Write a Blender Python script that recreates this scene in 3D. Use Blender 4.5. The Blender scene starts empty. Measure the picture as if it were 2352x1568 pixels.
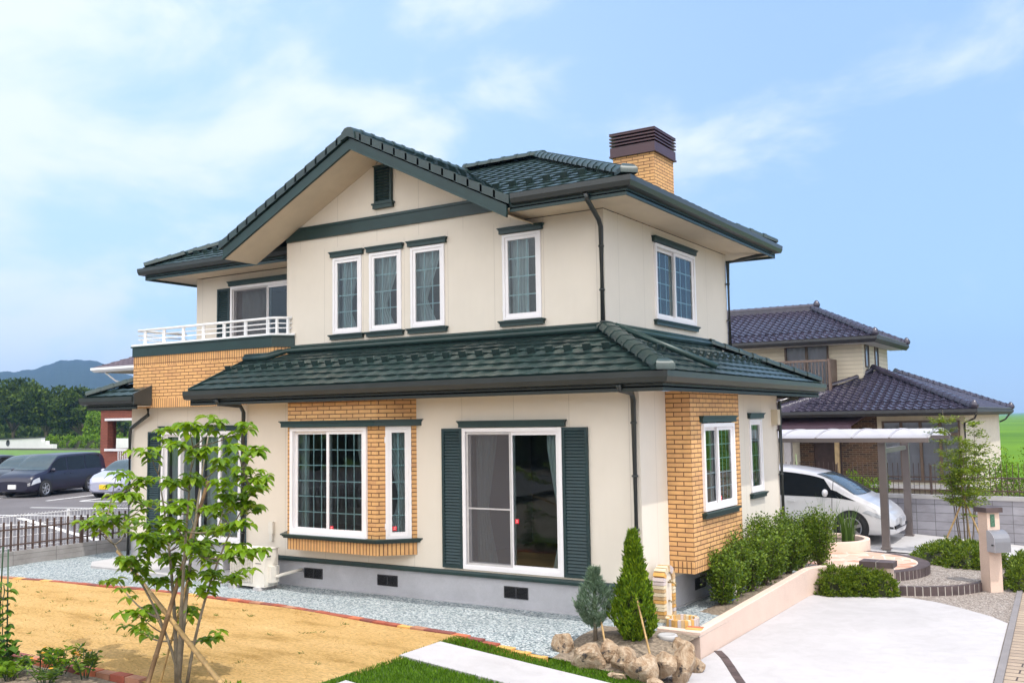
import bpy, math, random
import numpy as np
from mathutils import Vector, Matrix
R_ = math.radians
scene = bpy.context.scene

EXPOSURE = 0.9
SUN_STRENGTH = 2.0
SKY_STRENGTH = 0.115
SKY_TINT = (0.85, 1.0, 1.14, 1)
VEIL = (2.35, 3.42, 5.1, 1)
VEIL_WEST = (3.3, 4.5, 5.7, 1)
CLOUD = (4.9, 5.25, 5.6, 1)
SKY_FILL = (13.4, 13.0, 12.6, 1)
HAZE = 0.00030
# ------------------------------------------------------------------ camera
CAM = (5.4753, -11.7761, 2.6503); YAW, PITCH, ROLL = 0.56454, 0.081676, -0.015679
FOCAL = 2221.77 / 2352.0 * 36.0
def cam_axes():
    f = Vector((-math.sin(YAW)*math.cos(PITCH), math.cos(YAW)*math.cos(PITCH), math.sin(PITCH)))
    r0 = Vector((math.cos(YAW), math.sin(YAW), 0)); u0 = r0.cross(f)
    r = r0*math.cos(ROLL) + u0*math.sin(ROLL); u = -r0*math.sin(ROLL) + u0*math.cos(ROLL)
    return r, u, f
_r, _u, _f = cam_axes()
cd = bpy.data.cameras.new("camera"); cam = bpy.data.objects.new("camera", cd)
scene.collection.objects.link(cam)
cam.matrix_world = Matrix(((_r.x, _u.x, -_f.x, CAM[0]), (_r.y, _u.y, -_f.y, CAM[1]), (_r.z, _u.z, -_f.z, CAM[2]), (0, 0, 0, 1)))
cd.sensor_width = 36.0; cd.lens = FOCAL; cd.clip_end = 30000; cd.clip_start = 0.1
scene.camera = cam
scene.render.engine = 'CYCLES'
scene.cycles.use_denoising = True
scene.cycles.max_bounces = 8; scene.cycles.transparent_max_bounces = 16
scene.cycles.use_adaptive_sampling = True
scene.view_settings.view_transform = 'Standard'; scene.view_settings.look = 'None'
scene.view_settings.exposure = EXPOSURE; scene.view_settings.gamma = 1

# ------------------------------------------------------------------ light
SUN_DIR = Vector((0.42, -0.125, 0.95)).normalized()
sl = bpy.data.lights.new("sun", 'SUN'); sl.energy = SUN_STRENGTH; sl.angle = R_(0.6); sl.color = (1.0, 0.95, 0.88)
so = bpy.data.objects.new("sun", sl); scene.collection.objects.link(so)
so.rotation_euler = SUN_DIR.to_track_quat('Z', 'Y').to_euler(); so.location = (10, -10, 30)
world = bpy.data.worlds.new("World"); scene.world = world; world.use_nodes = True
def build_world():
    nt = world.node_tree; N = nt.nodes; L = nt.links; N.clear()
    out = N.new('ShaderNodeOutputWorld'); bg = N.new('ShaderNodeBackground'); bg.inputs['Strength'].default_value = SKY_STRENGTH
    sky = N.new('ShaderNodeTexSky'); sky.sky_type = 'NISHITA'; sky.sun_disc = False
    sky.sun_elevation = math.asin(SUN_DIR.z); sky.sun_rotation = math.atan2(SUN_DIR.x, SUN_DIR.y)
    sky.altitude = 0; sky.air_density = 1.0; sky.dust_density = 0.6; sky.ozone_density = 2.5
    tc = N.new('ShaderNodeTexCoord')
    def math_(op, a, b=None):
        n = N.new('ShaderNodeMath'); n.operation = op
        for i, v in enumerate((a, b)):
            if v is None: continue
            if isinstance(v, (int, float)): n.inputs[i].default_value = v
            else: L.new(v, n.inputs[i])
        return n.outputs[0]
    def ramp(v, a, b, inter='EASE'):
        n = N.new('ShaderNodeValToRGB'); n.color_ramp.interpolation = inter
        n.color_ramp.elements[0].position = a; n.color_ramp.elements[1].position = b
        L.new(v, n.inputs[0]); return n.outputs[0]
    mp = N.new('ShaderNodeMapping'); mp.inputs['Scale'].default_value = (1, 1, 1.9); L.new(tc.outputs['Generated'], mp.inputs[0]); cmb = mp
    n1 = N.new('ShaderNodeTexNoise'); n1.inputs['Scale'].default_value = 4.2; n1.inputs['Detail'].default_value = 10; n1.inputs['Roughness'].default_value = 0.56
    n1.inputs['Distortion'].default_value = 0.35
    L.new(cmb.outputs[0], n1.inputs['Vector'])
    n2 = N.new('ShaderNodeTexNoise'); n2.inputs['Scale'].default_value = 1.7; n2.inputs['Detail'].default_value = 5
    L.new(cmb.outputs[0], n2.inputs['Vector'])
    # more cloud towards the west (-x), clear towards the north-east
    dot = N.new('ShaderNodeVectorMath'); dot.operation = 'DOT_PRODUCT'; L.new(tc.outputs['Generated'], dot.inputs[0])
    dot.inputs[1].default_value = (-0.985, 0.17, 0.0)
    bias = math_('MULTIPLY', math_('SUBTRACT', dot.outputs['Value'], 0.60), 0.36)
    cov = math_('ADD', math_('ADD', n1.outputs[0], math_('MULTIPLY', math_('SUBTRACT', n2.outputs[0], 0.5), 0.5)), bias)
    clouds = math_('MULTIPLY', ramp(cov, 0.47, 0.72), 0.88)
    # thin veil everywhere, thicker towards the west
    veil = math_('ADD', math_('MULTIPLY', ramp(dot.outputs['Value'], 0.0, 1.0), 0.15), 0.70)
    skyv = N.new('ShaderNodeMix'); skyv.data_type = 'RGBA'; L.new(veil, skyv.inputs[0])
    gain = N.new('ShaderNodeMix'); gain.data_type = 'RGBA'; gain.blend_type = 'MULTIPLY'; gain.inputs[0].default_value = 1
    L.new(sky.outputs[0], gain.inputs[6]); gain.inputs[7].default_value = SKY_TINT
    L.new(gain.outputs[2], skyv.inputs[6]); vw = N.new('ShaderNodeMix'); vw.data_type = 'RGBA'; L.new(ramp(dot.outputs['Value'], 0.35, 1.0), vw.inputs[0]); vw.inputs[6].default_value = VEIL; vw.inputs[7].default_value = VEIL_WEST
    L.new(vw.outputs[2], skyv.inputs[7])
    mx = N.new('ShaderNodeMix'); mx.data_type = 'RGBA'; L.new(clouds, mx.inputs[0])
    L.new(skyv.outputs[2], mx.inputs[6]); mx.inputs[7].default_value = CLOUD
    # unseen bright cloud added behind the camera as fill light on the walls
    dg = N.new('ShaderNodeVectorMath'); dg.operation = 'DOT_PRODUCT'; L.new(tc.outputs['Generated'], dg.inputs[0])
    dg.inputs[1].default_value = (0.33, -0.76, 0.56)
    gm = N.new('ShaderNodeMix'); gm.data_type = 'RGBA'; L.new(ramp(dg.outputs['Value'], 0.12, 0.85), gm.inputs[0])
    L.new(mx.outputs[2], gm.inputs[6]); gm.inputs[7].default_value = SKY_FILL
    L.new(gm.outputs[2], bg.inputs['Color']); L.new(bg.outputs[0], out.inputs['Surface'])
build_world()

# ------------------------------------------------------------------ object helpers
COL = scene.collection
def setp(o, label=None, cat=None, group=None, kind=None):
    if label: o['label'] = label
    if cat: o['category'] = cat
    if group: o['group'] = group
    if kind: o['kind'] = kind
    return o
def thing(name, label, cat, loc=(0, 0, 0), rz=0.0, group=None):
    o = bpy.data.objects.new(name, None); COL.objects.link(o); o.location = loc; o.rotation_euler = (0, 0, rz)
    o.empty_display_size = 0.2
    return setp(o, label, cat, group)
def dup(root, loc, rz=0.0, label=None, group=None, scale=None):
    r = root.copy(); COL.objects.link(r); r.location = loc; r.rotation_euler = (0, 0, rz)
    if scale: r.scale = (scale,)*3
    if label: r['label'] = label
    if group: r['group'] = group
    for ch in list(root.children):
        c = ch.copy(); COL.objects.link(c); c.parent = r
        for g in list(ch.children):
            d = g.copy(); COL.objects.link(d); d.parent = c
    return r
class MB:
    def __init__(s): s.V = []; s.F = []; s.M = []; s.m = 0; s.S = []; s.sm = False
    def vs(s, pts):
        i = len(s.V); s.V.extend([tuple(float(c) for c in p) for p in pts]); return list(range(i, i+len(pts)))
    def f(s, idx): s.F.append(tuple(idx)); s.M.append(s.m); s.S.append(s.sm)
    def poly(s, *pts): s.f(s.vs(pts))
    def box(s, x0, y0, z0, x1, y1, z1):
        x0, x1 = min(x0, x1), max(x0, x1); y0, y1 = min(y0, y1), max(y0, y1); z0, z1 = min(z0, z1), max(z0, z1)
        a = s.vs([(x0,y0,z0),(x1,y0,z0),(x1,y1,z0),(x0,y1,z0),(x0,y0,z1),(x1,y0,z1),(x1,y1,z1),(x0,y1,z1)])
        for q in ((0,3,2,1),(4,5,6,7),(0,1,5,4),(1,2,6,5),(2,3,7,6),(3,0,4,7)): s.f([a[i] for i in q])
    def obox(s, c, ux, uy, uz, bev=0.0):   # centre and half-extent vectors
        c, ux, uy, uz = Vector(c), Vector(ux), Vector(uy), Vector(uz)
        a = s.vs([c+ux*i+uy*j+uz*k for k in (-1,1) for i, j in ((-1,-1),(1,-1),(1,1),(-1,1))])
        for q in ((0,3,2,1),(4,5,6,7),(0,1,5,4),(1,2,6,5),(2,3,7,6),(3,0,4,7)): s.f([a[i] for i in q])
    def ext(s, pts, vec):
        n = len(pts); v = Vector(vec); a = s.vs(pts); b = s.vs([Vector(p)+v for p in pts])
        s.f(a[::-1]); s.f(b)
        for i in range(n): s.f((a[i], a[(i+1) % n], b[(i+1) % n], b[i]))
    def prism(s, poly, z0, z1): s.ext([(p[0], p[1], z0) for p in poly], (0, 0, z1-z0))
    def tube(s, pts, r, n=6, caps=True, flat=1.0):
        pts = [Vector(p) for p in pts]; rs = r if hasattr(r, '__len__') else [r]*len(pts); rings = []
        up = Vector((0, 0, 1))
        for i, p in enumerate(pts):
            d = (pts[min(i+1, len(pts)-1)] - pts[max(i-1, 0)]).normalized()
            a = d.cross(up)
            if a.length < 1e-3: a = d.cross(Vector((1, 0, 0)))
            a.normalize(); b = a.cross(d)
            rings.append(s.vs([p + (a*math.cos(t)+b*math.sin(t)*flat)*rs[i] for t in [2*math.pi*k/n for k in range(n)]]))
        o = s.sm; s.sm = n > 5
        for i in range(len(rings)-1):
            for k in range(n): s.f((rings[i][k], rings[i][(k+1) % n], rings[i+1][(k+1) % n], rings[i+1][k]))
        s.sm = o
        if caps: s.f(rings[0][::-1]); s.f(rings[-1])
    def lathe(s, prof, c=(0, 0, 0), n=16, axis='z', cap=True):
        rings = []
        for r, h in prof:
            pts = []
            for k in range(n):
                t = 2*math.pi*k/n; u, w = r*math.cos(t), r*math.sin(t)
                pts.append((c[0]+u, c[1]+w, c[2]+h) if axis == 'z' else ((c[0]+u, c[1]+h, c[2]+w) if axis == 'y' else (c[0]+h, c[1]+u, c[2]+w)))
            rings.append(s.vs(pts))
        o = s.sm; s.sm = True
        for i in range(len(rings)-1):
            for k in range(n): s.f((rings[i][k], rings[i][(k+1) % n], rings[i+1][(k+1) % n], rings[i+1][k]))
        s.sm = o
        if cap: s.f(rings[0][::-1]); s.f(rings[-1])
    def sweep(s, path, prof, closed=False):   # horizontal path, profile = (outward, up)
        n = len(path); P = [Vector(p) for p in path]; rings = []
        for i in range(n):
            def nrm(a, b):
                d = (b-a); d.z = 0; d.normalize(); return Vector((d.y, -d.x, 0))
            n1 = nrm(P[i-1], P[i]) if (i > 0 or closed) else None
            n2 = nrm(P[i], P[(i+1) % n]) if (i < n-1 or closed) else None
            if n1 is None: n1 = n2
            if n2 is None: n2 = n1
            o = (n1+n2)/(1+n1.dot(n2))
            rings.append(s.vs([P[i]+o*a+Vector((0, 0, b)) for a, b in prof]))
        m = len(prof)
        for i in range(n if closed else n-1):
            A, B = rings[i], rings[(i+1) % n]
            for k in range(m): s.f((A[k], B[k], B[(k+1) % m], A[(k+1) % m]))
        if not closed: s.f(rings[0]); s.f(rings[-1][::-1])
    def grid(s, rows, smooth=True, wrap=False):
        ids = [s.vs(r) for r in rows]; o = s.sm; s.sm = smooth
        for i in range(len(ids)-1):
            m = len(ids[i])
            for k in range(m if wrap else m-1): s.f((ids[i][k], ids[i][(k+1) % m], ids[i+1][(k+1) % m], ids[i+1][k]))
        s.sm = o; return ids
    def mesh(s, name, mats):
        me = bpy.data.meshes.new(name); me.from_pydata(s.V, [], s.F)
        for m in mats: me.materials.append(m)
        if len(mats) > 1: me.polygons.foreach_set('material_index', s.M)
        if any(s.S): me.polygons.foreach_set('use_smooth', s.S)
        nf = len(me.polygons); nl = len(me.loops); nv = len(me.vertices)
        if nf:
            nr = np.empty(nf*3, np.float32); me.polygons.foreach_get('normal', nr); nr = nr.reshape(-1, 3)
            co = np.empty(nv*3, np.float32); me.vertices.foreach_get('co', co); co = co.reshape(-1, 3)
            li = np.empty(nl, np.int32); me.loops.foreach_get('vertex_index', li)
            lt = np.empty(nf, np.int32); me.polygons.foreach_get('loop_total', lt)
            t = np.stack([-nr[:, 1], nr[:, 0], 0*nr[:, 0]], 1); ln = np.linalg.norm(t, axis=1); flat = ln < 0.05
            t[flat] = (1, 0, 0); t /= np.linalg.norm(t, axis=1)[:, None]
            b = np.cross(nr, t); b[flat] = (0, 1, 0)
            T = np.repeat(t, lt, 0); B = np.repeat(b, lt, 0); P = co[li]
            uv = np.stack([(P*T).sum(1), (P*B).sum(1)], 1).astype(np.float32)
            me.uv_layers.new(name='UVMap').data.foreach_set('uv', uv.ravel())
        return me
    def build(s, name, mats, parent=None, loc=(0, 0, 0), rz=0.0):
        if not isinstance(mats, (list, tuple)): mats = [mats]
        o = bpy.data.objects.new(name, s.mesh(name, mats)); COL.objects.link(o); o.location = loc; o.rotation_euler = (0, 0, rz)
        if parent is not None: o.parent = parent
        return o
def mesh_np(name, V, F, mats, parent=None, loc=(0, 0, 0), smooth=False):
    me = bpy.data.meshes.new(name); V = np.asarray(V, np.float32); F = np.asarray(F, np.int32); k = F.shape[1]
    me.vertices.add(len(V)); me.vertices.foreach_set('co', V.ravel())
    me.loops.add(F.size); me.loops.foreach_set('vertex_index', F.ravel())
    me.polygons.add(len(F)); me.polygons.foreach_set('loop_start', np.arange(0, F.size, k, dtype=np.int32))
    me.polygons.foreach_set('loop_total', np.full(len(F), k, np.int32))
    if smooth: me.polygons.foreach_set('use_smooth', np.ones(len(F), bool))
    me.update(calc_edges=True); me.validate()
    for m in (mats if isinstance(mats, (list, tuple)) else [mats]): me.materials.append(m)
    o = bpy.data.objects.new(name, me); COL.objects.link(o); o.location = loc
    if parent is not None: o.parent = parent
    return o

# ------------------------------------------------------------------ materials
class NT:
    def __init__(s, name):
        s.mat = bpy.data.materials.new(name); s.mat.use_nodes = True; s.nt = s.mat.node_tree; s.N = s.nt.nodes; s.L = s.nt.links
        s.bsdf = s.N['Principled BSDF']; s.out = s.N['Material Output']; s.tc = s.N.new('ShaderNodeTexCoord')
    def link(s, a, b): s.L.new(a, b)
    def val(s, sock, v):
        if isinstance(v, (int, float)): sock.default_value = v
        elif isinstance(v, (tuple, list)): sock.default_value = (*v, 1) if len(v) == 3 and sock.type == 'RGBA' else v
        else: s.L.new(v, sock)
    def math(s, op, a, b=0.0, c=0.0):
        n = s.N.new('ShaderNodeMath'); n.operation = op
        for i, v in enumerate((a, b, c)): s.val(n.inputs[i], v)
        return n.outputs[0]
    def noise(s, scale, detail=4, rough=0.55, vec=None, dist=0.0, stretch=None):
        n = s.N.new('ShaderNodeTexNoise'); n.inputs['Scale'].default_value = scale; n.inputs['Detail'].default_value = detail
        n.inputs['Roughness'].default_value = rough; n.inputs['Distortion'].default_value = dist
        v = vec or s.tc.outputs['Object']
        if stretch:
            mp = s.N.new('ShaderNodeMapping'); mp.inputs['Scale'].default_value = stretch; s.L.new(v, mp.inputs[0]); v = mp.outputs[0]
        s.L.new(v, n.inputs['Vector']); return n.outputs[0]
    def ramp(s, v, stops, inter='LINEAR'):
        n = s.N.new('ShaderNodeValToRGB'); e = n.color_ramp.elements; n.color_ramp.interpolation = inter
        while len(e) < len(stops): e.new(0.5)
        for el, (p, c) in zip(e, stops): el.position = p; el.color = (*c, 1) if len(c) == 3 else c
        s.L.new(v, n.inputs[0]); return n.outputs[0]
    def mix(s, fac, a, b, mode='MIX'):
        n = s.N.new('ShaderNodeMix'); n.data_type = 'RGBA'; n.blend_type = mode
        s.val(n.inputs[0], fac); s.val(n.inputs[6], a); s.val(n.inputs[7], b); return n.outputs[2]
    def bump(s, h, strength=0.3, dist=0.01):
        n = s.N.new('ShaderNodeBump'); n.inputs['Strength'].default_value = strength; n.inputs['Distance'].default_value = dist
        s.L.new(h, n.inputs['Height']); s.L.new(n.outputs[0], s.bsdf.inputs['Normal'])
    def set(s, color=None, rough=None, metal=None, **kw):
        if color is not None: s.val(s.bsdf.inputs['Base Color'], color)
        if rough is not None: s.val(s.bsdf.inputs['Roughness'], rough)
        if metal is not None: s.bsdf.inputs['Metallic'].default_value = metal
        for k, v in kw.items(): s.val(s.bsdf.inputs[k.replace('_', ' ')], v)
        return s.mat
def shade(c, k): return tuple(min(1, x*k) for x in c)
def plain(name, c, rough=0.6, var=0.12, scale=6.0, metal=0.0, bump=0.0, bscale=60, spec=0.5, coat=0.0):
    m = NT(name); nz = m.noise(scale, 5)
    col = m.ramp(nz, [(0.3, shade(c, 1-var)), (0.7, shade(c, 1+var))])
    m.set(col, rough, metal, Specular_IOR_Level=spec)
    if coat: m.set(Coat_Weight=coat, Coat_Roughness=0.05)
    if bump: m.bump(m.noise(bscale, 3), bump, 0.01)
    return m.mat
def brick_mat(name, c1, c2, mortar, bw, bh, mort=0.008, swap=False, offset=0.5, bias=-0.45, rough=0.75, bump=0.5):
    m = NT(name); uv = m.tc.outputs['UV']
    if swap:
        sp = m.N.new('ShaderNodeSeparateXYZ'); m.link(uv, sp.inputs[0]); cb = m.N.new('ShaderNodeCombineXYZ')
        m.link(sp.outputs[1], cb.inputs[0]); m.link(sp.outputs[0], cb.inputs[1]); uv = cb.outputs[0]
    b = m.N.new('ShaderNodeTexBrick'); m.link(uv, b.inputs['Vector']); b.offset = offset
    for k, v in (('Scale', 1), ('Mortar Size', mort), ('Mortar Smooth', 0.1), ('Bias', bias), ('Brick Width', bw), ('Row Height', bh)): b.inputs[k].default_value = v
    b.inputs['Color1'].default_value = (*c1, 1); b.inputs['Color2'].default_value = (*c2, 1); b.inputs['Mortar'].default_value = (*mortar, 1)
    nz = m.noise(9, 5); nz2 = m.noise(140, 2)
    col = m.mix(0.5, b.outputs['Color'], m.ramp(nz, [(0.3, (0.75,)*3), (0.7, (1.1,)*3)]), 'MULTIPLY')
    m.set(col, rough)
    h = m.math('ADD', m.math('MULTIPLY', b.outputs['Fac'], -1.0), m.math('MULTIPLY', nz2, 0.15)); m.bump(h, bump, 0.006)
    return m.mat
def siding_mat(name, c, off):
    m = NT(name); sp = m.N.new('ShaderNodeSeparateXYZ'); m.link(m.tc.outputs['UV'], sp.inputs[0])
    fr = m.math('FRACT', m.math('DIVIDE', m.math('SUBTRACT', sp.outputs[0], off), 0.91))
    seam = m.math('LESS_THAN', m.math('ABSOLUTE', m.math('SUBTRACT', fr, 0.5)), 0.4955)
    nz = m.noise(1.3, 6, 0.65); fine = m.noise(190, 3, 0.7); st = m.noise(3.0, 4, 0.6, stretch=(6, 6, 0.5))
    col = m.ramp(nz, [(0.25, shade(c, 0.95)), (0.75, shade(c, 1.03))])
    col = m.mix(0.12, col, m.ramp(st, [(0.35, (0.93, 0.92, 0.90)), (0.6, (1, 1, 1))]), 'MULTIPLY')
    col = m.mix(seam, shade(c, 0.76), col)
    m.set(col, 0.82, Specular_IOR_Level=0.25); m.bump(m.math('ADD', fine, m.math('MULTIPLY', seam, 0.8)), 0.35, 0.004)
    return m.mat
def leaf_mat(name, c1, c2, c3, trans=0.35, rough=0.5, spec=0.35, nscale=7.0):
    m = NT(name); g = m.N.new('ShaderNodeNewGeometry')
    col = m.ramp(g.outputs['Random Per Island'], [(0.0, c1), (0.55, c2), (1.0, c3)])
    col = m.mix(0.5, col, m.ramp(m.noise(nscale, 3), [(0.32, (0.62, 0.66, 0.66)), (0.68, (1.22, 1.16, 1.0))]), 'MULTIPLY')
    m.set(col, rough, Specular_IOR_Level=spec)
    t = m.N.new('ShaderNodeBsdfTranslucent'); m.link(m.mix(1.0, col, (1.25, 1.2, 0.55), 'MULTIPLY'), t.inputs['Color'])
    mx = m.N.new('ShaderNodeMixShader'); mx.inputs[0].default_value = trans
    m.link(m.bsdf.outputs[0], mx.inputs[1]); m.link(t.outputs[0], mx.inputs[2]); m.link(mx.outputs[0], m.out.inputs['Surface'])
    return m.mat
def glass_mat(name, tint, refl=1.0, trans=True):
    m = NT(name); fr = m.N.new('ShaderNodeFresnel'); fr.inputs['IOR'].default_value = 1.65
    gl = m.N.new('ShaderNodeBsdfGlossy'); gl.inputs['Roughness'].default_value = 0.0; gl.inputs['Color'].default_value = (0.86, 0.93, 0.95, 1)
    nz = m.noise(1.1, 2); bp = m.N.new('ShaderNodeBump'); bp.inputs['Strength'].default_value = 0.05; bp.inputs['Distance'].default_value = 0.05
    m.link(nz, bp.inputs['Height']); m.link(bp.outputs[0], gl.inputs['Normal'])
    tr = m.N.new('ShaderNodeBsdfTransparent'); tr.inputs['Color'].default_value = (*tint, 1)
    mx = m.N.new('ShaderNodeMixShader'); m.link(m.math('MULTIPLY', fr.outputs[0], refl), mx.inputs[0])
    m.link(tr.outputs[0], mx.inputs[1]); m.link(gl.outputs[0], mx.inputs[2]); m.link(mx.outputs[0], m.out.inputs['Surface'])
    return m.mat
def veil_mat(name, c, alpha, trans=0.5):
    m = NT(name); m.set(c, 0.9, Specular_IOR_Level=0.1)
    t = m.N.new('ShaderNodeBsdfTranslucent'); t.inputs['Color'].default_value = (*c, 1)
    a = m.N.new('ShaderNodeMixShader'); a.inputs[0].default_value = trans; m.link(m.bsdf.outputs[0], a.inputs[1]); m.link(t.outputs[0], a.inputs[2])
    tr = m.N.new('ShaderNodeBsdfTransparent'); b = m.N.new('ShaderNodeMixShader'); b.inputs[0].default_value = alpha
    m.link(tr.outputs[0], b.inputs[1]); m.link(a.outputs[0], b.inputs[2]); m.link(b.outputs[0], m.out.inputs['Surface'])
    return m.mat
def tile_mat(name, c, rough, var=0.25):
    m = NT(name); g = m.N.new('ShaderNodeNewGeometry'); nz = m.noise(5, 5, 0.6); n2 = m.noise(70, 3)
    col = m.ramp(nz, [(0.25, shade(c, 1-var)), (0.75, shade(c, 1+var))])
    col = m.mix(0.45, col, m.ramp(m.noise(0.8, 7, 0.75), [(0.38, (0.72, 0.74, 0.74)), (0.66, (1.35, 1.28, 1.15))]), 'MULTIPLY')
    col = m.mix(0.5, col, m.ramp(m.noise(3.6, 2, 0.5), [(0.35, (0.8, 0.8, 0.8)), (0.65, (1.2, 1.2, 1.2))]), 'MULTIPLY')
    m.set(col, m.ramp(n2, [(0.3, (rough*0.8,)*3), (0.7, (rough*1.3,)*3)]), Specular_IOR_Level=0.6); m.bump(n2, 0.03, 0.004)
    return m.mat
def gravel_mat(name, stops, scale, bump=1.0, rough=0.85):
    m = NT(name)
    v = m.N.new('ShaderNodeTexVoronoi'); v.inputs['Scale'].default_value = scale; m.link(m.tc.outputs['Object'], v.inputs['Vector'])
    v2 = m.N.new('ShaderNodeTexVoronoi'); v2.inputs['Scale'].default_value = scale*2.3; m.link(m.tc.outputs['Object'], v2.inputs['Vector'])
    sp = m.N.new('ShaderNodeSeparateColor'); m.link(v.outputs['Color'], sp.inputs[0])
    col = m.ramp(sp.outputs[0], stops)
    col = m.mix(0.6, col, m.ramp(v.outputs['Distance'], [(0.25, (1, 1, 1)), (0.75, (0.30, 0.32, 0.34))]), 'MULTIPLY')
    col = m.mix(0.4, col, m.ramp(m.noise(1.2, 5), [(0.3, (0.82, 0.82, 0.82)), (0.7, (1.1, 1.1, 1.1))]), 'MULTIPLY')
    m.set(col, rough, Specular_IOR_Level=0.3)
    m.bump(m.math('SUBTRACT', m.math('MULTIPLY', v2.outputs['Distance'], -0.3), v.outputs['Distance']), bump, 1.0/scale)
    return m.mat
def stucco_mat(name, c):
    m = NT(name); n = m.noise(22, 5, 0.65, dist=1.5); col = m.ramp(m.noise(1.6, 6, 0.7), [(0.3, shade(c, 0.9)), (0.7, shade(c, 1.05))])
    m.set(col, 0.9, Specular_IOR_Level=0.2); m.bump(n, 0.5, 0.015); return m.mat
def concrete_mat(name, c, stain=0.12, scale=0.9):
    m = NT(name); a = m.noise(scale, 7, 0.68); b = m.noise(40, 4, 0.7); d = m.noise(3.1, 5, 0.6, dist=1.2)
    col = m.ramp(a, [(0.25, shade(c, 1-stain)), (0.7, shade(c, 1+stain*0.4))])
    col = m.mix(0.55, col, m.ramp(d, [(0.3, (0.84, 0.83, 0.82)), (0.6, (1, 1, 1))]), 'MULTIPLY')
    col = m.mix(0.25, col, m.ramp(b, [(0.3, (0.8,)*3), (0.7, (1.1,)*3)]), 'MULTIPLY')
    m.set(col, 0.85, Specular_IOR_Level=0.25); m.bump(b, 0.15, 0.004); return m.mat

WALLC = (0.70, 0.643, 0.562)
M = {}
M['siding'] = siding_mat('cream_siding', WALLC, -2.886)
M['siding_side'] = siding_mat('cream_siding_side', WALLC, 0.5)
M['soffit'] = plain('beige_soffit', (0.62, 0.53, 0.41), 0.8, 0.05, 3)
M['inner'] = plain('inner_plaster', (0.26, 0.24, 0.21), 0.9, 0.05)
M['floorwood'] = plain('wood_floor', (0.22, 0.13, 0.07), 0.5, 0.2)
M['brick'] = brick_mat('tan_brick', (0.68, 0.385, 0.155), (0.40, 0.19, 0.10), (0.15, 0.07, 0.03), 0.245, 0.0636, mort=0.0075, bias=-0.62)
M['soldier'] = brick_mat('tan_soldier_brick', (0.68, 0.385, 0.155), (0.46, 0.22, 0.11), (0.15, 0.07, 0.03), 0.30, 0.0636, swap=True, offset=0.0, bias=-0.6)
M['trim'] = plain('dark_green_trim', (0.010, 0.033, 0.031), 0.42, 0.15, 4)
M['shutter'] = plain('blue_green_shutter', (0.009, 0.031, 0.035), 0.45, 0.15, 4)
M['gutter'] = plain('dark_grey_gutter', (0.030, 0.035, 0.035), 0.33, 0.12, 3)
M['tile'] = tile_mat('green_roof_tile', (0.014, 0.031, 0.030), 0.32)
M['white'] = plain('white_sash', (0.80, 0.78, 0.80), 0.45, 0.03, 3)
M['muntin'] = plain('pale_muntin', (0.62, 0.76, 0.78), 0.5, 0.03)
M['glass'] = glass_mat('window_glass', (0.64, 0.75, 0.77))
M['screen'] = veil_mat('insect_screen', (0.16, 0.15, 0.16), 0.55, 0.2)
M['curtain'] = veil_mat('sheer_curtain', (0.85, 0.87, 0.87), 0.93, 0.35)
M['red'] = plain('red_sticker', (0.75, 0.02, 0.04), 0.5, 0.02); M['pink_mark'] = plain('pale_mark', (0.85, 0.45, 0.45), 0.5, 0.02)
M['foundation'] = concrete_mat('foundation_concrete', (0.44, 0.44, 0.47), 0.14, 1.4)
M['concrete'] = concrete_mat('white_concrete', (0.44, 0.425, 0.437), 0.13, 0.45)
M['slab'] = concrete_mat('grey_concrete', (0.44, 0.43, 0.435), 0.10, 0.8)
M['dark'] = plain('dark_vent', (0.035, 0.036, 0.04), 0.6, 0.2)
M['capmetal'] = plain('plum_metal', (0.055, 0.022, 0.030), 0.4, 0.15, 3)
M['gravel'] = gravel_mat('pale_gravel', [(0.0, (0.16, 0.20, 0.225)), (0.3, (0.33, 0.395, 0.415)), (0.65, (0.50, 0.555, 0.575)), (1.0, (0.70, 0.73, 0.74))], 42)
M['aggregate'] = gravel_mat('exposed_aggregate', [(0.0, (0.16, 0.12, 0.10)), (0.4, (0.30, 0.25, 0.22)), (0.8, (0.42, 0.37, 0.33)), (1.0, (0.60, 0.55, 0.5))], 55, 0.5)
M['stucco'] = stucco_mat('pink_stucco', (0.64, 0.49, 0.41))
M['darkbrick'] = plain('dark_brown_brick', (0.075, 0.052, 0.052), 0.55, 0.35, 5, bump=0.2)
M['mortar'] = plain('pale_mortar', (0.42, 0.39, 0.36), 0.9, 0.1)
M['soil'] = plain('garden_soil', (0.19, 0.15, 0.11), 0.95, 0.55, 26, bump=1.0, bscale=60)
M['asphalt'] = plain('lot_asphalt', (0.115, 0.105, 0.11), 0.9, 0.18, 0.6, bump=0.3, bscale=90)
M['paint'] = plain('road_paint', (0.68, 0.67, 0.66), 0.8, 0.1, 2)
M['aluminium'] = plain('bronze_aluminium', (0.17, 0.145, 0.14), 0.4, 0.08, 3, metal=0.3)
M['block'] = None
M['bamboo'] = plain('bamboo', (0.42, 0.27, 0.11), 0.5, 0.3, 9)
M['bamboo_dark'] = plain('weathered_bamboo', (0.20, 0.115, 0.05), 0.6, 0.3, 9)
M['stake'] = plain('green_stake', (0.02, 0.06, 0.025), 0.4, 0.1)
M['bark'] = plain('bark', (0.13, 0.10, 0.07), 0.85, 0.3, 14, bump=0.4, bscale=50)
M['railing'] = plain('white_railing', (0.80, 0.80, 0.81), 0.35, 0.02)
M['tyre'] = plain('tyre_rubber', (0.018, 0.018, 0.019), 0.75, 0.15)
M['rim'] = plain('alloy_rim', (0.46, 0.46, 0.48), 0.3, 0.06, metal=0.8)
M['carglass'] = plain('car_glass', (0.008, 0.010, 0.012), 0.08, 0.1, spec=0.28)
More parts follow.
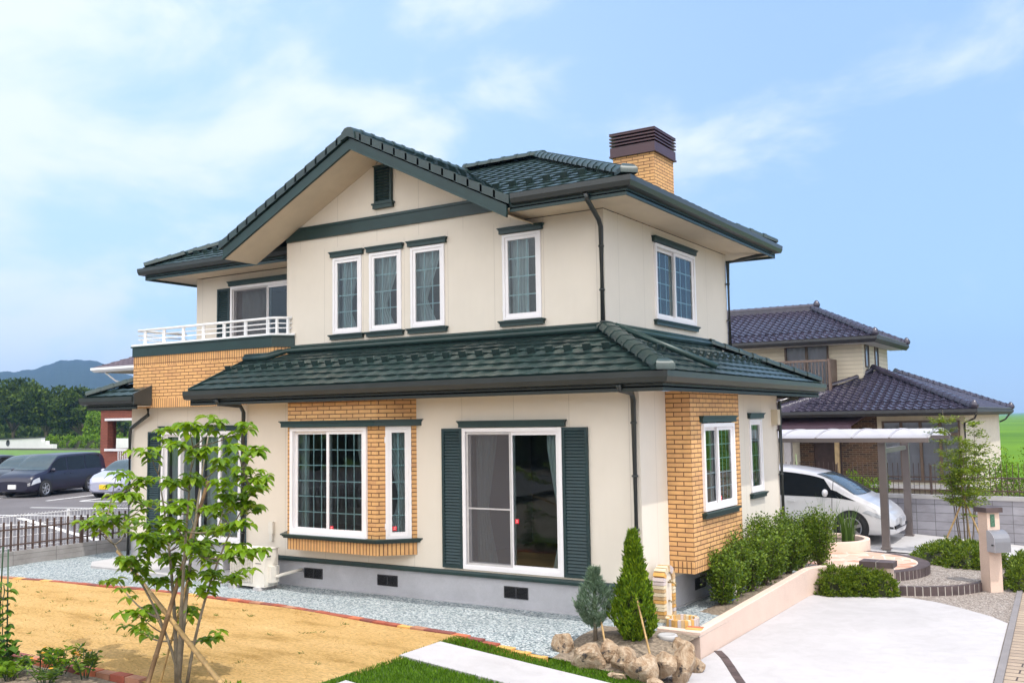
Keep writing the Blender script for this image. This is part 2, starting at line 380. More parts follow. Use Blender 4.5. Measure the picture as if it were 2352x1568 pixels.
M['windscreen'] = plain('windscreen_glass', (0.050, 0.070, 0.080), 0.05, 0.1, spec=0.5)
M['lamp'] = plain('headlight_lens', (0.50, 0.52, 0.56), 0.08, 0.1, spec=0.9)
M['blackplastic'] = plain('black_plastic', (0.015, 0.015, 0.016), 0.5, 0.1)
M['acwhite'] = plain('ivory_casing', (0.66, 0.63, 0.57), 0.5, 0.04)

# ================================================================== HOUSE
A = 0.936                                   # upper walls step back by this much
E1, E2 = 0.641, 0.774                       # eave overhangs
Z1, Z2 = 3.23, 5.971                        # gutter tops
RL, RU = 6.00, 6.12                         # rear walls
XL, XLL, XUL, YUL = -7.46, -11.9, -11.26, 2.03
XG, GW, ZG = -5.187, 3.098, 7.50
SL1, SL2 = 0.44, 0.455
house = thing('house', 'two storey cream house with dark green tile roofs, shutters and a brick chimney', 'house', (0, 0, 0))
def part(mb, name, mats, parent=None, loc=(0, 0, 0), rz=0.0): return mb.build(name, mats, parent or house, loc, rz)

def wall(mb, p0, p1, z0, z1, th, holes=(), mi=0, inner=1):
    """wall from p0 to p1 (outer face on the right-hand side), holes as (u0,u1,z0,z1)"""
    p0, p1 = Vector((p0[0], p0[1], 0)), Vector((p1[0], p1[1], 0)); d = (p1-p0); Ln = d.length; d.normalize(); inn = Vector((-d.y, d.x, 0))*th
    us = sorted({0, Ln, *[h[0] for h in holes], *[h[1] for h in holes]}); zs = sorted({z0, z1, *[h[2] for h in holes], *[h[3] for h in holes]})
    P = lambda u, z, o=0: p0 + d*u + inn*o + Vector((0, 0, z))
    for i in range(len(us)-1):
        for j in range(len(zs)-1):
            a, b, c, e = us[i], us[i+1], zs[j], zs[j+1]; um, zm = (a+b)/2, (c+e)/2
            if any(h[0] < um < h[1] and h[2] < zm < h[3] for h in holes): continue
            mb.m = mi; mb.poly(P(a, c), P(b, c), P(b, e), P(a, e))
            mb.m = inner; mb.poly(P(b, c, 1), P(a, c, 1), P(a, e, 1), P(b, e, 1))
    mb.m = mi
    for h in holes:
        a, b, c, e = h
        mb.poly(P(a, c), P(a, e), P(a, e, 1), P(a, c, 1)); mb.poly(P(b, c), P(b, c, 1), P(b, e, 1), P(b, e))
        mb.poly(P(a, c), P(a, c, 1), P(b, c, 1), P(b, c)); mb.poly(P(a, e), P(b, e), P(b, e, 1), P(a, e, 1))
def hole(x, w, z, h, m=0.03): return (x-w/2+m, x+w/2-m, z+m, z+h-m)

# window table: (wall, centre along wall, width, sill z, height ...)
W2Z, W2H = 4.22, 1.35
FRONT2 = [(-5.98, 0.66), (-5.115, 0.70), (-4.21, 0.70), (-2.37, 0.70)]
SLX, SLW, SLZ, SLH = -2.02, 1.69, 0.505, 2.045
z_s1, z_s2 = Z1-0.20, Z2-0.20               # soffit heights
ZB = 0.44
# foundation
f = MB()
for (a, b) in (((XL+.02, .02), (-.02, .02)), ((-.02, .02), (-.02, RL-.02)), ((-.02, RL-.02), (XLL+.02, RL-.02)), ((XLL+.02, RL-.02), (XLL+.02, A+.02)), ((XLL+.02, A+.02), (XL+.02, A+.02)), ((XL+.02, A+.02), (XL+.02, .02))):
    wall(f, a, b, -0.3, ZB-.01, .15, (), 0, 0)
for (a, b) in (((XL-.02, -.02), (.02, -.02)), ((.02, -.02), (.02, RL)), ((XLL, A-.02), (XL-.02, A-.02))):
    d = Vector((b[0]-a[0], b[1]-a[1])).normalized(); f.prism([(a[0], a[1]), (b[0], b[1]), (b[0]-d.y*.05, b[1]+d.x*.05), (a[0]-d.y*.05, a[1]+d.x*.05)], -0.2, 0.012)
part(f, 'foundation', M['foundation'])
# ground-storey walls
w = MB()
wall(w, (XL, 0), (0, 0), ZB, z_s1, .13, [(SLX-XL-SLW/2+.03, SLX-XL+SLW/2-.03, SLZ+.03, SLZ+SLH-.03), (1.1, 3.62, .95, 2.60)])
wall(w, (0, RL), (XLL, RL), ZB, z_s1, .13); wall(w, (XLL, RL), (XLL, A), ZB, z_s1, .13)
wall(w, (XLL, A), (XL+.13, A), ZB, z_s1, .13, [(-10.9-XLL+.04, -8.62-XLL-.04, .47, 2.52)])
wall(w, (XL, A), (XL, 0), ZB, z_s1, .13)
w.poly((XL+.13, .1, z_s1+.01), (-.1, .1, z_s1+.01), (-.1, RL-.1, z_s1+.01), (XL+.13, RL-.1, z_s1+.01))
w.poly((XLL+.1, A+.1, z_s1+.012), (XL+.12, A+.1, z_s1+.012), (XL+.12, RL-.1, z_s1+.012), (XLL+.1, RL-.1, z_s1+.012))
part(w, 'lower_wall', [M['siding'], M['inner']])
w = MB(); wall(w, (0, 0), (0, RL), ZB, z_s1, .13, [(.9, 2.8, .62, 2.95), (4.40, 4.99, 1.40, 2.58)])
part(w, 'lower_side_wall', [M['siding_side'], M['inner']])
# upper-storey walls with gable
w = MB(); xr = -A
hs = [hole(x-XL, ww, W2Z, W2H) for x, ww in FRONT2]
wall(w, (XL, A), (xr, A), 3.2, z_s2, .13, hs)
zt = lambda x: ZG-0.30-abs(x-XG)*0.5
w.m = 0; w.ext([(XL, A, z_s2+.0005), (-2.4, A, z_s2+.0005), (-2.4, A, zt(-2.4)), (XG, A, zt(XG)), (XL, A, zt(XL))], (0, .13, 0))
wall(w, (XL, YUL), (XL, A), 3.2, z_s2+.3, .13); wall(w, (XUL, YUL), (XL+.1, YUL), 3.2, z_s2, .13, [(-10.18-XUL, -8.0-XUL, 3.52, 5.50)])
wall(w, (xr, RU), (XUL, RU), 3.2, z_s2, .13); wall(w, (XUL, RU), (XUL, YUL), 3.2, z_s2, .13)
part(w, 'upper_wall', [M['siding'], M['inner']])
w = MB(); wall(w, (xr, A), (xr, RU), 3.2, z_s2, .13, [(2.76-A, 4.40-A, 4.30, 5.48)])
part(w, 'upper_side_wall', [M['siding_side'], M['inner']])
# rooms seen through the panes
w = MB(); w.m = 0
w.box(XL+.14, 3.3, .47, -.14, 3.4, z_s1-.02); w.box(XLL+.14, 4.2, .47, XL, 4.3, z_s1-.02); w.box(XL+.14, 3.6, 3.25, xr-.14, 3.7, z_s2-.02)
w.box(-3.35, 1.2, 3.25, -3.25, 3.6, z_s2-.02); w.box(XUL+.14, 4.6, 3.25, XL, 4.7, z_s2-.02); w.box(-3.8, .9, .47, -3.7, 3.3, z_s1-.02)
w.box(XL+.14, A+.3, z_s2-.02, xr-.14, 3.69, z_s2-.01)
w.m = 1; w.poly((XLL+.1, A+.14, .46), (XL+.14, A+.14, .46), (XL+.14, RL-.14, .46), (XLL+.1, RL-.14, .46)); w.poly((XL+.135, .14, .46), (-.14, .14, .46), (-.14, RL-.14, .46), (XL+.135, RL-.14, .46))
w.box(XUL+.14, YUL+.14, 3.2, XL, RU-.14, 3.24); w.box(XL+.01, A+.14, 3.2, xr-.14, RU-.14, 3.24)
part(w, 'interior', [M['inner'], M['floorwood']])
# drip trim band over the foundation, gable band
t = MB(); prof = [(0.022, -.04), (.026, .0), (.016, .03), (-.005, .034), (-.005, -.04)]
t.sweep([(XL, 0, ZB), (0, 0, ZB), (0, .9, ZB)], prof); t.sweep([(0, 2.78, ZB), (0, RL, ZB)], prof); t.sweep([(XLL, A, ZB), (XL-.002, A, ZB)], prof)
part(t, 'base_trim', M['trim'])
t = MB(); zt2 = lambda x: ZG-0.31-abs(x-XG)*0.5
xa, xb = XL, -2.55
t.ext([(XL+.004, A-.03, zt2(XL)-.02), (XL+.32, A-.03, 6.21), (-3.02, A-.03, 6.21), (-2.45, A-.03, 5.98), (XL+.004, A-.03, 5.98)][::-1], (0, .028, 0))
t.box(XL+.34, A-.045, 6.17, -3.1, A-.003, 6.215); t.box(XL+.02, A-.045, 5.975, -2.5, A-.003, 6.01)
part(t, 'gable_band', M['trim'])

# ------------------------------------------------------------------ roofs
def clip(poly, a, b):    # keep left of a->b ; poly of (u,v,h)
    out = []; dx, dy = b[0]-a[0], b[1]-a[1]
    sd = [(dx*(p[1]-a[1]) - dy*(p[0]-a[0])) for p in poly]; n = len(poly)
    for i in range(n):
        p, q = poly[i], poly[(i+1) % n]; s, t_ = sd[i], sd[(i+1) % n]
        if s >= 0: out.append(p)
        if (s > 0 > t_) or (s < 0 < t_):
            k = s/(s-t_); out.append(tuple(p[c]+(q[c]-p[c])*k for c in range(3)))
    return out
GREEN = [(0, .002), (.10, .004), (.20, .014), (.30, .017), (.40, .011), (.52, .003), (.78, .000), (1.0, .002)]
KAWARA = [(0, .0), (.12, .028), (.25, .042), (.38, .036), (.52, .012), (.66, -.004), (.82, -.006), (1.0, .0)]
def tiles(mb, O, e, s, poly, tw=.303, th=.252, prof=GREEN, lift=.032, seed=1, snow=None, base=0.0, slant=.42, low=.35):
    if prof is KAWARA: slant, low = 0.0, 1.0
    """O origin on eave line, e eave unit vector, s up-slope unit vector, poly convex CCW in (u,v)"""
    rnd = random.Random(seed); O, e, s = Vector(O), Vector(e).normalized(), Vector(s).normalized(); n = e.cross(s)
    us = [p[0] for p in poly]; vs = [p[1] for p in poly]
    i0, i1 = math.floor(min(us)/tw)-1, math.ceil(max(us)/tw); j1 = math.ceil(max(vs)/th)
    mb.sm = False
    for j in range(0, j1):
        v0, v1 = j*th, (j+1)*th+.02
        for i in range(i0, i1):
            jt = rnd.uniform(-.003, .003)
            for k in range(len(prof)-1):
                (t0, h0), (t1, h1) = prof[k], prof[k+1]; u0, u1 = (i+t0)*tw, (i+t1)*tw
                sl = slant*tw; top = [(u0, v0, base+h0*low+lift+jt), (u1, v0, base+h1*low+lift+jt), (u1+sl, v1, base+h1), (u0+sl, v1, base+h0)]
                lip = [(u0, v0+.002, base-.012), (u1, v0+.002, base-.012), (u1, v0, base+h1*low+lift+jt), (u0, v0, base+h0*low+lift+jt)]
                for q, smo in ((top, True), (lip, False)):
                    for a in range(len(poly)):
                        if not q: break
                        q = clip(q, poly[a], poly[(a+1) % len(poly)])
                    if len(q) >= 3:
                        mb.sm = smo; mb.f(mb.vs([O+e*p[0]+s*p[1]+n*p[2] for p in q]))
            if snow is not None and j == snow:
                uc = (i+.30)*tw; q = [(uc, v0+.12, 0)]
                for a in range(len(poly)):
                    if q: q = clip(q, poly[a], poly[(a+1) % len(poly)])
                if q:
                    mb.sm = False; c = O+e*uc+s*(v0+.12)+n*(base+.07); mb.obox(c, e*.06, s*.014, n*.05); mb.obox(c+s*.045-n*.025, e*.035, s*.05, n*.014)
    mb.sm = False
def plan_tiles(mb, e2, z0, slope, plan, **kw):
    """eave edge plan[0]->plan[1] at height z0, plan points CCW seen from above"""
    P = [Vector((p[0], p[1], 0)) for p in plan]; e = (P[1]-P[0]).normalized(); inn = Vector((-e.y, e.x, 0)); L = math.hypot(1, slope)
    s = (inn + Vector((0, 0, slope)))/L; O = P[0] + Vector((0, 0, z0))
    poly = [((p-P[0]).dot(e), (p-P[0]).dot(inn)*L) for p in P]
    tiles(mb, O, e, s, poly, **kw)
def deck(mb, plan, z0, slope, drop=.03):       # plain board under the tiles
    P = [Vector((p[0], p[1], 0)) for p in plan]; e = (P[1]-P[0]).normalized(); inn = Vector((-e.y, e.x, 0))
    mb.poly(*[p+Vector((0, 0, z0-drop+(p-P[0]).dot(inn)*slope)) for p in P])
def hip_end(c, parent):
    hb = MB(); d = Vector((.7071, -.7071, 0)); s = Vector((.7071, .7071, 0)); rows = []
    for q, k, zz_ in ((0, 1, -.02), (.05, 1, .05), (.30, .8, .10), (.8, .35, .135)):
        rows.append([c+d*(.13-q*.16)*1+s*0+Vector((0, 0, zz_))+s*.125*k*a for a in (-1, -.5, 0, .5, 1)])
    back = [c-d*.14+s*.125*a+Vector((0, 0, .10-.05*abs(a))) for a in (-1, -.5, 0, .5, 1)]
    hb.grid(rows+[back]); hb.ext([c-d*.14-s*.125+Vector((0, 0, -.02)), c+d*.13-s*.125+Vector((0, 0, -.02)), c+d*.12-s*.125+Vector((0, 0, .05)), c-d*.14-s*.125+Vector((0, 0, .05))], s*.25); hb.build('hip_end', M['tile'], parent)
def ridge_part(parent, a, b, *ar, off=None):
    mb = MB(); ridge_caps(mb, a, b, *ar); o = mb.build('ridge_tiles', parent.data.materials[0], parent)
    if off: o.location = off
    return o
def ridge_caps(mb, a, b, w=.125, h=.075, step=.285, endcap=True):
    a, b = Vector(a), Vector(b); d = (b-a); Ln = d.length; d.normalize(); sd = d.cross(Vector((0, 0, 1))).normalized(); up = sd.cross(d)
    n = max(1, round(Ln/step))
    prof = [(-1, -.2), (-.95, .25), (-.6, .85), (0, 1.0), (.6, .85), (.95, .25), (1, -.2)]
    for i in range(n):
        p, q = a+d*(Ln*i/n), a+d*(Ln*(i+1)/n+.03)
        for (k0, k1, c0, c1) in ((1.0, 1.12, p, q-d*.07), (1.22, 1.22, q-d*.07, q)):
            r0 = [c0+sd*(x*w*k0)+up*(z*h*k0) for x, z in prof]; r1 = [c1+sd*(x*w*k1)+up*(z*h*k1) for x, z in prof]
            mb.grid([r1, r0], smooth=True); mb.f(mb.vs(r0)[::-1]); mb.f(mb.vs(r1))
ROOFZ1, ROOFZ2 = Z1+.015, Z2+.015
# lower roof: front, right, rear-right
lr = MB(); XV = -8.2
zj = lambda run: run*SL1
P1 = [(XV, -E1), (E1, -E1), (-A, A), (-7.35, A), (XV, .66)]
plan_tiles(lr, None, ROOFZ1, SL1, [(XV, -E1), (E1, -E1), (-.64, .64), (XV, .64)], snow=3, seed=2)
plan_tiles(lr, None, ROOFZ1+(.64+E1)*SL1, SL1, [(-7.52, .64), (-.64, .64), (-A, A), (-7.27, A)], seed=3)
plan_tiles(lr, None, ROOFZ1, SL1, [(E1, -E1), (E1, RL+E1), (-A, RL+E1-(E1+A)), (-A, A)], snow=3, seed=4)
deck(lr, [(XV, -E1), (E1, -E1), (-A, A), (XV, A)], ROOFZ1, SL1); deck(lr, [(E1, -E1), (E1, RL+E1), (-A, RL-A), (-A, A)], ROOFZ1, SL1)
deck(lr, [(E1, RL+E1), (XLL-E1, RL+E1), (XLL+.9, RL-A), (-A, RL-A)], ROOFZ1, SL1)
lr.ext([(XV, -E1, ROOFZ1-.04), (XV, .64, ROOFZ1+1.28*SL1-.04), (XV, .64, ROOFZ1+1.28*SL1+.05), (XV, -E1, ROOFZ1+.05)], (-.03, 0, 0))
lower_roof = part(lr, 'lower_roof', M['tile'])
ridge_part(lower_roof, (E1-.02, -E1+.02, ROOFZ1+.06), (-A+.02, A-.02, ROOFZ1+(E1+A)*SL1+.06))
c0 = Vector((E1-.03, -E1+.03, ROOFZ1+.03)); hip_end(c0, lower_roof)
ridge_part(lower_roof, (E1-.02, RL+E1-.02, ROOFZ1+.06), (-A+.02, RL-A+.02, ROOFZ1+(E1+A)*SL1+.06))

# flashing where the lower roof meets the walls
fl = MB(); zf = ROOFZ1+(E1+A)*SL1+.02; zp = ROOFZ1+(E1+.64)*SL1+.02
fl.tube([(XV+.02, .58, zp+.03), (-7.60, .58, zp+.03), (-7.36, A-.07, zf+.02), (-A-.0, A-.07, zf+.02)], .055, 6)
fl.tube([(-A+.07, A, zf+.02), (-A+.07, RL-A-.02, zf+.02)], .055, 6)
fl.tube([(XV+.02, .60, zp+.09), (-7.58, .60, zp+.09), (-7.34, A-.03, zf+.09), (-A+.05, A-.03, zf+.09), (-A+.03, RL-A-.02, zf+.09)], .03, 6)
fl.tube([(-A+.10, A+.10, zf+.07), (E1-.08, A+.52, ROOFZ1+.13)], .045, 8)
part(fl, 'flashing', M['trim'], lower_roof)
# left lower roof by the balcony
ll = MB(); XE, YE = XLL-E1, A-E1
XLE = -10.93
plan_tiles(ll, None, ROOFZ1, SL1, [(XE, YE), (XLE, YE), (XLE, .66), (XE+.365, .66)], seed=6)
plan_tiles(ll, None, ROOFZ1, SL1, [(XE, 5.5), (XE, YE), (XE+1.1, YE+1.1), (XE+1.1, 5.5)], seed=7)
plan_tiles(ll, None, ROOFZ1+.365*SL1, SL1, [(XE+.365, .66), (-11.52, .66), (-11.52, YE+1.1), (XE+1.1, YE+1.1)], seed=8)
deck(ll, [(XE, YE), (XLE, YE), (XLE, .66), (XE+.365, .66)], ROOFZ1, SL1); deck(ll, [(XE, RL+E1), (XE, YE), (XE+1.1, YE+1.1), (XE+1.1, RL-.2)], ROOFZ1, SL1)
left_roof = part(ll, 'side_roof', M['tile'])
ec = MB(); ec.ext([(XLE, YE-.06, Z1-.14), (XLE, .645, Z1-.16), (XLE, .645, Z1+.23), (XLE, YE-.06, Z1+.07)], (.045, 0, 0)); part(ec, 'end_cap', M['gutter'], left_roof)
ridge_part(left_roof, (XE+.02, YE+.02, ROOFZ1+.06), (XE+1.1, YE+1.1, ROOFZ1+1.1*SL1+.06))
# upper roof
ur = MB(); yE = A-E2; xE = -A+E2; yR = RU+E2; run = (yR-yE)/2; yRd = yE+run; zRd = run*SL2
vx = lambda z: XG+(ZG-z)/0.5            # right gable plane at height z
vl = lambda z: XG-(ZG-z)/0.5
pr = [(vx(ROOFZ2), yE), (xE, yE), (xE-run, yRd), (vx(ROOFZ2+zRd-.0), yRd)]
plan_tiles(ur, None, ROOFZ2, SL2, pr, snow=2, seed=11)
plan_tiles(ur, None, ROOFZ2, SL2, [(xE, yE), (xE, yR), (xE-run, yRd)], snow=2, seed=12)
yL = YUL-E2; xL = XUL-E2; runl = (yR-yL)/2; zl = runl*SL2
pl = [(xL, yL), (vl(ROOFZ2), yL), (vl(ROOFZ2+zl), yL+runl), (xL+runl, yL+runl)]
plan_tiles(ur, None, ROOFZ2, SL2, pl, snow=2, seed=13)
plan_tiles(ur, None, ROOFZ2, SL2, [(xL, yR), (xL, yL), (xL+runl, yL+runl)], seed=14)
deck(ur, pr, ROOFZ2, SL2); deck(ur, pl, ROOFZ2, SL2); deck(ur, [(xE, yE), (xE, yR), (xE-run, yRd)], ROOFZ2, SL2); deck(ur, [(xL, yR), (xL, yL), (xL+runl, yL+runl)], ROOFZ2, SL2)
deck(ur, [(xE, yR), (xL, yR), (xL+runl, yR-runl), (-6.0, yR-runl), (-5.4, yRd), (xE-run, yRd)], ROOFZ2, SL2, .0)
# gable planes
zg0 = ZG-GW*0.5; Lg = math.hypot(1, .5)
yend = yL+runl+.2
plan_tiles(ur, None, zg0, .5, [(XG+GW, yE-.03), (XG+GW, yE+.05), (XG, yRd+.05), (XG, yE-.03)], seed=15)
plan_tiles(ur, None, zg0, .5, [(XG-GW, yL+.05), (XG-GW, yE-.03), (XG, yE-.03), (XG, yend), (vl(ROOFZ2+zl), yend)], seed=16)
deck(ur, [(XG+GW, yE-.02), (XG+GW, yE+.05), (XG, yRd+.05), (XG, yE-.02)], zg0, .5, .02); deck(ur, [(XG-GW, yL), (XG-GW, yE-.02), (XG, yE-.02), (XG, yend)], zg0, .5, .02)
upper_roof = part(ur, 'upper_roof', M['tile'])

ridge_part(upper_roof, (xE-.02, yE+.02, ROOFZ2+.06), (xE-run, yRd, ROOFZ2+zRd+.06)); ridge_part(upper_roof, (xE-run+.1, yRd, ROOFZ2+zRd+.07), (XG, yRd, ROOFZ2+zRd+.07))
ridge_part(upper_roof, (xE-.02, yR-.02, ROOFZ2+.06), (xE-run, yRd, ROOFZ2+zRd+.06))
c0 = Vector((xE-.03, yE+.03, ROOFZ2+.05)); hip_end(c0, upper_roof)
ridge_part(upper_roof, (xL+.02, yL+.02, ROOFZ2+.06), (xL+runl, yL+runl, ROOFZ2+zl+.06)); ridge_part(upper_roof, (xL+runl, yL+runl, ROOFZ2+zl+.06), (XG, yL+runl, ROOFZ2+zl+.06))
ridge_part(upper_roof, (XG, yE-.10, ZG-.03), (XG, yRd+.1, ZG-.03), .12, .075)

# verge tiles stepping down both rakes, and the barge boards
vt = MB()
for sgn in (-1, 1):
    n = 13
    for k in range(n):
        t0, t1 = k/n, (k+1)/n+.012
        x0, x1 = XG+sgn*GW*t0, XG+sgn*GW*t1; z0, z1 = ZG-GW*.5*t0, ZG-GW*.5*t1
        up = .015; q = [(x0, yE-.085, z0-.11), (x1, yE-.085, z1-.11+.012), (x1, yE-.085, z1+up+.022), (x0, yE-.085, z0+up)]
        vt.ext(q if sgn > 0 else q[::-1], (0, .22, 0))
vt.ext([(XG-.16, yE-.11, ZG-.17), (XG, yE-.11, ZG-.11), (XG+.16, yE-.11, ZG-.17), (XG+.13, yE-.11, ZG-.03), (XG, yE-.11, ZG+.045), (XG-.13, yE-.11, ZG-.03)], (0, .15, 0))
part(vt, 'verge_tiles', M['tile'], upper_roof)
bb = MB()
for sgn in (-1, 1):
    xe = XG+sgn*(GW-.03); ze = ZG-(GW-.03)*.5
    q = [(XG, yE-.045, ZG-.13), (xe, yE-.045, ze-.13), (xe, yE-.045, ze-.315), (XG, yE-.045, ZG-.315)]; bb.ext(q if sgn > 0 else q[::-1], (0, .04, 0))
    q = [(XG, yE-.06, ZG-.27), (xe, yE-.06, ze-.27), (xe, yE-.06, ze-.32), (XG, yE-.06, ZG-.32)]; bb.ext(q if sgn > 0 else q[::-1], (0, .04, 0))
part(bb, 'barge_board', M['trim'], upper_roof)
# soffits
sf = MB()
zz = Z2-.19
for sgn in (-1, 1):
    xe = XG+sgn*(GW-.02)
    sf.ext([(XG, yE-.005, ZG-.30), (xe, yE-.005, ZG-.30-(GW-.02)*.5), (xe, A-.002, ZG-.30-(GW-.02)*.5), (XG, A-.002, ZG-.30)] if sgn > 0 else [(XG, A-.002, ZG-.30), (xe, A-.002, ZG-.30-(GW-.02)*.5), (xe, yE-.005, ZG-.30-(GW-.02)*.5), (XG, yE-.005, ZG-.30)], (0, 0, .02))
sf.prism([(-2.42, yE+.03), (xE-.03, yE+.03), (xE-.03, yR-.03), (xL, yR-.03), (xL, RU), (-A, RU), (-A, A), (-2.42, A)], zz, zz+.02)
sf.prism([(xL+.03, yL+.03), (XL-.002, yL+.03), (XL-.002, YUL), (XUL, YUL), (XUL, RU), (xL+.03, RU)], zz+.004, zz+.024)
z1s = Z1-.19
sf.prism([(XV, -E1+.03), (E1-.03, -E1+.03), (E1-.03, RL+E1-.03), (0, RL+E1-.03), (0, 0), (XV, 0)], z1s, z1s+.02)
sf.prism([(XE+.03, YE+.03), (XLE, YE+.03), (XLE, A), (XLL, A), (XLL, RL), (XE+.03, RL)], z1s+.004, z1s+.024)
part(sf, 'soffit', M['soffit'])
# fascia + gutters
M['fascia_shade'] = plain('shaded_olive_board', (.014, .019, .015), .5, .1)  # shade under the lower eaves painted into the fascia colour
fa = MB(); fp = [(0, .02), (0, -.235), (-.025, -.235), (-.025, .02)]
fa.sweep([(XV, -E1+.03, Z1), (E1-.03, -E1+.03, Z1), (E1-.03, RL+E1-.03, Z1), (-1, RL+E1-.03, Z1)], fp)
fa.sweep([(XE+.03, RL, Z1), (XE+.03, YE+.03, Z1), (XLE, YE+.03, Z1)], fp)
part(fa, 'fascia', M['fascia_shade']); fa = MB()
fa.sweep([(XG+GW-.02, yE+.03, Z2), (xE-.03, yE+.03, Z2), (xE-.03, yR-.03, Z2), (xL+.03, yR-.03, Z2), (xL+.03, yL+.03, Z2), (XL-.002, yL+.03, Z2)], fp)
part(fa, 'fascia', M['trim'])
gp = [(0.004, .0), (.012, .0), (.012, -.10), (.095, -.10), (.108, .012), (.122, .012), (.118, -.06), (.095, -.125), (.03, -.14), (0.004, -.14)]
for path in ([(XV-.06, -E1+.03, Z1), (E1-.03, -E1+.03, Z1), (E1-.03, RL+E1-.03, Z1), (-1, RL+E1-.03, Z1)],
             [(XE+.03, RL, Z1), (XE+.03, YE+.03, Z1), (XLE, YE+.03, Z1)],
             [(XG+GW+.06, yE+.03, Z2), (xE-.03, yE+.03, Z2), (xE-.03, yR-.03, Z2), (-6, yR-.03, Z2)],
             [(xL+.03, RU, Z2), (xL+.03, yL+.03, Z2), (XL-.002, yL+.03, Z2)]):
    g = MB(); g.sweep(path, gp); part(g, 'gutter', M['gutter'])
# downpipes
def pipe(pts, r=.036, clamps=()):
    p = MB(); p.tube(pts, r, 8)
    for c in clamps: p.lathe([(r+.008, -.012), (r+.008, .012)], c, 10); p.box(c[0]-.008, c[1], c[2]-.008, c[0]+.008, c[1]+.06, c[2]+.008)
    return part(p, 'downpipe', M['gutter'])
gx = -A-.02
pipe([(-.80, yE-.03, Z2-.14), (-.80, yE+.01, Z2-.22), (gx, A-.12, Z2-.38), (gx, A-.055, Z2-.48), (gx, A-.055, 4.0)], .038, [(gx, A-.055, z) for z in (5.2, 4.55, 4.08)])
pipe([(.03, -E1-.03, Z1-.14), (.02, -E1+.02, Z1-.205), (-.055, -.11, Z1-.235), (-.06, -.055, Z1-.32), (-.06, -.055, .05)], .038, [(-.06, -.055, z) for z in (2.6, 1.9, 1.2, .6)])
pipe([(xE-.02, yR-.3, Z2-.16), (-A+.3, RU+.05, Z2-.30), (-A+.05, RU-.03, Z2-.36), (-A+.05, RU-.03, 3.9)], .036, [(-A+.05, RU-.06, z) for z in (5.2, 4.5)])
pipe([(.3, RL+.3, Z1-.25), (.05, RL-.02, Z1-.30), (.05, RL-.02, .05)], .036, [(.05, RL-.06, z) for z in (2.4, 1.6, .9)])
pipe([(-7.49, -E1-.03, Z1-.14), (-7.49, -E1+.03, Z1-.22), (XL-.03, -.13, Z1-.25), (XL-.03, -.055, Z1-.36), (XL-.03, -.055, .05)], .036, [(XL-.03, -.055, z) for z in (2.5, 1.6, .8)])
pipe([(-11.2, .80, 3.02), (-11.2, .80, 2.88), (-11.82, .86, 2.62), (-11.86, .87, 2.5), (-11.86, .87, .05)], .036)

# ------------------------------------------------------------------ windows, shutters
def add_frame(mb, x0, x1, z0, z1, t, y0, y1):
    mb.box(x0, y0, z0, x1, y1, z0+t); mb.box(x0, y0, z1-t, x1, y1, z1); mb.box(x0, y0, z0+t, x0+t, y1, z1-t); mb.box(x1-t, y0, z0+t, x1, y1, z1-t)
def curtain_mesh(x0, x1, z0, z1, tie=None, gather=.35, side=-1, y=.0):
    mb = MB(); rows = []; nz, nx = 22, 40
    for j in range(nz+1):
        t = j/nz; z = z0+(z1-z0)*t; k = 1.0
        if tie is not None:
            d = math.sqrt((t-tie)**2+.004)-.03; k = gather+(1-gather)*min(1, d/(.55 if t > tie else .4))**.8
        wd = (x1-x0)*k; xs = x0 if side < 0 else (x1-wd if side > 0 else (x0+x1-wd)/2); row = []
        for i in range(nx+1):
            s = i/nx; row.append((xs+wd*s, y+.022*math.sin(s*11*math.pi+.4*math.sin(t*5))*(.4+.6*k), z))
        rows.append(row)
    mb.grid(rows); return mb
def sticker(win, x, z, y):
    s = MB(); s.m = 0; s.box(x-.032, y-.003, z-.032, x+.032, y, z+.032); s.m = 1; s.box(x-.012, y-.006, z+.004, x+.012, y-.0032, z+.018)
    s.box(x-.016, y-.006, z-.016, x+.016, y-.0032, z-.008)
    s.build('sticker', [M['red'], M['pink_mark']], win)
def lintel(win, w, h, ext=.045, ht=.095, name='lintel', gap=.015):
    l = MB(); x = w/2+ext; z = h+gap
    for dx, y, za, zb in ((0, -.052, 0, ht*.62), (.010, -.064, ht*.62, ht*.82), (.020, -.078, ht*.82, ht)): l.box(-x-dx, y, z+za, x+dx, -.001, z+zb)
    l.build(name, M['trim'], win)
def sill(win, w, ext=.045, ht=.085):
    l = MB(); x = w/2+ext
    for dx, y, za, zb in ((.024, -.085, -.035, -.015), (.012, -.07, -.052, -.035), (0, -.055, -.015-ht, -.052)): l.box(-x-dx, y, za, x+dx, -.001, zb)
    l.build('sill', M['trim'], win)
def muntins(win, x0, x1, z0, z1, cols, rows, y):
    g = MB(); t = .0085
    for i in range(1, cols): x = x0+(x1-x0)*i/cols; g.box(x-t, y, z0, x+t, y+.008, z1)
    for j in range(1, rows): z = z0+(z1-z0)*j/rows; g.box(x0, y+.001, z-t, x1, y+.007, z+t)
    g.build('glazing_bars', M['muntin'], win)
def pane(win, x0, x1, z0, z1, y, mat='glass'):
    g = MB(); g.poly((x0, y, z0), (x1, y, z0), (x1, y, z1), (x0, y, z1)); return g.build('pane', M[mat], win)
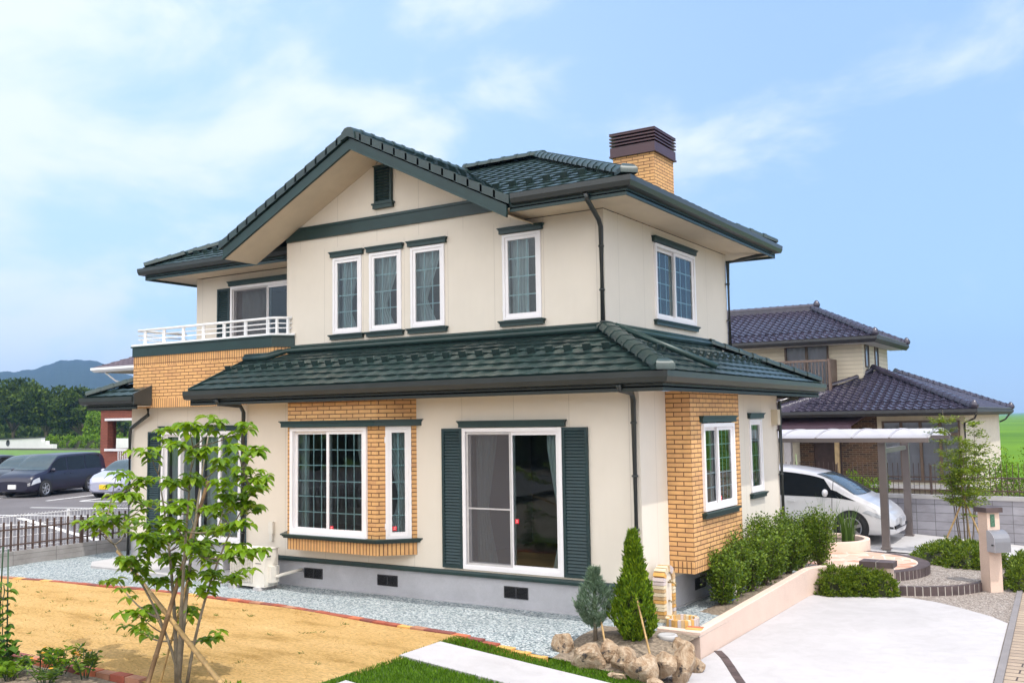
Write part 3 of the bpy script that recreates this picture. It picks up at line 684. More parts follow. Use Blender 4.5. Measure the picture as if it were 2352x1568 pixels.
def casement(loc, rz, w, h, cols, rows, cur=None, deco=True, name='window', dp=.0):
    f = MB(); x = w/2
    add_frame(f, -x, x, 0, h, .045, -.028, .06); add_frame(f, -x+.046, x-.046, .046, h-.046, .05, -.014, .045)
    f.box(-x-.012, -.02, h-.25, -x-.001, -.002, h-.16); f.box(-x-.012, -.02, .14, -x-.001, -.002, .23)
    o = f.build(name, M['white'], house, loc, rz); i = .097
    muntins(o, -x+i, x-i, i, h-i, cols, rows, .018); pane(o, -x+i, x-i, i, h-i, .012)
    if cur:
        c = curtain_mesh(-x+cur[0]*w, -x+cur[1]*w, .02, h-.05, *cur[2:], y=.15); c.build('curtain', M['curtain'], o)
    if deco: lintel(o, w, h); sill(o, w)
    return o
for (x, ww), c in zip(FRONT2, ((.1, .72, .35, .45, -1), (.05, .75, .33, .4, -1), (.02, .7, .36, .4, -1), (.1, .55, None, .4, -1))):
    casement((x, A, W2Z), 0, ww, W2H, 3, 4, c)
def slider(loc, rz, w, h, cols=0, rows=0, screen=False, deco='ls', name='window', flip=False, stick=None, cur=(), dpt=.0, fr=.055):
    """two sliding sashes; left one sits behind"""
    f = MB(); x = w/2; add_frame(f, -x, x, 0, h, fr, -.04, .07)
    s = .05; xm = 0
    y_in, y_out = .028, -.012
    add_frame(f, -x+fr, xm+.03, fr, h-fr, s, y_in, y_in+.03); add_frame(f, xm-.03, x-fr, fr, h-fr, s, y_out, y_out+.03)
    f.box(-x+fr, -.03, fr, x-fr, .06, fr+.012)
    o = f.build(name, M['white'], house, loc, rz)
    a0, a1, b0, b1, c0, c1 = -x+fr+s, xm+.03-s, xm-.03+s, x-fr-s, fr+s, h-fr-s
    pane(o, a0, a1, c0, c1, y_in+.015); pane(o, b0, b1, c0, c1, y_out+.015)
    if cols: muntins(o, a0, a1, c0, c1, cols, rows, y_in+.018); muntins(o, b0, b1, c0, c1, cols, rows, y_out+.018)
    if screen:
        g = MB(); g.m = 0; add_frame(g, -x+fr+.01, xm+.0, fr+.012, h-fr-.005, .03, -.02, -.005); g.box(-x+fr+.04, -.019, h*.425, xm-.03, -.006, h*.425+.022)
        g.m = 1; g.poly((-x+fr+.03, -.012, fr+.03), (xm-.02, -.012, fr+.03), (xm-.02, -.012, h-fr-.03), (-x+fr+.03, -.012, h-fr-.03))
        g.build('insect_screen', [plain('screen_frame', (.52, .50, .50), .5), M['screen']], o)
    for c in cur: curtain_mesh(-x+c[0]*w, -x+c[1]*w, .03, h-.05, *c[2:], y=.15).build('curtain', M['curtain'], o)
    for sx, sz in (stick or ()): sticker(o, sx, sz, y_out+.0145)
    if 'l' in deco: lintel(o, w, h, .055)
    if 's' in deco: sill(o, w)
    return o
def shutter(loc, rz, w, h):
    s = MB(); add_frame(s, 0, w, 0, h, .045, -.04, -.003); s.box(.045, -.034, h*.0+.045, w-.045, -.004, .05)
    n = int((h-.1)/.045)
    for i in range(n):
        z = .05+(h-.1)*(i+.5)/n; s.obox((w/2, -.02, z), (w/2-.044, 0, 0), (0, .009, .018), (0, .006, -.004))
    s.box(.044, -.008, .04, w-.044, -.004, h-.04)
    return s.build('shutter', M['shutter'], house, loc, rz)
# patio slider in the front wall
slider((SLX, 0, SLZ), 0, SLW, SLH, screen=True, deco='l', name='patio_door', stick=[(.075, .72)], cur=[(.08, .30, .42, .5, -1), (.80, .99, .3, .35, 1)])
shutter((SLX-SLW/2-.375, 0, SLZ+.0), 0, .37, SLH-.0); shutter((SLX+SLW/2+.005, 0, SLZ), 0, .40, SLH)
# upper right side window
slider((-A, 3.58, 4.27), R_(90), 1.72, 1.25, 3, 4, cur=[(.04, .22, None, .4, -1), (.52, .75, None, .4, -1)])
# side casement in the lower right wall
casement((0, 4.695, 1.37), R_(90), .65, 1.24, 3, 4, None)
# french door in the recessed left wall and its shutters
slider((-9.76, A, .45), 0, 2.30, 2.09, deco='l', name='french_door', cur=[(.05, .35, None, .4, -1), (.5, .95, None, .4, -1)])
for x in (-.62, .53): fd = MB(); fd.box(x, -.042, .05, x+.07, .07, 2.04); fd.build('mullion', M['white'], house, (-9.76, A, .45))
shutter((-11.33, A, .45), 0, .40, 2.09); shutter((-8.60, A, .45), 0, .42, 2.09)
# balcony door
slider((-9.10, YUL, 3.50), 0, 2.16, 2.02, screen=True, deco='l', name='balcony_door', cur=[(.08, .42, None, .4, -1)])
shutter((-10.58, YUL, 3.50), 0, .37, 2.0)
# gable vent
v = MB(); add_frame(v, -.19, .19, 0, .64, .035, -.06, -.003); v.box(-.155, -.015, .03, .155, -.004, .61)
for i in range(11): v.obox((0, -.032, .05+i*.052), (.154, 0, 0), (0, .018, .014), (0, .003, -.004))
v.box(-.235, -.085, -.03, .235, -.003, .0); v.box(-.215, -.07, -.095, .215, -.003, -.03); v.box(-.21, -.075, .64, .21, -.003, .66)
v.build('gable_vent', M['trim'], house, (-5.13, A, 6.42))
# foundation vents
for x in (-5.9, -4.34, -1.99):
    v = MB(); add_frame(v, -.20, .20, 0, .165, .012, -.012, .03); v.box(-.008, -.010, .012, .008, .02, .153); v.box(-.19, .0, .01, .19, .018, .155)
    for k in range(7): v.box(-.188, -.006, .026+k*.019, .188, .002, .032+k*.019)
    v.build('foundation_vent', M['dark'], house, (x, .02, .14))
for y, x in ((2.0, -.02), (.66, -.02)):
    v = MB(); add_frame(v, -.20, .20, 0, .165, .012, -.012, .03); v.box(-.19, .0, .01, .19, .018, .155); v.build('foundation_vent', M['dark'], house, (x, y, .14), R_(90))

# ------------------------------------------------------------------ front brick bay
BX0, BX1, BD = -6.05, -4.19, .42            # front face span and depth (chamfer on the right, return on the left)
bxl, bxr = -6.32, -3.74
def bay_poly(o=0.0): return [(bxl-o, 0.0), (BX0-o*.6, -BD-o), (BX1+o*.6, -BD-o), (bxr+o, 0.0)]
bay = MB()
def bay_wall(z0, z1, mi):
    bay.m = mi; P = bay_poly()
    for a, b in zip(P[:-1], P[1:]): bay.poly((a[0], a[1], z0), (b[0], b[1], z0), (b[0], b[1], z1), (a[0], a[1], z1))
bay_wall(2.70, z_s1, 0); bay_wall(.655, .84, 1); bay.m = 0
bay.poly(*[(p[0], p[1], .655) for p in bay_poly()][::-1])
fh = [(.09, 1.685, .905, 2.60)]
wall(bay, (BX0, -BD), (BX1, -BD), .905, 2.60, .11, fh, 0, 2)
ch = Vector((bxr-BX1, BD)); cl = ch.length
wall(bay, (BX1, -BD), (bxr, 0), .905, 2.60, .11, [(.15, .52, .905, 2.60)], 0, 2)
wall(bay, (bxl, 0), (BX0, -BD), .905, 2.60, .11, (), 0, 2)
bay_o = part(bay, 'brick_bay', [M['brick'], M['soldier'], M['inner']])
bt = MB()
for z0, z1, o in ((2.60, 2.665, .10), (2.665, 2.685, .115), (2.685, 2.70, .135)): bt.prism(bay_poly(o), z0, z1)
part(bt, 'lintel', M['trim'], bay_o)
bt = MB()
for z0, z1, o in ((.84, .865, .06), (.865, .885, .08), (.885, .905, .105)): bt.prism(bay_poly(o), z0, z1)
part(bt, 'sill', M['trim'], bay_o)
slider(((BX0+.0875*1+BX0+1.685)/2, -BD, .905), 0, 1.61, 1.69, 4, 6, deco='', cur=[(.0, .15, None, .4, -1), (.80, .98, .25, .4, 1)], stick=[(.07, .125)], fr=.06)
cang = math.atan2(ch.y, ch.x); cm = Vector((BX1, -BD)) + ch*(.335/cl)
o = casement((cm.x, cm.y, .905), cang, .39, 1.69, 2, 6, (.05, .85, .35, .35, 1), deco=False); sticker(o, -.06, .15, .011)

# ------------------------------------------------------------------ right-hand brick bay
RBX, RY0, RY1, RZ = .368, .862, 2.84, .528
rb = MB()
for z0, z1, mi in ((RZ+.16, z_s1, 0), (RZ, RZ+.16, 1)):
    rb.m = mi; rb.poly((0, RY0, z0), (RBX, RY0, z0), (RBX, RY0, z1), (0, RY0, z1)); rb.poly((RBX, RY1, z0), (0, RY1, z0), (0, RY1, z1), (RBX, RY1, z1))
rb.m = 1; wall(rb, (RBX, RY0), (RBX, RY1), RZ, RZ+.16, .12, (), 1, 2); wall(rb, (RBX, RY0), (RBX, RY1), RZ+.16, z_s1, .12, [(1.28-RY0, 2.50-RY0, 1.36, 2.585)], 0, 2)
rb.m = 1; rb.poly((0, RY0, RZ), (0, RY1, RZ), (RBX, RY1, RZ), (RBX, RY0, RZ))
part(rb, 'brick_bay', [M['brick'], M['soldier'], M['inner']])
slider((RBX, 1.89, 1.335), R_(90), 1.28, 1.235, 3, 5, deco='ls', stick=[(.06, .14)], cur=[(.0, .3, None, .4, -1)])
# small vent hood and beam end on the right wall
v = MB(); v.box(0, 5.62, 2.5, .12, 5.78, 2.78); part(v, 'vent_hood', plain('beige_hood', (.55, .48, .36), .6))

# ------------------------------------------------------------------ balcony
PXL, PY, PKX, PKY = -11.48, .65, -7.54, .65
bp_ = [(PXL, 1.9), (PXL, PY), (PKX, PY), (XL+.20, A+.0)]
def strip(mb, path, z0, z1, th=.12, o=0.0):
    mb.sweep([(p[0], p[1], 0) for p in path], [(o, z0), (o, z1), (-th, z1), (-th, z0)])
bal = MB(); bal.m = 0; strip(bal, bp_, 3.20, 3.86); bal.m = 1; strip(bal, bp_, 3.86, 4.05); strip(bal, bp_, 3.02, 3.20)
bal.m = 2; bal.box(PXL+.1, PY+.1, 3.10, XL-.01, YUL, 3.20)
bal.prism([(PXL, A+.005), (PXL, PY+.02), (PKX, PY+.02), (XL+.16, A+.005)], 3.022, 3.05)
bal_o = part(bal, 'balcony', [M['brick'], M['soldier'], M['siding']])
b = MB(); strip(b, bp_, 4.05, 4.255, .14, .02); strip(b, bp_, 4.235, 4.262, .15, .045); part(b, 'band', M['trim'], bal_o)
b = MB(); strip(b, bp_, 4.262, 4.30, .17, .035); part(b, 'coping', M['railing'], bal_o)
r = MB(); rp = [(PXL+.06, 1.9, 0), (PXL+.06, PY+.06, 0), (PKX-.02, PY+.06, 0), (XL+.14, A-.01, 0)]
for z, rr in ((4.585, .024), (4.485, .012), (4.40, .012)):
    r.tube([(PXL-.02 if i == 1 and False else p[0], p[1], z) for i, p in enumerate(rp)], rr, 8)
for k in range(7):
    x = PXL+.28+k*(PKX-PXL-.45)/6
    for dx in (-.02, .02): r.box(x+dx-.012, PY+.045, 4.30, x+dx+.012, PY+.075, 4.565)
for x, y in ((PKX+.02, PY+.10), (XL+.09, A-.06)): r.box(x-.02, y-.02, 4.30, x+.02, y+.02, 4.565)
part(r, 'railing', M['railing'], bal_o)

# ------------------------------------------------------------------ chimney
CX0, CX1, CY0, CY1 = -2.87, -1.99, 5.25, 6.2
c = MB()
for a, b in (((CX0, CY0), (CX1, CY0)), ((CX1, CY0), (CX1, CY1)), ((CX1, CY1), (CX0, CY1)), ((CX0, CY1), (CX0, CY0))): c.poly((*a, 6.3), (*b, 6.3), (*b, 7.85), (*a, 7.85))
ch_o = part(c, 'chimney', M['brick'])
c = MB(); c.box(CX0-.04, CY0-.04, 7.82, CX1+.04, CY1+.04, 8.0); c.box(CX0-.055, CY0-.055, 7.80, CX1+.055, CY1+.055, 7.83); c.box(CX0+.04, CY0+.04, 8.0, CX1-.04, CY1-.04, 8.28)
for k in range(4):
    z = 8.035+k*.066
    for s in (1,):
        c.prism([(CX0-.05, CY0-.05), (CX1+.05, CY0-.05), (CX1+.05, CY1+.05), (CX0-.05, CY1+.05)], z, z+.026)
c.box(CX0-.05, CY0-.05, 8.27, CX1+.05, CY1+.05, 8.285)
part(c, 'chimney_cap', M['capmetal'], ch_o)
# ================================================================== SITE
def S(t): t = max(0.0, min(1.0, t)); return t*t*(3-2*t)
def hz(x, y): return -0.25*max(0.0, min(1.0, (x+1.75)/2.85))*S((-y-0.95)/0.85)
def sheet(name, x0, x1, y0, y1, dz, mat, n=(24, 12), inside=None, fn=hz, kind='structure', jit=0.0, **kw):
    mb = MB(); rows = []
    for j in range(n[1]+1):
        rows.append([(x0+(x1-x0)*i/n[0], y0+(y1-y0)*j/n[1], 0) for i in range(n[0]+1)])
    mb.grid([[(p[0], p[1], fn(p[0], p[1])+dz) for p in r] for r in rows]); o = mb.build(name, mat)
    if inside:
        import bmesh
        bm = bmesh.new(); bm.from_mesh(o.data)
        for a, b in zip(inside, inside[1:]+inside[:1]):
            nrm = Vector((b[1]-a[1], a[0]-b[0], 0))
            bmesh.ops.bisect_plane(bm, geom=bm.verts[:]+bm.edges[:]+bm.faces[:], plane_co=(a[0], a[1], 0), plane_no=nrm, clear_outer=True)
        bm.to_mesh(o.data); bm.free()
    return setp(o, kind=kind, **kw)
def flatpoly(name, pts, z, mat, kind='structure'):
    mb = MB(); mb.poly(*[(p[0], p[1], z if len(p) < 3 else p[2]) for p in pts]); return setp(mb.build(name, mat), kind=kind)
# one ground sheet to the horizon
m = NT('field_ground'); a = m.noise(0.02, 5); b = m.noise(0.9, 5)
col = m.ramp(a, [(0.35, (0.075, 0.165, 0.008)), (0.65, (0.115, 0.225, 0.010))]); col = m.mix(0.4, col, m.ramp(b, [(0.3, (0.7,)*3), (0.7, (1.2,)*3)]), 'MULTIPLY')
col = m.mix(0.6, col, m.ramp(m.noise(1.0, 4, 0.6, stretch=(0.004, 0.035, 1)), [(0.35, (0.62, 0.7, 0.6)), (0.65, (1.15, 1.1, 1.0))]), 'MULTIPLY'); m.set(col, 0.9, Specular_IOR_Level=0.1); M['field'] = m.mat
g = MB()
rad = [0, 30, 60, 120, 250, 500, 1000, 2500, 6000, 12000]
rows = [[(r*math.cos(t), r*math.sin(t), -0.62) for t in [2*math.pi*k/64 for k in range(64)]] for r in rad[1:]]
ids = g.grid(rows, wrap=True); g.f(ids[0])
setp(g.build('ground', M['field']), kind='structure')
# yard surfaces
sheet('gravel_path', -13.21, -11.7, 1.2, 9.0, 0.0, M['gravel'], (8, 24), fn=lambda x, y: .012*math.sin(x*3.1)*math.sin(y*4.3))
sheet('gravel_path', .0, .93, 1.2, 5.2, 0.0, M['gravel'], (8, 24), fn=lambda x, y: .012*math.sin(x*3.1)*math.sin(y*4.3))
m = NT('dry_straw_lawn'); n1 = m.noise(1.1, 7, 0.65, stretch=(0.7, 2.0, 1)); n2 = m.noise(28, 5, 0.7, stretch=(0.6, 1.6, 1)); n3 = m.noise(150, 3, 0.7)
col = m.ramp(n1, [(0.30, (0.46, 0.285, 0.095)), (0.46, (0.70, 0.455, 0.185)), (0.70, (0.82, 0.56, 0.26))])
col = m.mix(0.75, col, m.ramp(n2, [(0.28, (0.45, 0.42, 0.36)), (0.62, (1.12, 1.1, 1.08))]), 'MULTIPLY')
col = m.mix(m.math('GREATER_THAN', m.noise(3.3, 6, 0.75), 0.66), col, (0.22, 0.17, 0.035)); m.set(col, 0.95, Specular_IOR_Level=0.1)
m.bump(m.math('ADD', m.math('MULTIPLY', n1, 1.2), m.math('ADD', n2, m.math('MULTIPLY', n3, 0.8))), 0.9, 0.035); M['straw'] = m.mat
EDG = [(-13.05, -1.95), (-11.62, -1.78), (-8.3, -1.44), (-5.27, -1.40), (-3.24, -1.61), (-2.0, -1.72), (-.36, -1.86)]
NEAR = [(-1.66, -5.12), (-3.39, -5.09), (-4.33, -5.13), (-5.5, -5.12), (-9, -5.1), (-13.05, -5.1)]
def pl_y(P, x):
    P = sorted(P)
    for a, b in zip(P, P[1:]):
        if a[0] <= x <= b[0]: return a[1]+(b[1]-a[1])*(x-a[0])/(b[0]-a[0])
    return P[0][1] if x < P[0][0] else P[-1][1]
gr = MB(); rows = []
for j in range(25):
    row = []
    for i in range(111):
        x = -13.21+14.14*i/110; ya = pl_y(EDG, x)+.03 if x < -.36 else -1.80+(x+.36)*1.05; ya = min(ya, -.43); y = ya+(1.2-ya)*j/24; row.append((x, y, hz(x, y)+.002+.012*math.sin(x*3.1)*math.sin(y*4.3)))
    rows.append(row)
gr.grid(rows); setp(gr.build('gravel_path', M['gravel']), kind='structure')
lawn = MB(); nx = 70; rows = []
for j in range(41):
    row = []
    for i in range(nx+1):
        x = -13.05+(13.05-1.62)*i/nx; ya, yb = -5.12, pl_y(EDG, x)-.02; y = ya+(yb-ya)*j/40
        row.append((x, y, hz(x, y)-.004+.010*math.sin(x*2.1+y)*math.sin(y*2.7)))
    rows.append(row)
lawn.grid(rows); setp(lawn.build('lawn', M['straw']), kind='structure')
def edging(name, path, w, seed, cols, label, mats, z=.012, ln=.235, h=.10):
    mb = MB(); rnd = random.Random(seed); P = [Vector((p[0], p[1], 0)) for p in path]; segs = [(a, b, (b-a).length) for a, b in zip(P, P[1:])]; tot = sum(s[2] for s in segs); d = 0
    while d < tot-.05:
        pts = []
        for q in (d+.006, min(d+ln-.006, tot)):
            r = q
            for a, b, l in segs:
                if r <= l: break
                r -= l
            pts.append(a+(b-a)*min(1, r/l))
        c = (pts[0]+pts[1])/2; u = (pts[1]-pts[0])/2; s = Vector((-u.y, u.x, 0)).normalized()*w/2; mb.m = rnd.choice(cols)
        zz = hz(c.x, c.y)+z+rnd.uniform(-.004, .004); mb.obox((c.x, c.y, zz-h/2), u, s, Vector((0, 0, h/2))); d += ln
    return setp(mb.build(name, mats), label, 'edging')
BR = [plain('red_brick_paver', (.30, .075, .045), .8, .2, 9), plain('maroon_brick_paver', (.20, .060, .050), .8, .2, 9), plain('tan_brick_paver', (.36, .17, .105), .8, .2, 9), plain('yellow_brick_paver', (.62, .34, .10), .8, .15, 9), plain('orange_brick_paver', (.46, .13, .06), .8, .2, 9)]
edging('brick_edging', EDG, .11, 3, [0, 0, 1, 2, 1, 4, 0, 2, 3], 'row of red, brown and yellow bricks between gravel path and straw lawn', BR)
edging('brick_edging', NEAR[1:], .12, 5, [0, 1, 0, 4, 2], 'red brick row behind the flower bed at the near edge of the lawn', BR, z=.025)
# green turf round the stepping slabs
turf = sheet('turf_base', -1.72, 1.15, -5.6, -1.72, -.010, plain('turf_soil', (.06, .11, .015), .95, .3, 9), (20, 24), inside=[(-1.70, -5.6), (1.36, -5.6), (1.10, -1.6), (.98, -.95), (.3, -1.4), (-.40, -1.92), (-2.0, -1.79), (-2.05, -1.85)])
def slab(x0, x1, y0, y1, label):
    mb = MB(); n = 2
    rows = [[(x0+(x1-x0)*i/n, y, hz(x0+(x1-x0)*i/n, -2.5)+.024) for i in range(n+1)] for y in (y0, y1)]
    mb.grid(rows, smooth=False)
    low = [[(p[0], p[1], p[2]-.08) for p in r] for r in rows]
    mb.grid([low[0], rows[0]], False); mb.grid([rows[1], low[1]], False)
    mb.poly(low[0][0], rows[0][0], rows[1][0], low[1][0]); mb.poly(low[0][n], low[1][n], rows[1][n], rows[0][n])
    return setp(mb.build('paving_slab', M['concrete']), label, 'paving', 'concrete strips crossing the turf')
slab(-1.68, 1.13, -2.98, -2.20, 'long white concrete slab between two strips of green turf')
slab(-1.52, 1.22, -4.95, -4.05, 'white concrete slab cut off by the bottom edge, left of the dark brick band')
# soil of the planting bed between wall, rocks and gravel
sheet('soil_bed', -.36, .93, -1.80, -.43, .0, M['soil'], (20, 20), fn=lambda x, y: hz(x, y)+.012+.07*math.sin(min(1, max(0, (x+.4)/1.3))*3.14)*math.sin(min(1, max(0, (y+1.8)/1.35))*3.14)+.010*math.sin(x*17)*math.sin(y*21))
sheet('soil_bed', .30, .87, .9, 4.6, -.014, M['soil'], (8, 30), fn=lambda x, y: .05*math.sin(min(1, max(0, (x-.3)/.6))*3.14)*min(1, (y-.9)*2)+.006*math.sin(x*17)*math.sin(y*11))
sheet('soil_bed', -8.5, -1.5, -7.5, -5.2, -.03, M['soil'], (30, 10), fn=lambda x, y: .012*math.sin(x*9)*math.sin(y*8))
# ---- driveway, aggregate forecourt, street
def arc(c, r, a0, a1, n): return [(c[0]+r*math.cos(R_(a0+(a1-a0)*i/n)), c[1]+r*math.sin(R_(a0+(a1-a0)*i/n))) for i in range(n+1)]
DZ = -.262
flatpoly('forecourt', [(.7, -12), (4.75, -12), (3.72, 8.5), (3.2, 12.45), (-6, 12.45), (-6, 8.2), (.2, 8.2), (.7, 3)], DZ-.012, M['aggregate'])
dr = [(1.45, -9), (4.52, -9), (4.07, .1), (3.90, 3.49), (3.62, 3.93), (3.13, 4.42), (2.78, 4.70), (2.42, 4.86), (2.0, 4.88), (1.52, 4.74), (.93, 4.42), (.945, -.45), (1.02, -.85), (1.12, -1.6), (1.22, -4)]
mb = MB(); mb.poly(*[(p[0], p[1], DZ) for p in dr]); setp(mb.build('driveway', M['concrete']), kind='structure')
# dark brick band crossing the driveway
mb = MB(); P = [(.965, .05), (1.16, -.24), (1.38, -.63), (1.56, -.96), (1.735, -1.27), (1.92, -1.68), (2.06, -2.05), (2.2, -2.5), (2.3, -2.9)]
for a, b in zip(P, P[1:]):
    a, b = Vector((*a, DZ+.0)), Vector((*b, DZ+.0)); n = max(1, round((b-a).length/.21)); s = Vector((-(b-a).y, (b-a).x, 0)).normalized()*.048
    for k in range(n):
        p, q = a+(b-a)*(k/n)+(b-a).normalized()*.006, a+(b-a)*((k+1)/n)-(b-a).normalized()*.006; mb.obox((p+q)/2+Vector((0, 0, -.006)), (q-p)/2, s, (0, 0, .012))
setp(mb.build('brick_band', M['darkbrick']), 'curved line of dark brown bricks inlaid across the white driveway', 'edging')
# street gutter kerb and stone-block pavement
k = MB(); ang = math.atan2(-.05, 1)
k.ext([(4.54, -9, -.40), (4.62, -9, -.40), (4.62, -9, DZ+.016), (4.54, -9, DZ+.016)][::-1], (-.05*25, 25, 0)); kerb = k.build('kerb', concrete_mat('kerb_concrete', (.22, .205, .21), .15, 3)); setp(kerb, kind='structure')
M['paver'] = brick_mat('street_stone', (.36, .28, .21), (.26, .20, .155), (.07, .055, .05), .95, .17, .010, bias=-.3, rough=.9, bump=.8)
mb = MB(); mb.poly((4.622, -9, DZ-.01), (16, -9, DZ-.01), (16, 40, DZ-.01), (2.172, 40, DZ-.01)); setp(mb.build('pavement', M['paver']), kind='structure')
mb = MB(); mb.poly((-40, -60, -.30), (4.5, -60, -.30), (4.5, -5.0, -.30), (-40, -5.0, -.30)); setp(mb.build('near_ground', M['soil']), kind='structure')
mb = MB(); mb.poly((16, -60, -.30), (60, -60, -.30), (60, 40, -.30), (16, 40, -.30)); mb.poly((4.5, -60, -.3), (16, -60, -.3), (16, -9, -.3), (4.5, -9, -.3)); setp(mb.build('street', M['asphalt']), kind='structure')
# carport slab
mb = MB(); mb.poly((-6.5, 8.75, -.10), (1.35, 8.75, -.105), (2.6, 9.0, -.16), (3.75, 8.6, -.25), (3.60, 12.40, -.27), (1.2, 12.40, -.11), (-6.5, 12.40, -.10)); mb.poly((-6.5, 8.75, -.10), (-6.5, 8.75, -.4), (1.35, 8.75, -.4), (1.35, 8.75, -.105))
setp(mb.build('carport_floor', M['slab']), kind='structure')
mb = MB(); mb.tube([(1.2, 9.0, -.10), (1.9, 8.95, -.12), (2.6, 9.15, -.16), (3.3, 9.35, -.21), (3.9, 9.3, -.25)], .013, 6); setp(mb.build('hose', M['blackplastic']), 'thin black hose lying across the pale concrete before the block wall', 'hose')
# ---- pink rendered garden wall
WT = lambda t: .06+.11*t
gw = MB(); path = [(.36, -.42, .05), (.925, -.42, .05), (.93, 1.2, .09), (.93, 3.0, .13), (.93, 4.25, .16)] + [(.93+.75*(1-math.cos(R_(a))), 4.25+.75*math.sin(R_(a)), .165+.02*a/90) for a in range(10, 91, 10)] + [(1.75, 5.0, .19)]
P = [Vector((p[0], p[1], 0)) for p in path]; rings = []
for i, p in enumerate(P):
    def nrm(a, b): d = (b-a).normalized(); return Vector((d.y, -d.x, 0))
    n1 = nrm(P[max(0, i-1)], P[max(1, i)]); n2 = nrm(P[min(i, len(P)-2)], P[min(i+1, len(P)-1)]); o = (n1+n2)/(1+n1.dot(n2)); zt_ = path[i][2]
    rings.append(gw.vs([p+Vector((0, 0, -.4)), p+Vector((0, 0, zt_-.008)), p-o*.008+Vector((0, 0, zt_)), p-o*.115+Vector((0, 0, zt_)), p-o*.12+Vector((0, 0, zt_-.006)), p-o*.12+Vector((0, 0, -.4))]))
for A_, B_ in zip(rings, rings[1:]):
    for q in range(6): gw.f((A_[q], B_[q], B_[(q+1) % 6], A_[(q+1) % 6]))
gw.f(rings[0]); gw.f(rings[-1][::-1])
setp(gw.build('garden_wall', M['stucco']), 'low pink rendered wall running from the rockery and curving round to the capped pillar', 'wall')
pl_ = thing('gate_pillar', 'low pink pillar with a dark two brick cap ending the curved wall', 'pillar', (1.86, 5.10, -.27))
mb = MB(); mb.box(-.215, -.14, -.05, .215, .14, .44); mb.build('post', M['stucco'], pl_)
mb = MB(); mb.box(-.265, -.17, .44, -.006, .17, .53); mb.box(.006, -.17, .44, .265, .17, .53); c_ = mb.build('cap', M['darkbrick'], pl_)
mb = MB(); mb.box(-.006, -.165, .445, .006, .165, .526); mb.build('joint', M['mortar'], c_)
# ---- terrace and steps
def brick_arc(mb, c, r0, r1, a0, a1, z0, z1, bw=.105, gap=.016):
    n = max(1, round(abs(R_(a1-a0))*r1/bw)); da = (a1-a0)/n; g_ = math.degrees(gap/r1)
    for k in range(n):
        b0, b1 = a0+da*k+g_/2, a0+da*(k+1)-g_/2; p = [arc(c, r, b0, b1, 1) for r in (r0, r1)]
        mb.prism([p[0][0], p[1][0], p[1][1], p[0][1]], z0, z1)
m = NT('flagstone'); v = m.N.new('ShaderNodeTexVoronoi'); v.inputs['Scale'].default_value = 3.6; v.feature = 'F1'; m.link(m.tc.outputs['Object'], v.inputs['Vector'])
v2 = m.N.new('ShaderNodeTexVoronoi'); v2.inputs['Scale'].default_value = 3.6; v2.feature = 'DISTANCE_TO_EDGE'; m.link(m.tc.outputs['Object'], v2.inputs['Vector'])
sp = m.N.new('ShaderNodeSeparateColor'); m.link(v.outputs['Color'], sp.inputs[0])
col = m.ramp(sp.outputs[0], [(0, (.50, .25, .17)), (.35, (.58, .38, .29)), (.7, (.60, .48, .37)), (1, (.62, .44, .36))]); col = m.mix(.5, col, m.ramp(m.noise(7, 5), [(.3, (.85,)*3), (.7, (1.05,)*3)]), 'MULTIPLY')
col = m.mix(m.math('LESS_THAN', v2.outputs['Distance'], .022), col, (.58, .53, .48)); m.set(col, .8); m.bump(m.math('MINIMUM', v2.outputs['Distance'], .06), .4, .05); M['flag'] = m.mat
TC, TR = (.85, 6.60), 1.54
ter = thing('terrace', 'round terrace of pink and cream flagstones rimmed with dark bricks', 'terrace', (*TC, 0))
mb = MB(); mb.prism(arc((0, 0), TR-.20, 0, 354, 59), -.14, .020); mb.build('paving', M['flag'], ter)
mb = MB(); brick_arc(mb, (0, 0), TR-.20, TR, -95, 150, -.16, .016, .105); mb.build('brick_rim', M['darkbrick'], ter)
mb = MB(); mb.prism(arc((0, 0), TR-.004, -95, 150, 50)+arc((0, 0), TR-.19, 150, -95, 50), -.16, .010); mb.build('joint', M['mortar'], ter)
st = thing('garden_step', 'curved lower step of exposed aggregate edged with dark brick', 'step', (1.9, 6.5, 0)); SR = 1.45
mb = MB(); mb.prism([(-.1, -1.2)]+arc((0, 0), SR-.10, -86, 5, 30)+[(1.6, .6), (1.55, 1.9), (-.9, 1.9)], -.4, -.135); mb.build('tread', M['aggregate'], st)
mb = MB(); brick_arc(mb, (0, 0), SR-.095, SR, -84, -17, -.29, -.128, .118); mb.build('brick_nosing', M['darkbrick'], st)
mb = MB(); mb.prism(arc((0, 0), SR-.003, -84, -17, 30)+arc((0, 0), SR-.09, -17, -84, 30), -.29, -.133); mb.build('joint', M['mortar'], st)
# curved pink planter behind the terrace
pw = thing('planter', 'round pink rendered planter behind the flagstone terrace', 'planter', (.17, 8.28, 0))
mb = MB(); rr = [(.86, -.05), (.86, .20), (.855, .21), (.75, .21), (.745, .20), (.745, .05)]; mb.lathe(rr, (0, 0, 0), 40, cap=False); mb.build('rim', M['stucco'], pw)
mb = MB(); mb.lathe([(.75, .12), (.01, .14)], (0, 0, 0), 30); mb.build('soil', M['soil'], pw)
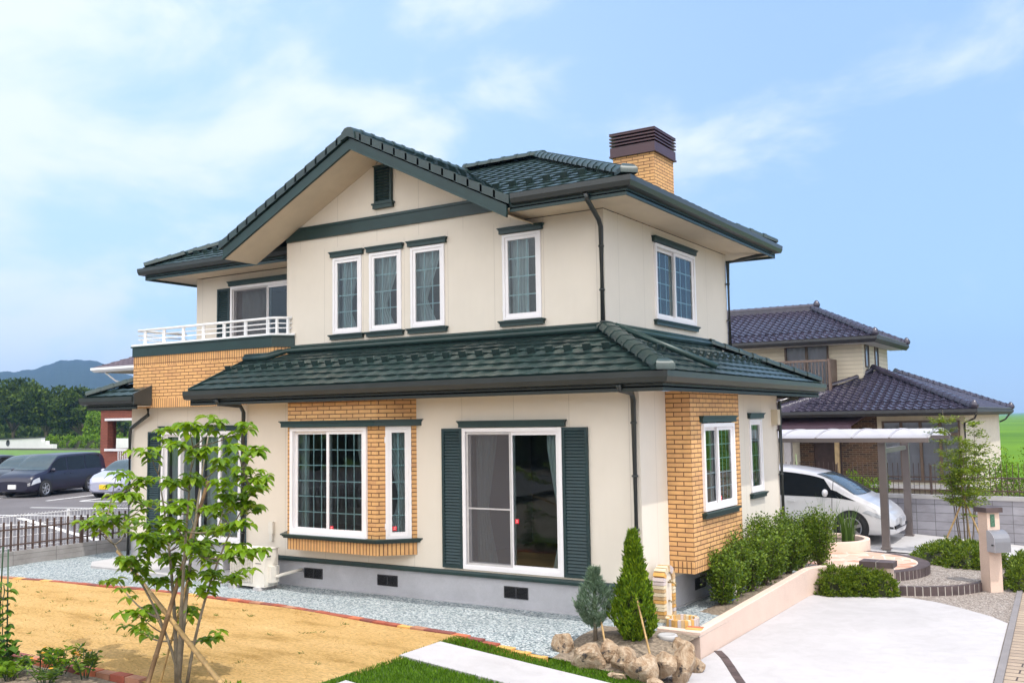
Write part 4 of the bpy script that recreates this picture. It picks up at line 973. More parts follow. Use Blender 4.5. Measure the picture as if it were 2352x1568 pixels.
# ---- mailbox pillar
mp = thing('mailbox_pillar', 'slim pink pillar with a dark cap carrying a grey mailbox', 'pillar', (3.42, 6.18, -.27), R_(44))
mb = MB(); mb.box(-.115, -.115, -.05, .115, .115, 1.29); mb.build('post', M['stucco'], mp)
mb = MB(); mb.box(-.155, -.155, 1.29, .155, .155, 1.37); mb.build('cap', M['darkbrick'], mp)
M['boxgrey'] = plain('grey_mailbox_paint', (.20, .205, .23), .35, .08, 4, metal=.2)
bx = thing('mailbox', 'grey curved top mailbox fixed to the slim pink pillar', 'mailbox', (3.42, 6.18, -.27), R_(-46))
mb = MB(); q = [(-.10, .66), (-.10, 1.0), (-.07, 1.01), (0, .995), (.07, .955), (.115, .89), (.125, .83), (.125, .66)]
mb.ext([(.116+(p[0]+.10)*.88, -.145, p[1]) for p in q], (0, .29, 0)); mb.build('casing', M['boxgrey'], bx)
mb = MB(); mb.ext([(.124+(p[0]+.10)*.84, -.152, p[1]*.985+.012) for p in q], (0, .006, 0)); dd = mb.build('door', plain('pale_mailbox_door', (.36, .36, .40), .35, .06), bx)
mb = MB(); mb.lathe([(.014, -.166), (.014, -.152)], (.26, 0, .78), 10, 'y'); mb.box(.25, -.165, .775, .30, -.153, .785); mb.build('lock', M['dark'], dd)
mb = MB(); mb.box(-.06, -.126, 1.06, .02, -.116, 1.26); np_ = mb.build('nameplate', plain('green_nameplate', (.06, .14, .09), .4, .5, 40), mp)
# ---- brick garden tap, basin, manhole cover
ft = thing('garden_tap', 'small arched brick and render garden tap post by the house corner', 'tap', (.17, .27, .0), R_(90))
STN = [plain('stone_amber', (.60, .33, .09), .8, .2), plain('stone_cream', (.62, .52, .36), .8, .15), plain('stone_mauve', (.52, .44, .42), .8, .15), plain('stone_tan', (.50, .34, .18), .8, .2)]
mb = MB(); hh = .50; prof = [(-.12, 0), (.12, 0), (.12, hh)] + [(.12*math.cos(R_(a)), hh+.12*math.sin(R_(a))) for a in range(15, 180, 15)] + [(-.12, hh)]
mb.ext([(p[0], -.055, p[1]) for p in prof], (0, .11, 0)); mb.build('panel', plain('cream_render', (.68, .60, .50), .9, .08, bump=.4, bscale=20), ft)
mb = MB(); rnd = random.Random(8)
for sx in (-1, 1):
    for k in range(11):
        mb.m = rnd.choice([0, 1, 2, 3]); z = .01+k*.047; mb.obox((sx*(.155), 0, z+.02), (.042+rnd.uniform(-.006, .006), 0, 0), (0, .078, 0), (0, 0, .02))
for k in range(9):
    a = R_(10+k*20); mb.m = rnd.choice([0, 1, 2, 3]); d = Vector((math.cos(a), 0, math.sin(a))); t_ = Vector((-d.z, 0, d.x)); mb.obox(Vector((0, 0, hh+.02))+d*.155, d*.042, (0, .078, 0), t_*.024)
mb.build('stonework', STN, ft)
mb = MB(); mb.tube([(0, -.05, .50), (0, -.13, .50), (0, -.16, .485), (0, -.165, .45)], .012, 8); mb.tube([(-.03, -.09, .53), (.03, -.09, .53)], .008, 6); mb.tube([(0, -.09, .5), (0, -.09, .53)], .009, 6)
mb.tube([(.0, -.05, .26), (0, -.09, .26), (0, -.10, .24)], .011, 8); mb.build('faucet', plain('brass_tap', (.35, .28, .16), .3, .1, metal=.8), ft)
bs = thing('tap_basin', 'round basin of striped upright stones in front of the garden tap', 'basin', (.50, .06, 0))
mb = MB(); n = 30
for k in range(n):
    a0, a1 = 2*math.pi*k/n+.012, 2*math.pi*(k+1)/n-.012; mb.m = rnd.choice([0, 1, 2, 3]); P = [(r*math.cos(a), r*math.sin(a)) for r, a in ((.165, a0), (.215, a0), (.215, a1), (.165, a1))]; mb.prism(P, -.03, .105+rnd.uniform(-.004, .004))
mb.build('stones', STN, bs)
mb = MB(); mb.lathe([(.205, -.02), (.205, .095), (.172, .095), (.172, .03), (.01, .02)], (0, 0, 0), 30); mb.build('liner', M['mortar'], bs)
mb = MB(); mb.lathe([(.115, -.03), (.12, .03), (.11, .042), (.085, .042), (.08, .036), (.01, .038)], (0, 0, 0), 28); setp(mb.build('manhole_cover', M['slab'], None, (.70, -.88, .05)), 'round pale drain cover in the soil between golden conifer and pointed rock', 'drain cover')
# loose bricks by the basin
for x, y, c, rz, l in ((.78, -.20, 4, .15, 'orange loose brick lying on the wall corner gravel'), (.80, -.29, 3, .12, 'yellow loose brick lying beside the orange one')):
    mb = MB(); mb.box(-.10, -.045, 0, .10, .045, .06); setp(mb.build('loose_brick', BR[c], None, (x, y, -.0), rz), l, 'brick')
# hose reel glimpsed behind the hedge
hr = thing('hose_reel', 'white and black hose reel with blue hose on the gravel below the brick bay', 'hose reel', (.40, 1.80, -.02))
mb = MB(); mb.lathe([(.15, -.02), (.16, 0), (.15, .02)], (0, 0, .18), 20, 'y'); mb.lathe([(.15, .14), (.16, .16), (.15, .18)], (0, 0, .18), 20, 'y'); mb.build('side_plate', M['acwhite'], hr)
mb = MB(); mb.lathe([(.10, .03), (.11, .08), (.10, .13)], (0, 0, .18), 18, 'y'); mb.build('drum', M['blackplastic'], hr)
mb = MB(); mb.tube([(.1, .08, .2), (.2, -.05, .10), (.1, -.25, .02), (-.05, -.4, .015), (.08, -.55, .015), (.22, -.45, .015), (.18, -.3, .015)], .011, 6); mb.build('hose', plain('blue_hose', (.03, .12, .30), .4, .1), hr)
# ---- air conditioner
ac = thing('air_conditioner', 'ivory outdoor air conditioner unit on two concrete feet beside the house wall', 'air conditioner', (-6.74, -.50, 0))
mb = MB(); mb.box(-.40, -.14, .075, .40, .16, .64); mb.box(-.41, -.15, .645, .41, .17, .66); mb.box(-.40, -.142, .055, .40, .16, .08); mb.build('casing', M['acwhite'], ac)
mb = MB(); mb.box(-.385, -.15, .11, .14, -.139, .61); g_ = mb.build('grille', plain('ac_grille', (.40, .385, .35), .6, .1), ac)
mb = MB()
for k in range(22): mb.box(-.375, -.158, .125+k*.0218, .13, -.149, .131+k*.0218)
for k in range(9): mb.box(-.37+k*.061, -.157, .115, -.366+k*.061, -.1485, .605)
mb.build('guard', M['acwhite'], g_)
mb = MB(); mb.box(.398, -.06, .12, .47, .12, .38); mb.box(.40, -.10, .50, .408, .0, .57); mb.build('valve_cover', M['acwhite'], ac)
mb = MB(); mb.box(.409, -.09, .525, .412, -.01, .55); mb.box(.20, -.1425, .42, .33, -.141, .432); mb.build('handle', M['dark'], ac)
mb = MB(); mb.tube([(.46, .05, .20), (.52, .12, .23), (.60, .32, .26), (.62, .49, .27)], .028, 8); mb.build('pipe', M['acwhite'], ac)
for x in (-.30, .27):
    mb = MB(); mb.ext([(x-.075, -.2, .0), (x+.075, -.2, 0), (x+.055, -.2, .055), (x-.055, -.2, .055)], (0, .4, 0)); mb.build('foot', M['slab'], ac)
mb = MB(); mb.box(-6.87, -.055, .82, -6.77, -.002, 1.02); mb.box(-6.85, -.05, .70, -6.79, -.004, .82); setp(mb.build('duct_cover', M['acwhite'], house), None)
# concrete step outside the french door
mb = MB(); mb.prism([(-11.75, -.02), (-11.25, -.38), (-7.55, -.48), (-7.55, .9), (-11.75, .9)], -.1, .045); setp(mb.build('door_slab', M['slab']), 'flat grey concrete slab on the gravel outside the french door', 'slab')
mb = MB(); mb.box(-8.72, .30, .26, -7.62, .84, .34); mb.box(-8.6, .40, -.05, -8.5, .74, .26); mb.box(-7.85, .40, -.05, -7.75, .74, .26); setp(mb.build('door_step', M['white']), 'pale step bench below the french door', 'step')
# ================================================================== CARPORT, BLOCK WALL, NEIGHBOUR
cp = thing('carport', 'bronze aluminium carport with arched translucent white roof beside the house', 'carport', (1.09, 9.54, -.10))
for y in (0, 2.5):
    mb = MB(); mb.box(-.075, y-.055, -.15, .075, y+.055, 2.22 if y == 0 else 2.24); mb.box(-.10, y-.08, -.02, .10, y+.08, .015); mb.build('post', M['aluminium'], cp)
mb = MB(); mb.box(-.04, .1, 1.95, .04, 2.42, 2.05) ; mb.box(-8.5, -.27, 2.185, .96, -.17, 2.275); mb.box(-8.5, 2.50, 2.185, .96, 2.60, 2.275); mb.build('beam', M['aluminium'], cp)
CARC = [(-.24+2.84*t, 2.275+.17*math.sin(math.pi*t)**.8) for t in [k/14 for k in range(15)]]
mb = MB(); mb.grid([[(x, y, z) for y, z in CARC] for x in (-8.5, .95)]); mb.build('roof_sheet', veil_mat('polycarbonate', (.80, .80, .88), .80, .60), cp)
M['rib'] = plain('pale_aluminium', (.36, .34, .36), .4, .05)
for x in [.95-.75*k for k in range(13)]:
    mb = MB()
    for (y0, z0), (y1, z1) in zip(CARC, CARC[1:]): mb.obox((x, (y0+y1)/2, (z0+z1)/2+.004), (.022, 0, 0), (0, (y1-y0)/2, (z1-z0)/2), (0, 0, .012))
    mb.build('rib', M['rib'], cp)
m = NT('grey_block'); b = m.N.new('ShaderNodeTexBrick'); m.link(m.tc.outputs['UV'], b.inputs['Vector']); b.offset = 0
for k_, v_ in (('Scale', 1), ('Mortar Size', .006), ('Bias', 0), ('Brick Width', .40), ('Row Height', .195)): b.inputs[k_].default_value = v_
b.inputs['Color1'].default_value = (.33, .325, .36, 1); b.inputs['Color2'].default_value = (.26, .255, .285, 1); b.inputs['Mortar'].default_value = (.12, .12, .13, 1)
col = m.mix(.7, b.outputs[0], m.ramp(m.noise(2.2, 7, .7, stretch=(.8, 1, 2)), [(.3, (.62, .6, .6)), (.6, (1.1, 1.1, 1.12))]), 'MULTIPLY'); m.set(col, .9); m.bump(m.math('MULTIPLY', b.outputs['Fac'], -1), .4, .01); M['block'] = m.mat
mb = MB(); mb.box(-7, 12.42, -.5, 3.75, 12.54, .70); mb.box(3.63, 12.545, -.5, 3.75, 22, .70)
bw = mb.build('block_wall', M['block']); setp(bw, 'grey concrete block wall behind the carport and multi stemmed sapling', 'wall')
mb = MB(); mb.box(-7, 12.40, .703, 3.76, 12.56, .80); mb.box(3.62, 12.563, .703, 3.76, 22, .80); mb.build('coping', M['slab'], bw)
M['fencebrown'] = plain('brown_fence_metal', (.075, .045, .035), .5, .1)
def bar_fence(name, p0, p1, z0, z1, rails, step, label, mat, br=.010, posts=2.0, pr=.022, over=.0):
    t = thing(name, label, 'fence', (p0[0], p0[1], z0)); d = Vector((p1[0]-p0[0], p1[1]-p0[1], 0)); L_ = d.length; d.normalize(); s = Vector((-d.y, d.x, 0))
    mb = MB()
    for r in rails: mb.obox(d*L_/2+Vector((0, 0, r)), d*L_/2, s*.014, (0, 0, .014))
    mb.build('rail', mat, t)
    mb = MB(); n = int(L_/step)
    for k in range(n+1): mb.obox(d*(k*step)+Vector((0, 0, (z1-z0)/2+over))+s*.018, d*br, s*br*.7, (0, 0, (z1-z0)/2))
    mb.build('bars', mat, t)
    n = max(1, round(L_/posts))
    for k in range(n+1):
        mb = MB(); mb.obox(d*(L_*k/n)+Vector((0, 0, (z1-z0)*.5-.04)), d*pr, s*pr, (0, 0, (z1-z0)*.5)); mb.build('post', mat, t)
    return t
bar_fence('iron_fence', (-7, 12.48), (3.68, 12.48), .80, 1.52, [.11, .40], .115, 'brown iron bar fence with spiked tops on the grey block wall', M['fencebrown'], .007, 2.0, .018)
# ---- neighbour's dark tiled house
nb = thing('neighbour_house', 'cream neighbour house with glossy dark plum tile roofs beyond the block wall', 'house', (0, 23, -.1))
def npart(mb, name, mats, parent=None): return mb.build(name, mats, parent or nb, (0, -23, .1))
M['kawara'] = tile_mat('plum_kawara_tile', (.040, .036, .060), .22, .2)
m = NT('cream_clapboard'); sp = m.N.new('ShaderNodeSeparateXYZ'); m.link(m.tc.outputs['UV'], sp.inputs[0]); fr = m.math('FRACT', m.math('DIVIDE', sp.outputs[1], .15)); ln = m.math('LESS_THAN', fr, .1)
m.set(m.mix(ln, m.ramp(m.noise(1.5, 5), [(.3, (.60, .54, .42)), (.7, (.68, .61, .49))]), (.36, .31, .24)), .8); m.bump(fr, .5, .02); M['clap'] = m.mat
M['nbrick'] = brick_mat('dark_mixed_brick', (.095, .045, .022), (.020, .011, .010), (.15, .11, .065), .22, .075, bias=-.1)
M['nbwood'] = plain('brown_sash', (.10, .065, .045), .5, .15)
M['nbglass'] = glass_mat('neighbour_glass', (.72, .72, .78), 1.0)
mb = MB()
wall(mb, (-8, 25.0), (-2.62, 25.0), 2.6, 5.35, .15, [(-5.45+8, -3.85+8, 3.45, 5.28)], 0, 1); wall(mb, (-2.62, 25), (-2.62, 29.4), 2.6, 5.35, .15, (), 0, 1)
mb.box(-8, 25.4, 2.7, -2.8, 25.5, 5.2); npart(mb, 'upper_wall', [M['clap'], M['inner']])
mb = MB()
for (a, b) in (((-9, 23.6), (-1.80, 23.6)), ((-1.80, 23.0), (.95, 23.0)), ((.95, 23), (.95, 33))): wall(mb, a, b, -.5, 2.62, .15, [] if a[0] != -1.8 else [(.18, 2.6, .42, 2.42)], 0, 1)
mb.box(-1.79, 23.9, -.4, .9, 24.0, 2.5); npart(mb, 'lower_wall', [plain('cream_mortar_wall', (.60, .55, .45), .85, .08), M['inner']])
mb = MB(); mb.box(-3.02, 22.98, -.5, -1.80, 23.55, 2.60); mb.box(-4.6, 23.45, -.5, -4.1, 23.58, 2.3); npart(mb, 'brick_pier', M['nbrick'])
mb = MB(); mb.box(-4.1, 23.50, -.4, -3.05, 23.58, 2.2); npart(mb, 'entrance_door', plain('dark_door', (.045, .022, .018), .4, .3))
mb = MB(); mb.box(-3.16, 22.6, -.5, -3.02, 22.74, 2.2); npart(mb, 'porch_post', plain('pale_wood_post', (.36, .26, .14), .7, .2))
mb = MB(); mb.box(-4.92, 22.6, -.5, -4.68, 22.84, 2.2); npart(mb, 'porch_post', plain('grey_post', (.40, .38, .40), .7, .1))
mb = MB(); mb.ext([(-7, 22.0, 2.28), (-2.45, 22.0, 2.28), (-2.15, 23.0, 2.62), (-7, 23.0, 2.62)], (0, 0, .04)); mb.box(-7, 21.98, 2.20, -2.44, 22.06, 2.285); npart(mb, 'porch_roof', plain('plum_sheet_roof', (.085, .050, .070), .4, .15))
def nwin(x0, x1, z0, z1, y, cols, transom=None):
    f = MB(); add_frame(f, x0, x1, z0, z1, .06, y-.05, y+.05)
    for k in range(1, cols): x = x0+(x1-x0)*k/cols; f.box(x-.045, y-.045, z0+.06, x+.045, y+.04, z1-.06)
    if transom: f.box(x0+.06, y-.048, transom-.05, x1-.06, y+.045, transom+.05)
    w_ = npart(f, 'window', M['nbwood']); g = MB(); g.poly((x0+.05, y+.01, z0+.05), (x1-.05, y+.01, z0+.05), (x1-.05, y+.01, z1-.05), (x0+.05, y+.01, z1-.05)); g.build('pane', M['nbglass'], w_)
    c = curtain_mesh(x0+.05, x1-.05, z0+.05, z1-.05, None, .4, -1, y+.07); c.build('curtain', M['curtain'], w_)
nwin(-1.64, .80, .40, 2.44, 22.99, 4, 1.98); nwin(-5.47, -3.83, 3.43, 5.30, 24.99, 2)
for y in (25.35, 27.0):
    f = MB(); add_frame(f, -.3, .3, 0, .85, .05, -.04, .03); w_ = f.build('window', M['nbwood'], nb, (-2.62, y-23+.3, 4.42+.1), R_(90)); g = MB(); g.box(-.25, -.01, .05, .25, .0, .8); g.build('pane', plain('grey_pane', (.16, .17, .18), .1, .1), w_)
mb = MB(); mb.box(-8, 24.0, 3.42, -3.55, 24.05, 3.50); mb.box(-8, 24.0, 4.62, -3.55, 24.06, 4.70)
for k in range(34): mb.box(-8+k*.13, 24.015, 3.5, -7.975+k*.13, 24.035, 4.62)
mb.box(-3.62, 23.99, 3.3, -3.55, 24.99, 4.72); mb.box(-8, 24.0, 3.30, -3.56, 24.98, 3.42); npart(mb, 'balcony', plain('brown_balcony', (.14, .095, .075), .5, .1))
UE = 5.46; ROOFN = [(-12, 24.0), (-1.94, 24.0), (-4.9, 26.96), (-9, 26.96)]
mb = MB(); plan_tiles(mb, None, UE, .47, ROOFN, tw=.27, th=.235, prof=KAWARA, lift=.03, seed=21, snow=2); plan_tiles(mb, None, UE, .47, [(-1.94, 24), (-1.94, 30), (-4.9, 26.96)], tw=.27, th=.235, prof=KAWARA, seed=22)
deck(mb, ROOFN, UE, .47); deck(mb, [(-1.94, 24), (-1.94, 30), (-4.9, 26.96)], UE, .47); deck(mb, [(-1.94, 30), (-12, 30), (-9, 26.96), (-4.9, 26.96)], UE, .47)
rf = npart(mb, 'upper_roof', M['kawara'])
zr = UE+2.96*.47
def nridge(a_, b_, *ar): ridge_part(rf, a_, b_, *ar)
def finial(c_): f_ = MB(); f_.lathe([(.02, -.14), (.12, -.10), (.15, 0), (.10, .10), (.05, .16), (.01, .18)], c_, 10); f_.build('finial', M['kawara'], rf)
nridge((-1.97, 24.03, UE+.07), (-4.9, 26.96, zr+.07), .10, .11, .30); nridge((-1.97, 29.97, UE+.07), (-4.9, 26.96, zr+.07), .10, .11, .30)
mb = MB(); mb.box(-9, 26.86, zr-.05, -4.85, 27.06, zr+.16); mb.build('ridge_base', M['kawara'], rf); nridge((-4.75, 26.96, zr+.16), (-9, 26.96, zr+.16), .11, .08, .3)
for c_ in ((-4.72, 26.96, zr+.2), (-1.95, 24.05, UE+.13), (-1.95, 29.9, UE+.13), (-9, 26.96, zr+.2)): finial(c_)
mb = MB(); mb.sweep([(-12, 24.04, UE), (-1.98, 24.04, UE), (-1.98, 29.96, UE)], [(0, 0), (.11, 0), (.11, -.1), (.0, -.22), (-.03, -.22)]); npart(mb, 'gutter', M['dark'])
mb = MB(); mb.prism([(-12, 24.05), (-2.0, 24.05), (-2.0, 29.95), (-2.62, 29.95), (-2.62, 25), (-12, 25)], UE-.20, UE-.18); npart(mb, 'soffit', plain('white_soffit', (.62, .62, .62), .8, .05))
LE = 2.80; L1 = [(-5.9, 22.0), (1.40, 22.0), (-2.42, 25.82), (-2.86, 25.0)]
mb = MB(); plan_tiles(mb, None, LE, .40, L1, tw=.27, th=.235, prof=KAWARA, seed=23, snow=2); L2 = [(1.40, 22), (1.40, 33.6), (-2.42, 29.8), (-2.42, 25.82)]
plan_tiles(mb, None, LE, .40, L2, tw=.27, th=.235, prof=KAWARA, seed=24); deck(mb, L1, LE, .40); deck(mb, L2, LE, .40); deck(mb, [(-5.9, 26), (-5.9, 22), (-2.86, 25.0), (-2.5, 25.9)], LE, .40)
mb.ext([(-2.86, 25.0, LE+1.18), (-2.42, 25.82, LE+1.52), (-2.6, 25.9, LE+1.2)], (-.1, .1, 0))
rf = npart(mb, 'lower_roof', M['kawara'])
nridge((1.37, 22.03, LE+.07), (-2.42, 25.82, LE+1.60), .11, .11, .30); nridge((-5.85, 22.05, LE+.07), (-2.86, 25.0, LE+1.25), .07, .07, .30)
nridge((1.37, 33.57, LE+.07), (-2.42, 29.8, LE+1.60), .11, .11, .30); nridge((-2.86, 25.0, LE+1.24), (-2.42, 25.82, LE+1.56), .08, .08, .3)
for c_ in ((1.37, 22.05, LE+.13), (1.37, 33.5, LE+.13)): finial(c_)
mb = MB(); mb.sweep([(-9, 22.04, LE), (1.36, 22.04, LE), (1.36, 33.5, LE)], [(0, 0), (.11, 0), (.11, -.1), (.0, -.20), (-.03, -.20)]); mb.tube([(1.42, 22.3, LE-.1), (1.3, 22.6, LE-.3), (.95, 22.93, LE-.45), (.95, 22.93, -.3)], .035, 6)
mb.tube([(1.42, 33, LE-.1), (1.2, 32.9, LE-.4), (1.0, 32.8, LE-.5)], .035, 6); npart(mb, 'gutter', M['dark'])
mb = MB(); mb.prism([(-9, 22.05), (1.35, 22.05), (1.35, 33.4), (.95, 33.4), (.95, 23), (-9, 23)], LE-.19, LE-.17); npart(mb, 'soffit', plain('cream_soffit', (.5, .45, .34), .8, .05))
mb = MB(); mb.box(-2.0, 22.5, .18, 1.2, 22.97, .32); npart(mb, 'veranda_ledge', M['slab'])

# ================================================================== VEHICLES
def cr(P, t):           # Catmull-Rom through list at t in [0,1]
    n = len(P)-1; x = min(max(t, 0), 1)*n; i = min(int(x), n-1); f = x-i
    p0, p1, p2, p3 = P[max(i-1, 0)], P[i], P[i+1], P[min(i+2, n)]
    return tuple(.5*(2*b+(c-a)*f+(2*a-5*b+4*c-d)*f*f+(3*b-a-3*c+d)*f**3) for a, b, c, d in zip(p0, p1, p2, p3))
class Car:
    """d runs from nose (0) to tail (L); car points along +x, nose at x = 0, centre line y = 0"""
    def __init__(s, prof, L): s.prof = prof; s.L = L; s.ds = [p[0] for p in prof]
    def at(s, d):
        P = s.prof; i = 0
        while i < len(P)-2 and d > P[i+1][0]: i += 1
        a, b = P[i], P[i+1]; h = b[0]-a[0]; t = min(1, max(0, (d-a[0])/h)); o = []
        for k in range(1, 6):
            m0 = (P[i+1][k]-P[i-1][k])/(P[i+1][0]-P[i-1][0]) if i > 0 else (b[k]-a[k])/h
            m1 = (P[i+2][k]-P[i][k])/(P[i+2][0]-P[i][0]) if i < len(P)-2 else (b[k]-a[k])/h
            t2, t3 = t*t, t**3; o.append((2*t3-3*t2+1)*a[k]+(t3-2*t2+t)*h*m0+(-2*t3+3*t2)*b[k]+(t3-t2)*h*m1)
        return o                                    # zbottom, zbelt, ztop, w, wtop
    def pt(s, d, v, side=1, off=0.0):
        zb, zl, zt_, w, wt = s.at(d)
        R = [(0, zb), (.7*w, zb), (.95*w, zb+.06), (w, zb+.35*(zl-zb)), (.995*w, zb+.7*(zl-zb)), (.965*w, zl), (wt+.45*(.965*w-wt), zl+.45*(zt_-zl)), (wt, zl+.88*(zt_-zl)), (.84*wt, zl+.985*(zt_-zl)), (.45*wt, zt_+.012), (0, zt_+.018)]
        y, z = cr(R, v); return Vector((-d, side*(y+off), z+off*.4))
def build_car(t, car, paint, glass, wheels, wr, seams=(), lights=None, plate=(.7, .7, .7), grille=None, handles=(), mirror=None, glass_top=None, rimmat='rim', arch=.05):
    N = 60; V = [k/26 for k in range(27)]; body = MB(); ds = [car.L*(.5-.5*math.cos(math.pi*k/N)) for k in range(N+1)]
    rows = []
    for d in ds: rows.append([car.pt(d, v, 1) for v in V] + [car.pt(d, v, -1) for v in V[-2:0:-1]])
    body.grid(rows, wrap=True); body.f(body.vs(rows[0])); body.f(body.vs(rows[-1])[::-1]); b = body.build('body', paint, t)
    def patch(mb, d0, d1, v0, v1, sides=(1, -1), off=.006, n=(10, 8)):
        for sd in sides:
            rr_ = []
            for i in range(n[0]+1):
                u = i/n[0]; row = []
                for j in range(n[1]+1):
                    q = j/n[1]; da = d0[0]+(d0[1]-d0[0])*q; db = d1[0]+(d1[1]-d1[0])*q; row.append(car.pt(da+(db-da)*u, v0+(v1-v0)*q, sd, off))
                rr_.append(row)
            mb.grid(rr_)
    for d0, d1, v0, v1 in glass:
        for sd in (1, -1): g = MB(); patch(g, d0, d1, v0, v1, (sd,)); g.build('side_window', M['carglass'], t)
    if glass_top:
        d0, d1 = glass_top; g = MB(); rr_ = []
        for i in range(9):
            u = i/8; row = []
            for j in range(17):
                q = -1+2*j/16; v = 1-.30*abs(q)*(1-.12*u); d = d0+.10*abs(q)**2+(d1+.10*abs(q)**2-d0-.1*abs(q)**2)*u; p = car.pt(d, v, 1 if q >= 0 else -1); row.append(p+Vector((.004, 0, .008)))
            rr_.append(row)
        g.grid(rr_); g.build('windscreen', M['windscreen'], t)
    for d, z in wheels:
        for sd in (1, -1):
            w = car.at(d)[3]; a = MB(); ring = []
            for k in range(25):
                an = math.pi*(-.12+1.24*k/24); ring.append((-d+(wr+arch)*math.cos(an), sd*(w+.004), z+(wr+arch)*math.sin(an)))
            a.f(a.vs(ring)); a.build('wheel_arch', M['blackplastic'], t)
            tm = MB(); y0 = sd*(w-.16); y1 = sd*(w+.012); yy = lambda q: q*sd
            tm.lathe([(wr*.6, w-.18), (wr*.97, w-.17), (wr, w-.12), (wr, w-.03), (wr*.96, w+.012), (wr*.72, w+.016), (wr*.66, w+.0)] if sd > 0 else [(wr*.66, -w), (wr*.72, -w-.016), (wr*.96, -w-.012), (wr, -w+.03), (wr, -w+.12), (wr*.97, -w+.17), (wr*.6, -w+.18)], (-d, 0, z), 28, 'y', cap=False)
            to = tm.build('wheel', M['tyre'], t)
            rm = MB(); yb = sd*(w-.01)
            rm.lathe([(wr*.70, sd*(w+.014)), (wr*.62, sd*(w+.012)), (wr*.60, sd*(w-.05))], (-d, 0, z), 28, 'y', cap=False)
            for k in range(6):
                an = k*math.pi/3+.3; dr_ = Vector((math.cos(an), 0, math.sin(an))); tt = Vector((-dr_.z, 0, dr_.x)); rm.obox(Vector((-d, sd*(w+.004), z))+dr_*wr*.34, dr_*wr*.30, tt*wr*.10, (0, .010, 0))
            rm.lathe([(wr*.16, sd*(w-.01)), (wr*.16, sd*(w+.016)), (.01, sd*(w+.02))], (-d, 0, z), 14, 'y', cap=False)
            rm.build('rim', M[rimmat], to)
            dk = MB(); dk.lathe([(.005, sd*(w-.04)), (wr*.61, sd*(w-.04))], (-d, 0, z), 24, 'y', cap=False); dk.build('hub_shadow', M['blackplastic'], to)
    if lights:
        d0, d1, v0, v1 = lights
        for sd in (1, -1): g = MB(); patch(g, d0, d1, v0, v1, (sd,), .010, (8, 5)); g.build('headlight', M['lamp'], t)
    if grille:
        for (d0, d1, v0, v1, mt) in grille: g = MB(); patch(g, d0, d1, v0, v1, (1, -1), .009, (6, 4)); g.build('grille', M[mt], t)
    z = .42; g = MB(); x = .055; g.box(-.02, -.165, z-.08, x, .165, z+.085); g.build('number_plate', plain('plate', plate, .5, .03), t)
    for d in seams:
        g = MB(); rr_ = [[car.pt(d-.006, v, 1, .003) for v in [.22+.55*k/14 for k in range(15)]], [car.pt(d+.006, v, 1, .003) for v in [.22+.55*k/14 for k in range(15)]]]; g.grid(rr_); g.build('door_seam', M['blackplastic'], t); g = MB()
        rr_ = [[car.pt(d-.006, v, -1, .003) for v in [.22+.55*k/14 for k in range(15)]], [car.pt(d+.006, v, -1, .003) for v in [.22+.55*k/14 for k in range(15)]]]; g.grid(rr_); g.build('door_seam', M['blackplastic'], t)
    for d in handles:
        for sd in (1, -1):
            p = car.pt(d, .455, sd, .015); g = MB(); g.obox(p, (.085, 0, 0), (0, .012, 0), (0, 0, .014)); g.build('door_handle', paint if paint is not M['carglass'] else M['rim'], t)
    if mirror:
        d, v = mirror
        for sd in (1, -1):
            p = car.pt(d, v, sd, .10); g = MB(); rows_ = []
            for i in range(9):
                a = -math.pi/2+math.pi*i/8; rows_.append([p+Vector((.065*math.cos(a)*math.cos(b_)*1.0, .105*math.sin(a)*1.0, .085*math.cos(a)*math.sin(b_))) for b_ in [2*math.pi*k/12 for k in range(12)]])
            g.grid(rows_, wrap=True); q = car.pt(d, v, sd, -.01); g.tube([q, p], .025, 6); g.build('mirror', paint, t)
    return b
def car_paint(name, c, coat=0.8, rough=.35, metal=.15): return plain(name, c, rough, .03, 2, metal=metal, coat=coat)
# prof rows: d, z bottom, z belt, z top, half width, half width of roof
MPV = [(0, .20, .48, .53, .58, .44), (.08, .17, .56, .64, .72, .58), (.28, .15, .68, .78, .84, .74), (.52, .15, .80, .91, .89, .80), (.74, .15, .88, 1.01, .90, .80), (1.10, .15, .93, 1.24, .90, .74), (1.50, .15, .95, 1.44, .90, .69), (2.0, .15, .96, 1.55, .90, .67), (2.6, .15, .97, 1.61, .90, .67), (3.4, .15, .98, 1.63, .90, .66), (4.2, .15, .99, 1.58, .89, .65), (4.6, .2, 1.0, 1.46, .86, .62), (4.8, .33, 1.0, 1.30, .80, .58)]
van = thing('minivan', 'silver white minivan parked nose out under the carport', 'car', (1.12, 11.0, -.10), 0)
build_car(van, Car(MPV, 4.8), car_paint('pearl_white_paint', (.80, .79, .80)), [((.74, 1.16), (1.10, 1.30), .505, .60), ((1.11, 1.45), (2.405, 2.405), .505, .69), ((2.415, 2.415), (3.38, 3.38), .505, .695), ((3.39, 3.39), (4.30, 4.2), .505, .68)], [(.86, .32), (3.70, .32)], .33,
          seams=(1.25, 2.41, 3.40), lights=((.12, .16), (.62, .50), .405, .45), plate=(.45, .45, .47), grille=[((.03, .03), (.12, .12), .30, .34, 'blackplastic')], handles=(2.15, 2.75), mirror=(1.38, .535), glass_top=(.70, 1.52))
mb = MB(); mb.box(-.35, -.62, .30, .018, .62, .37); mb.build('bumper_intake', M['blackplastic'], van)
mb = MB()
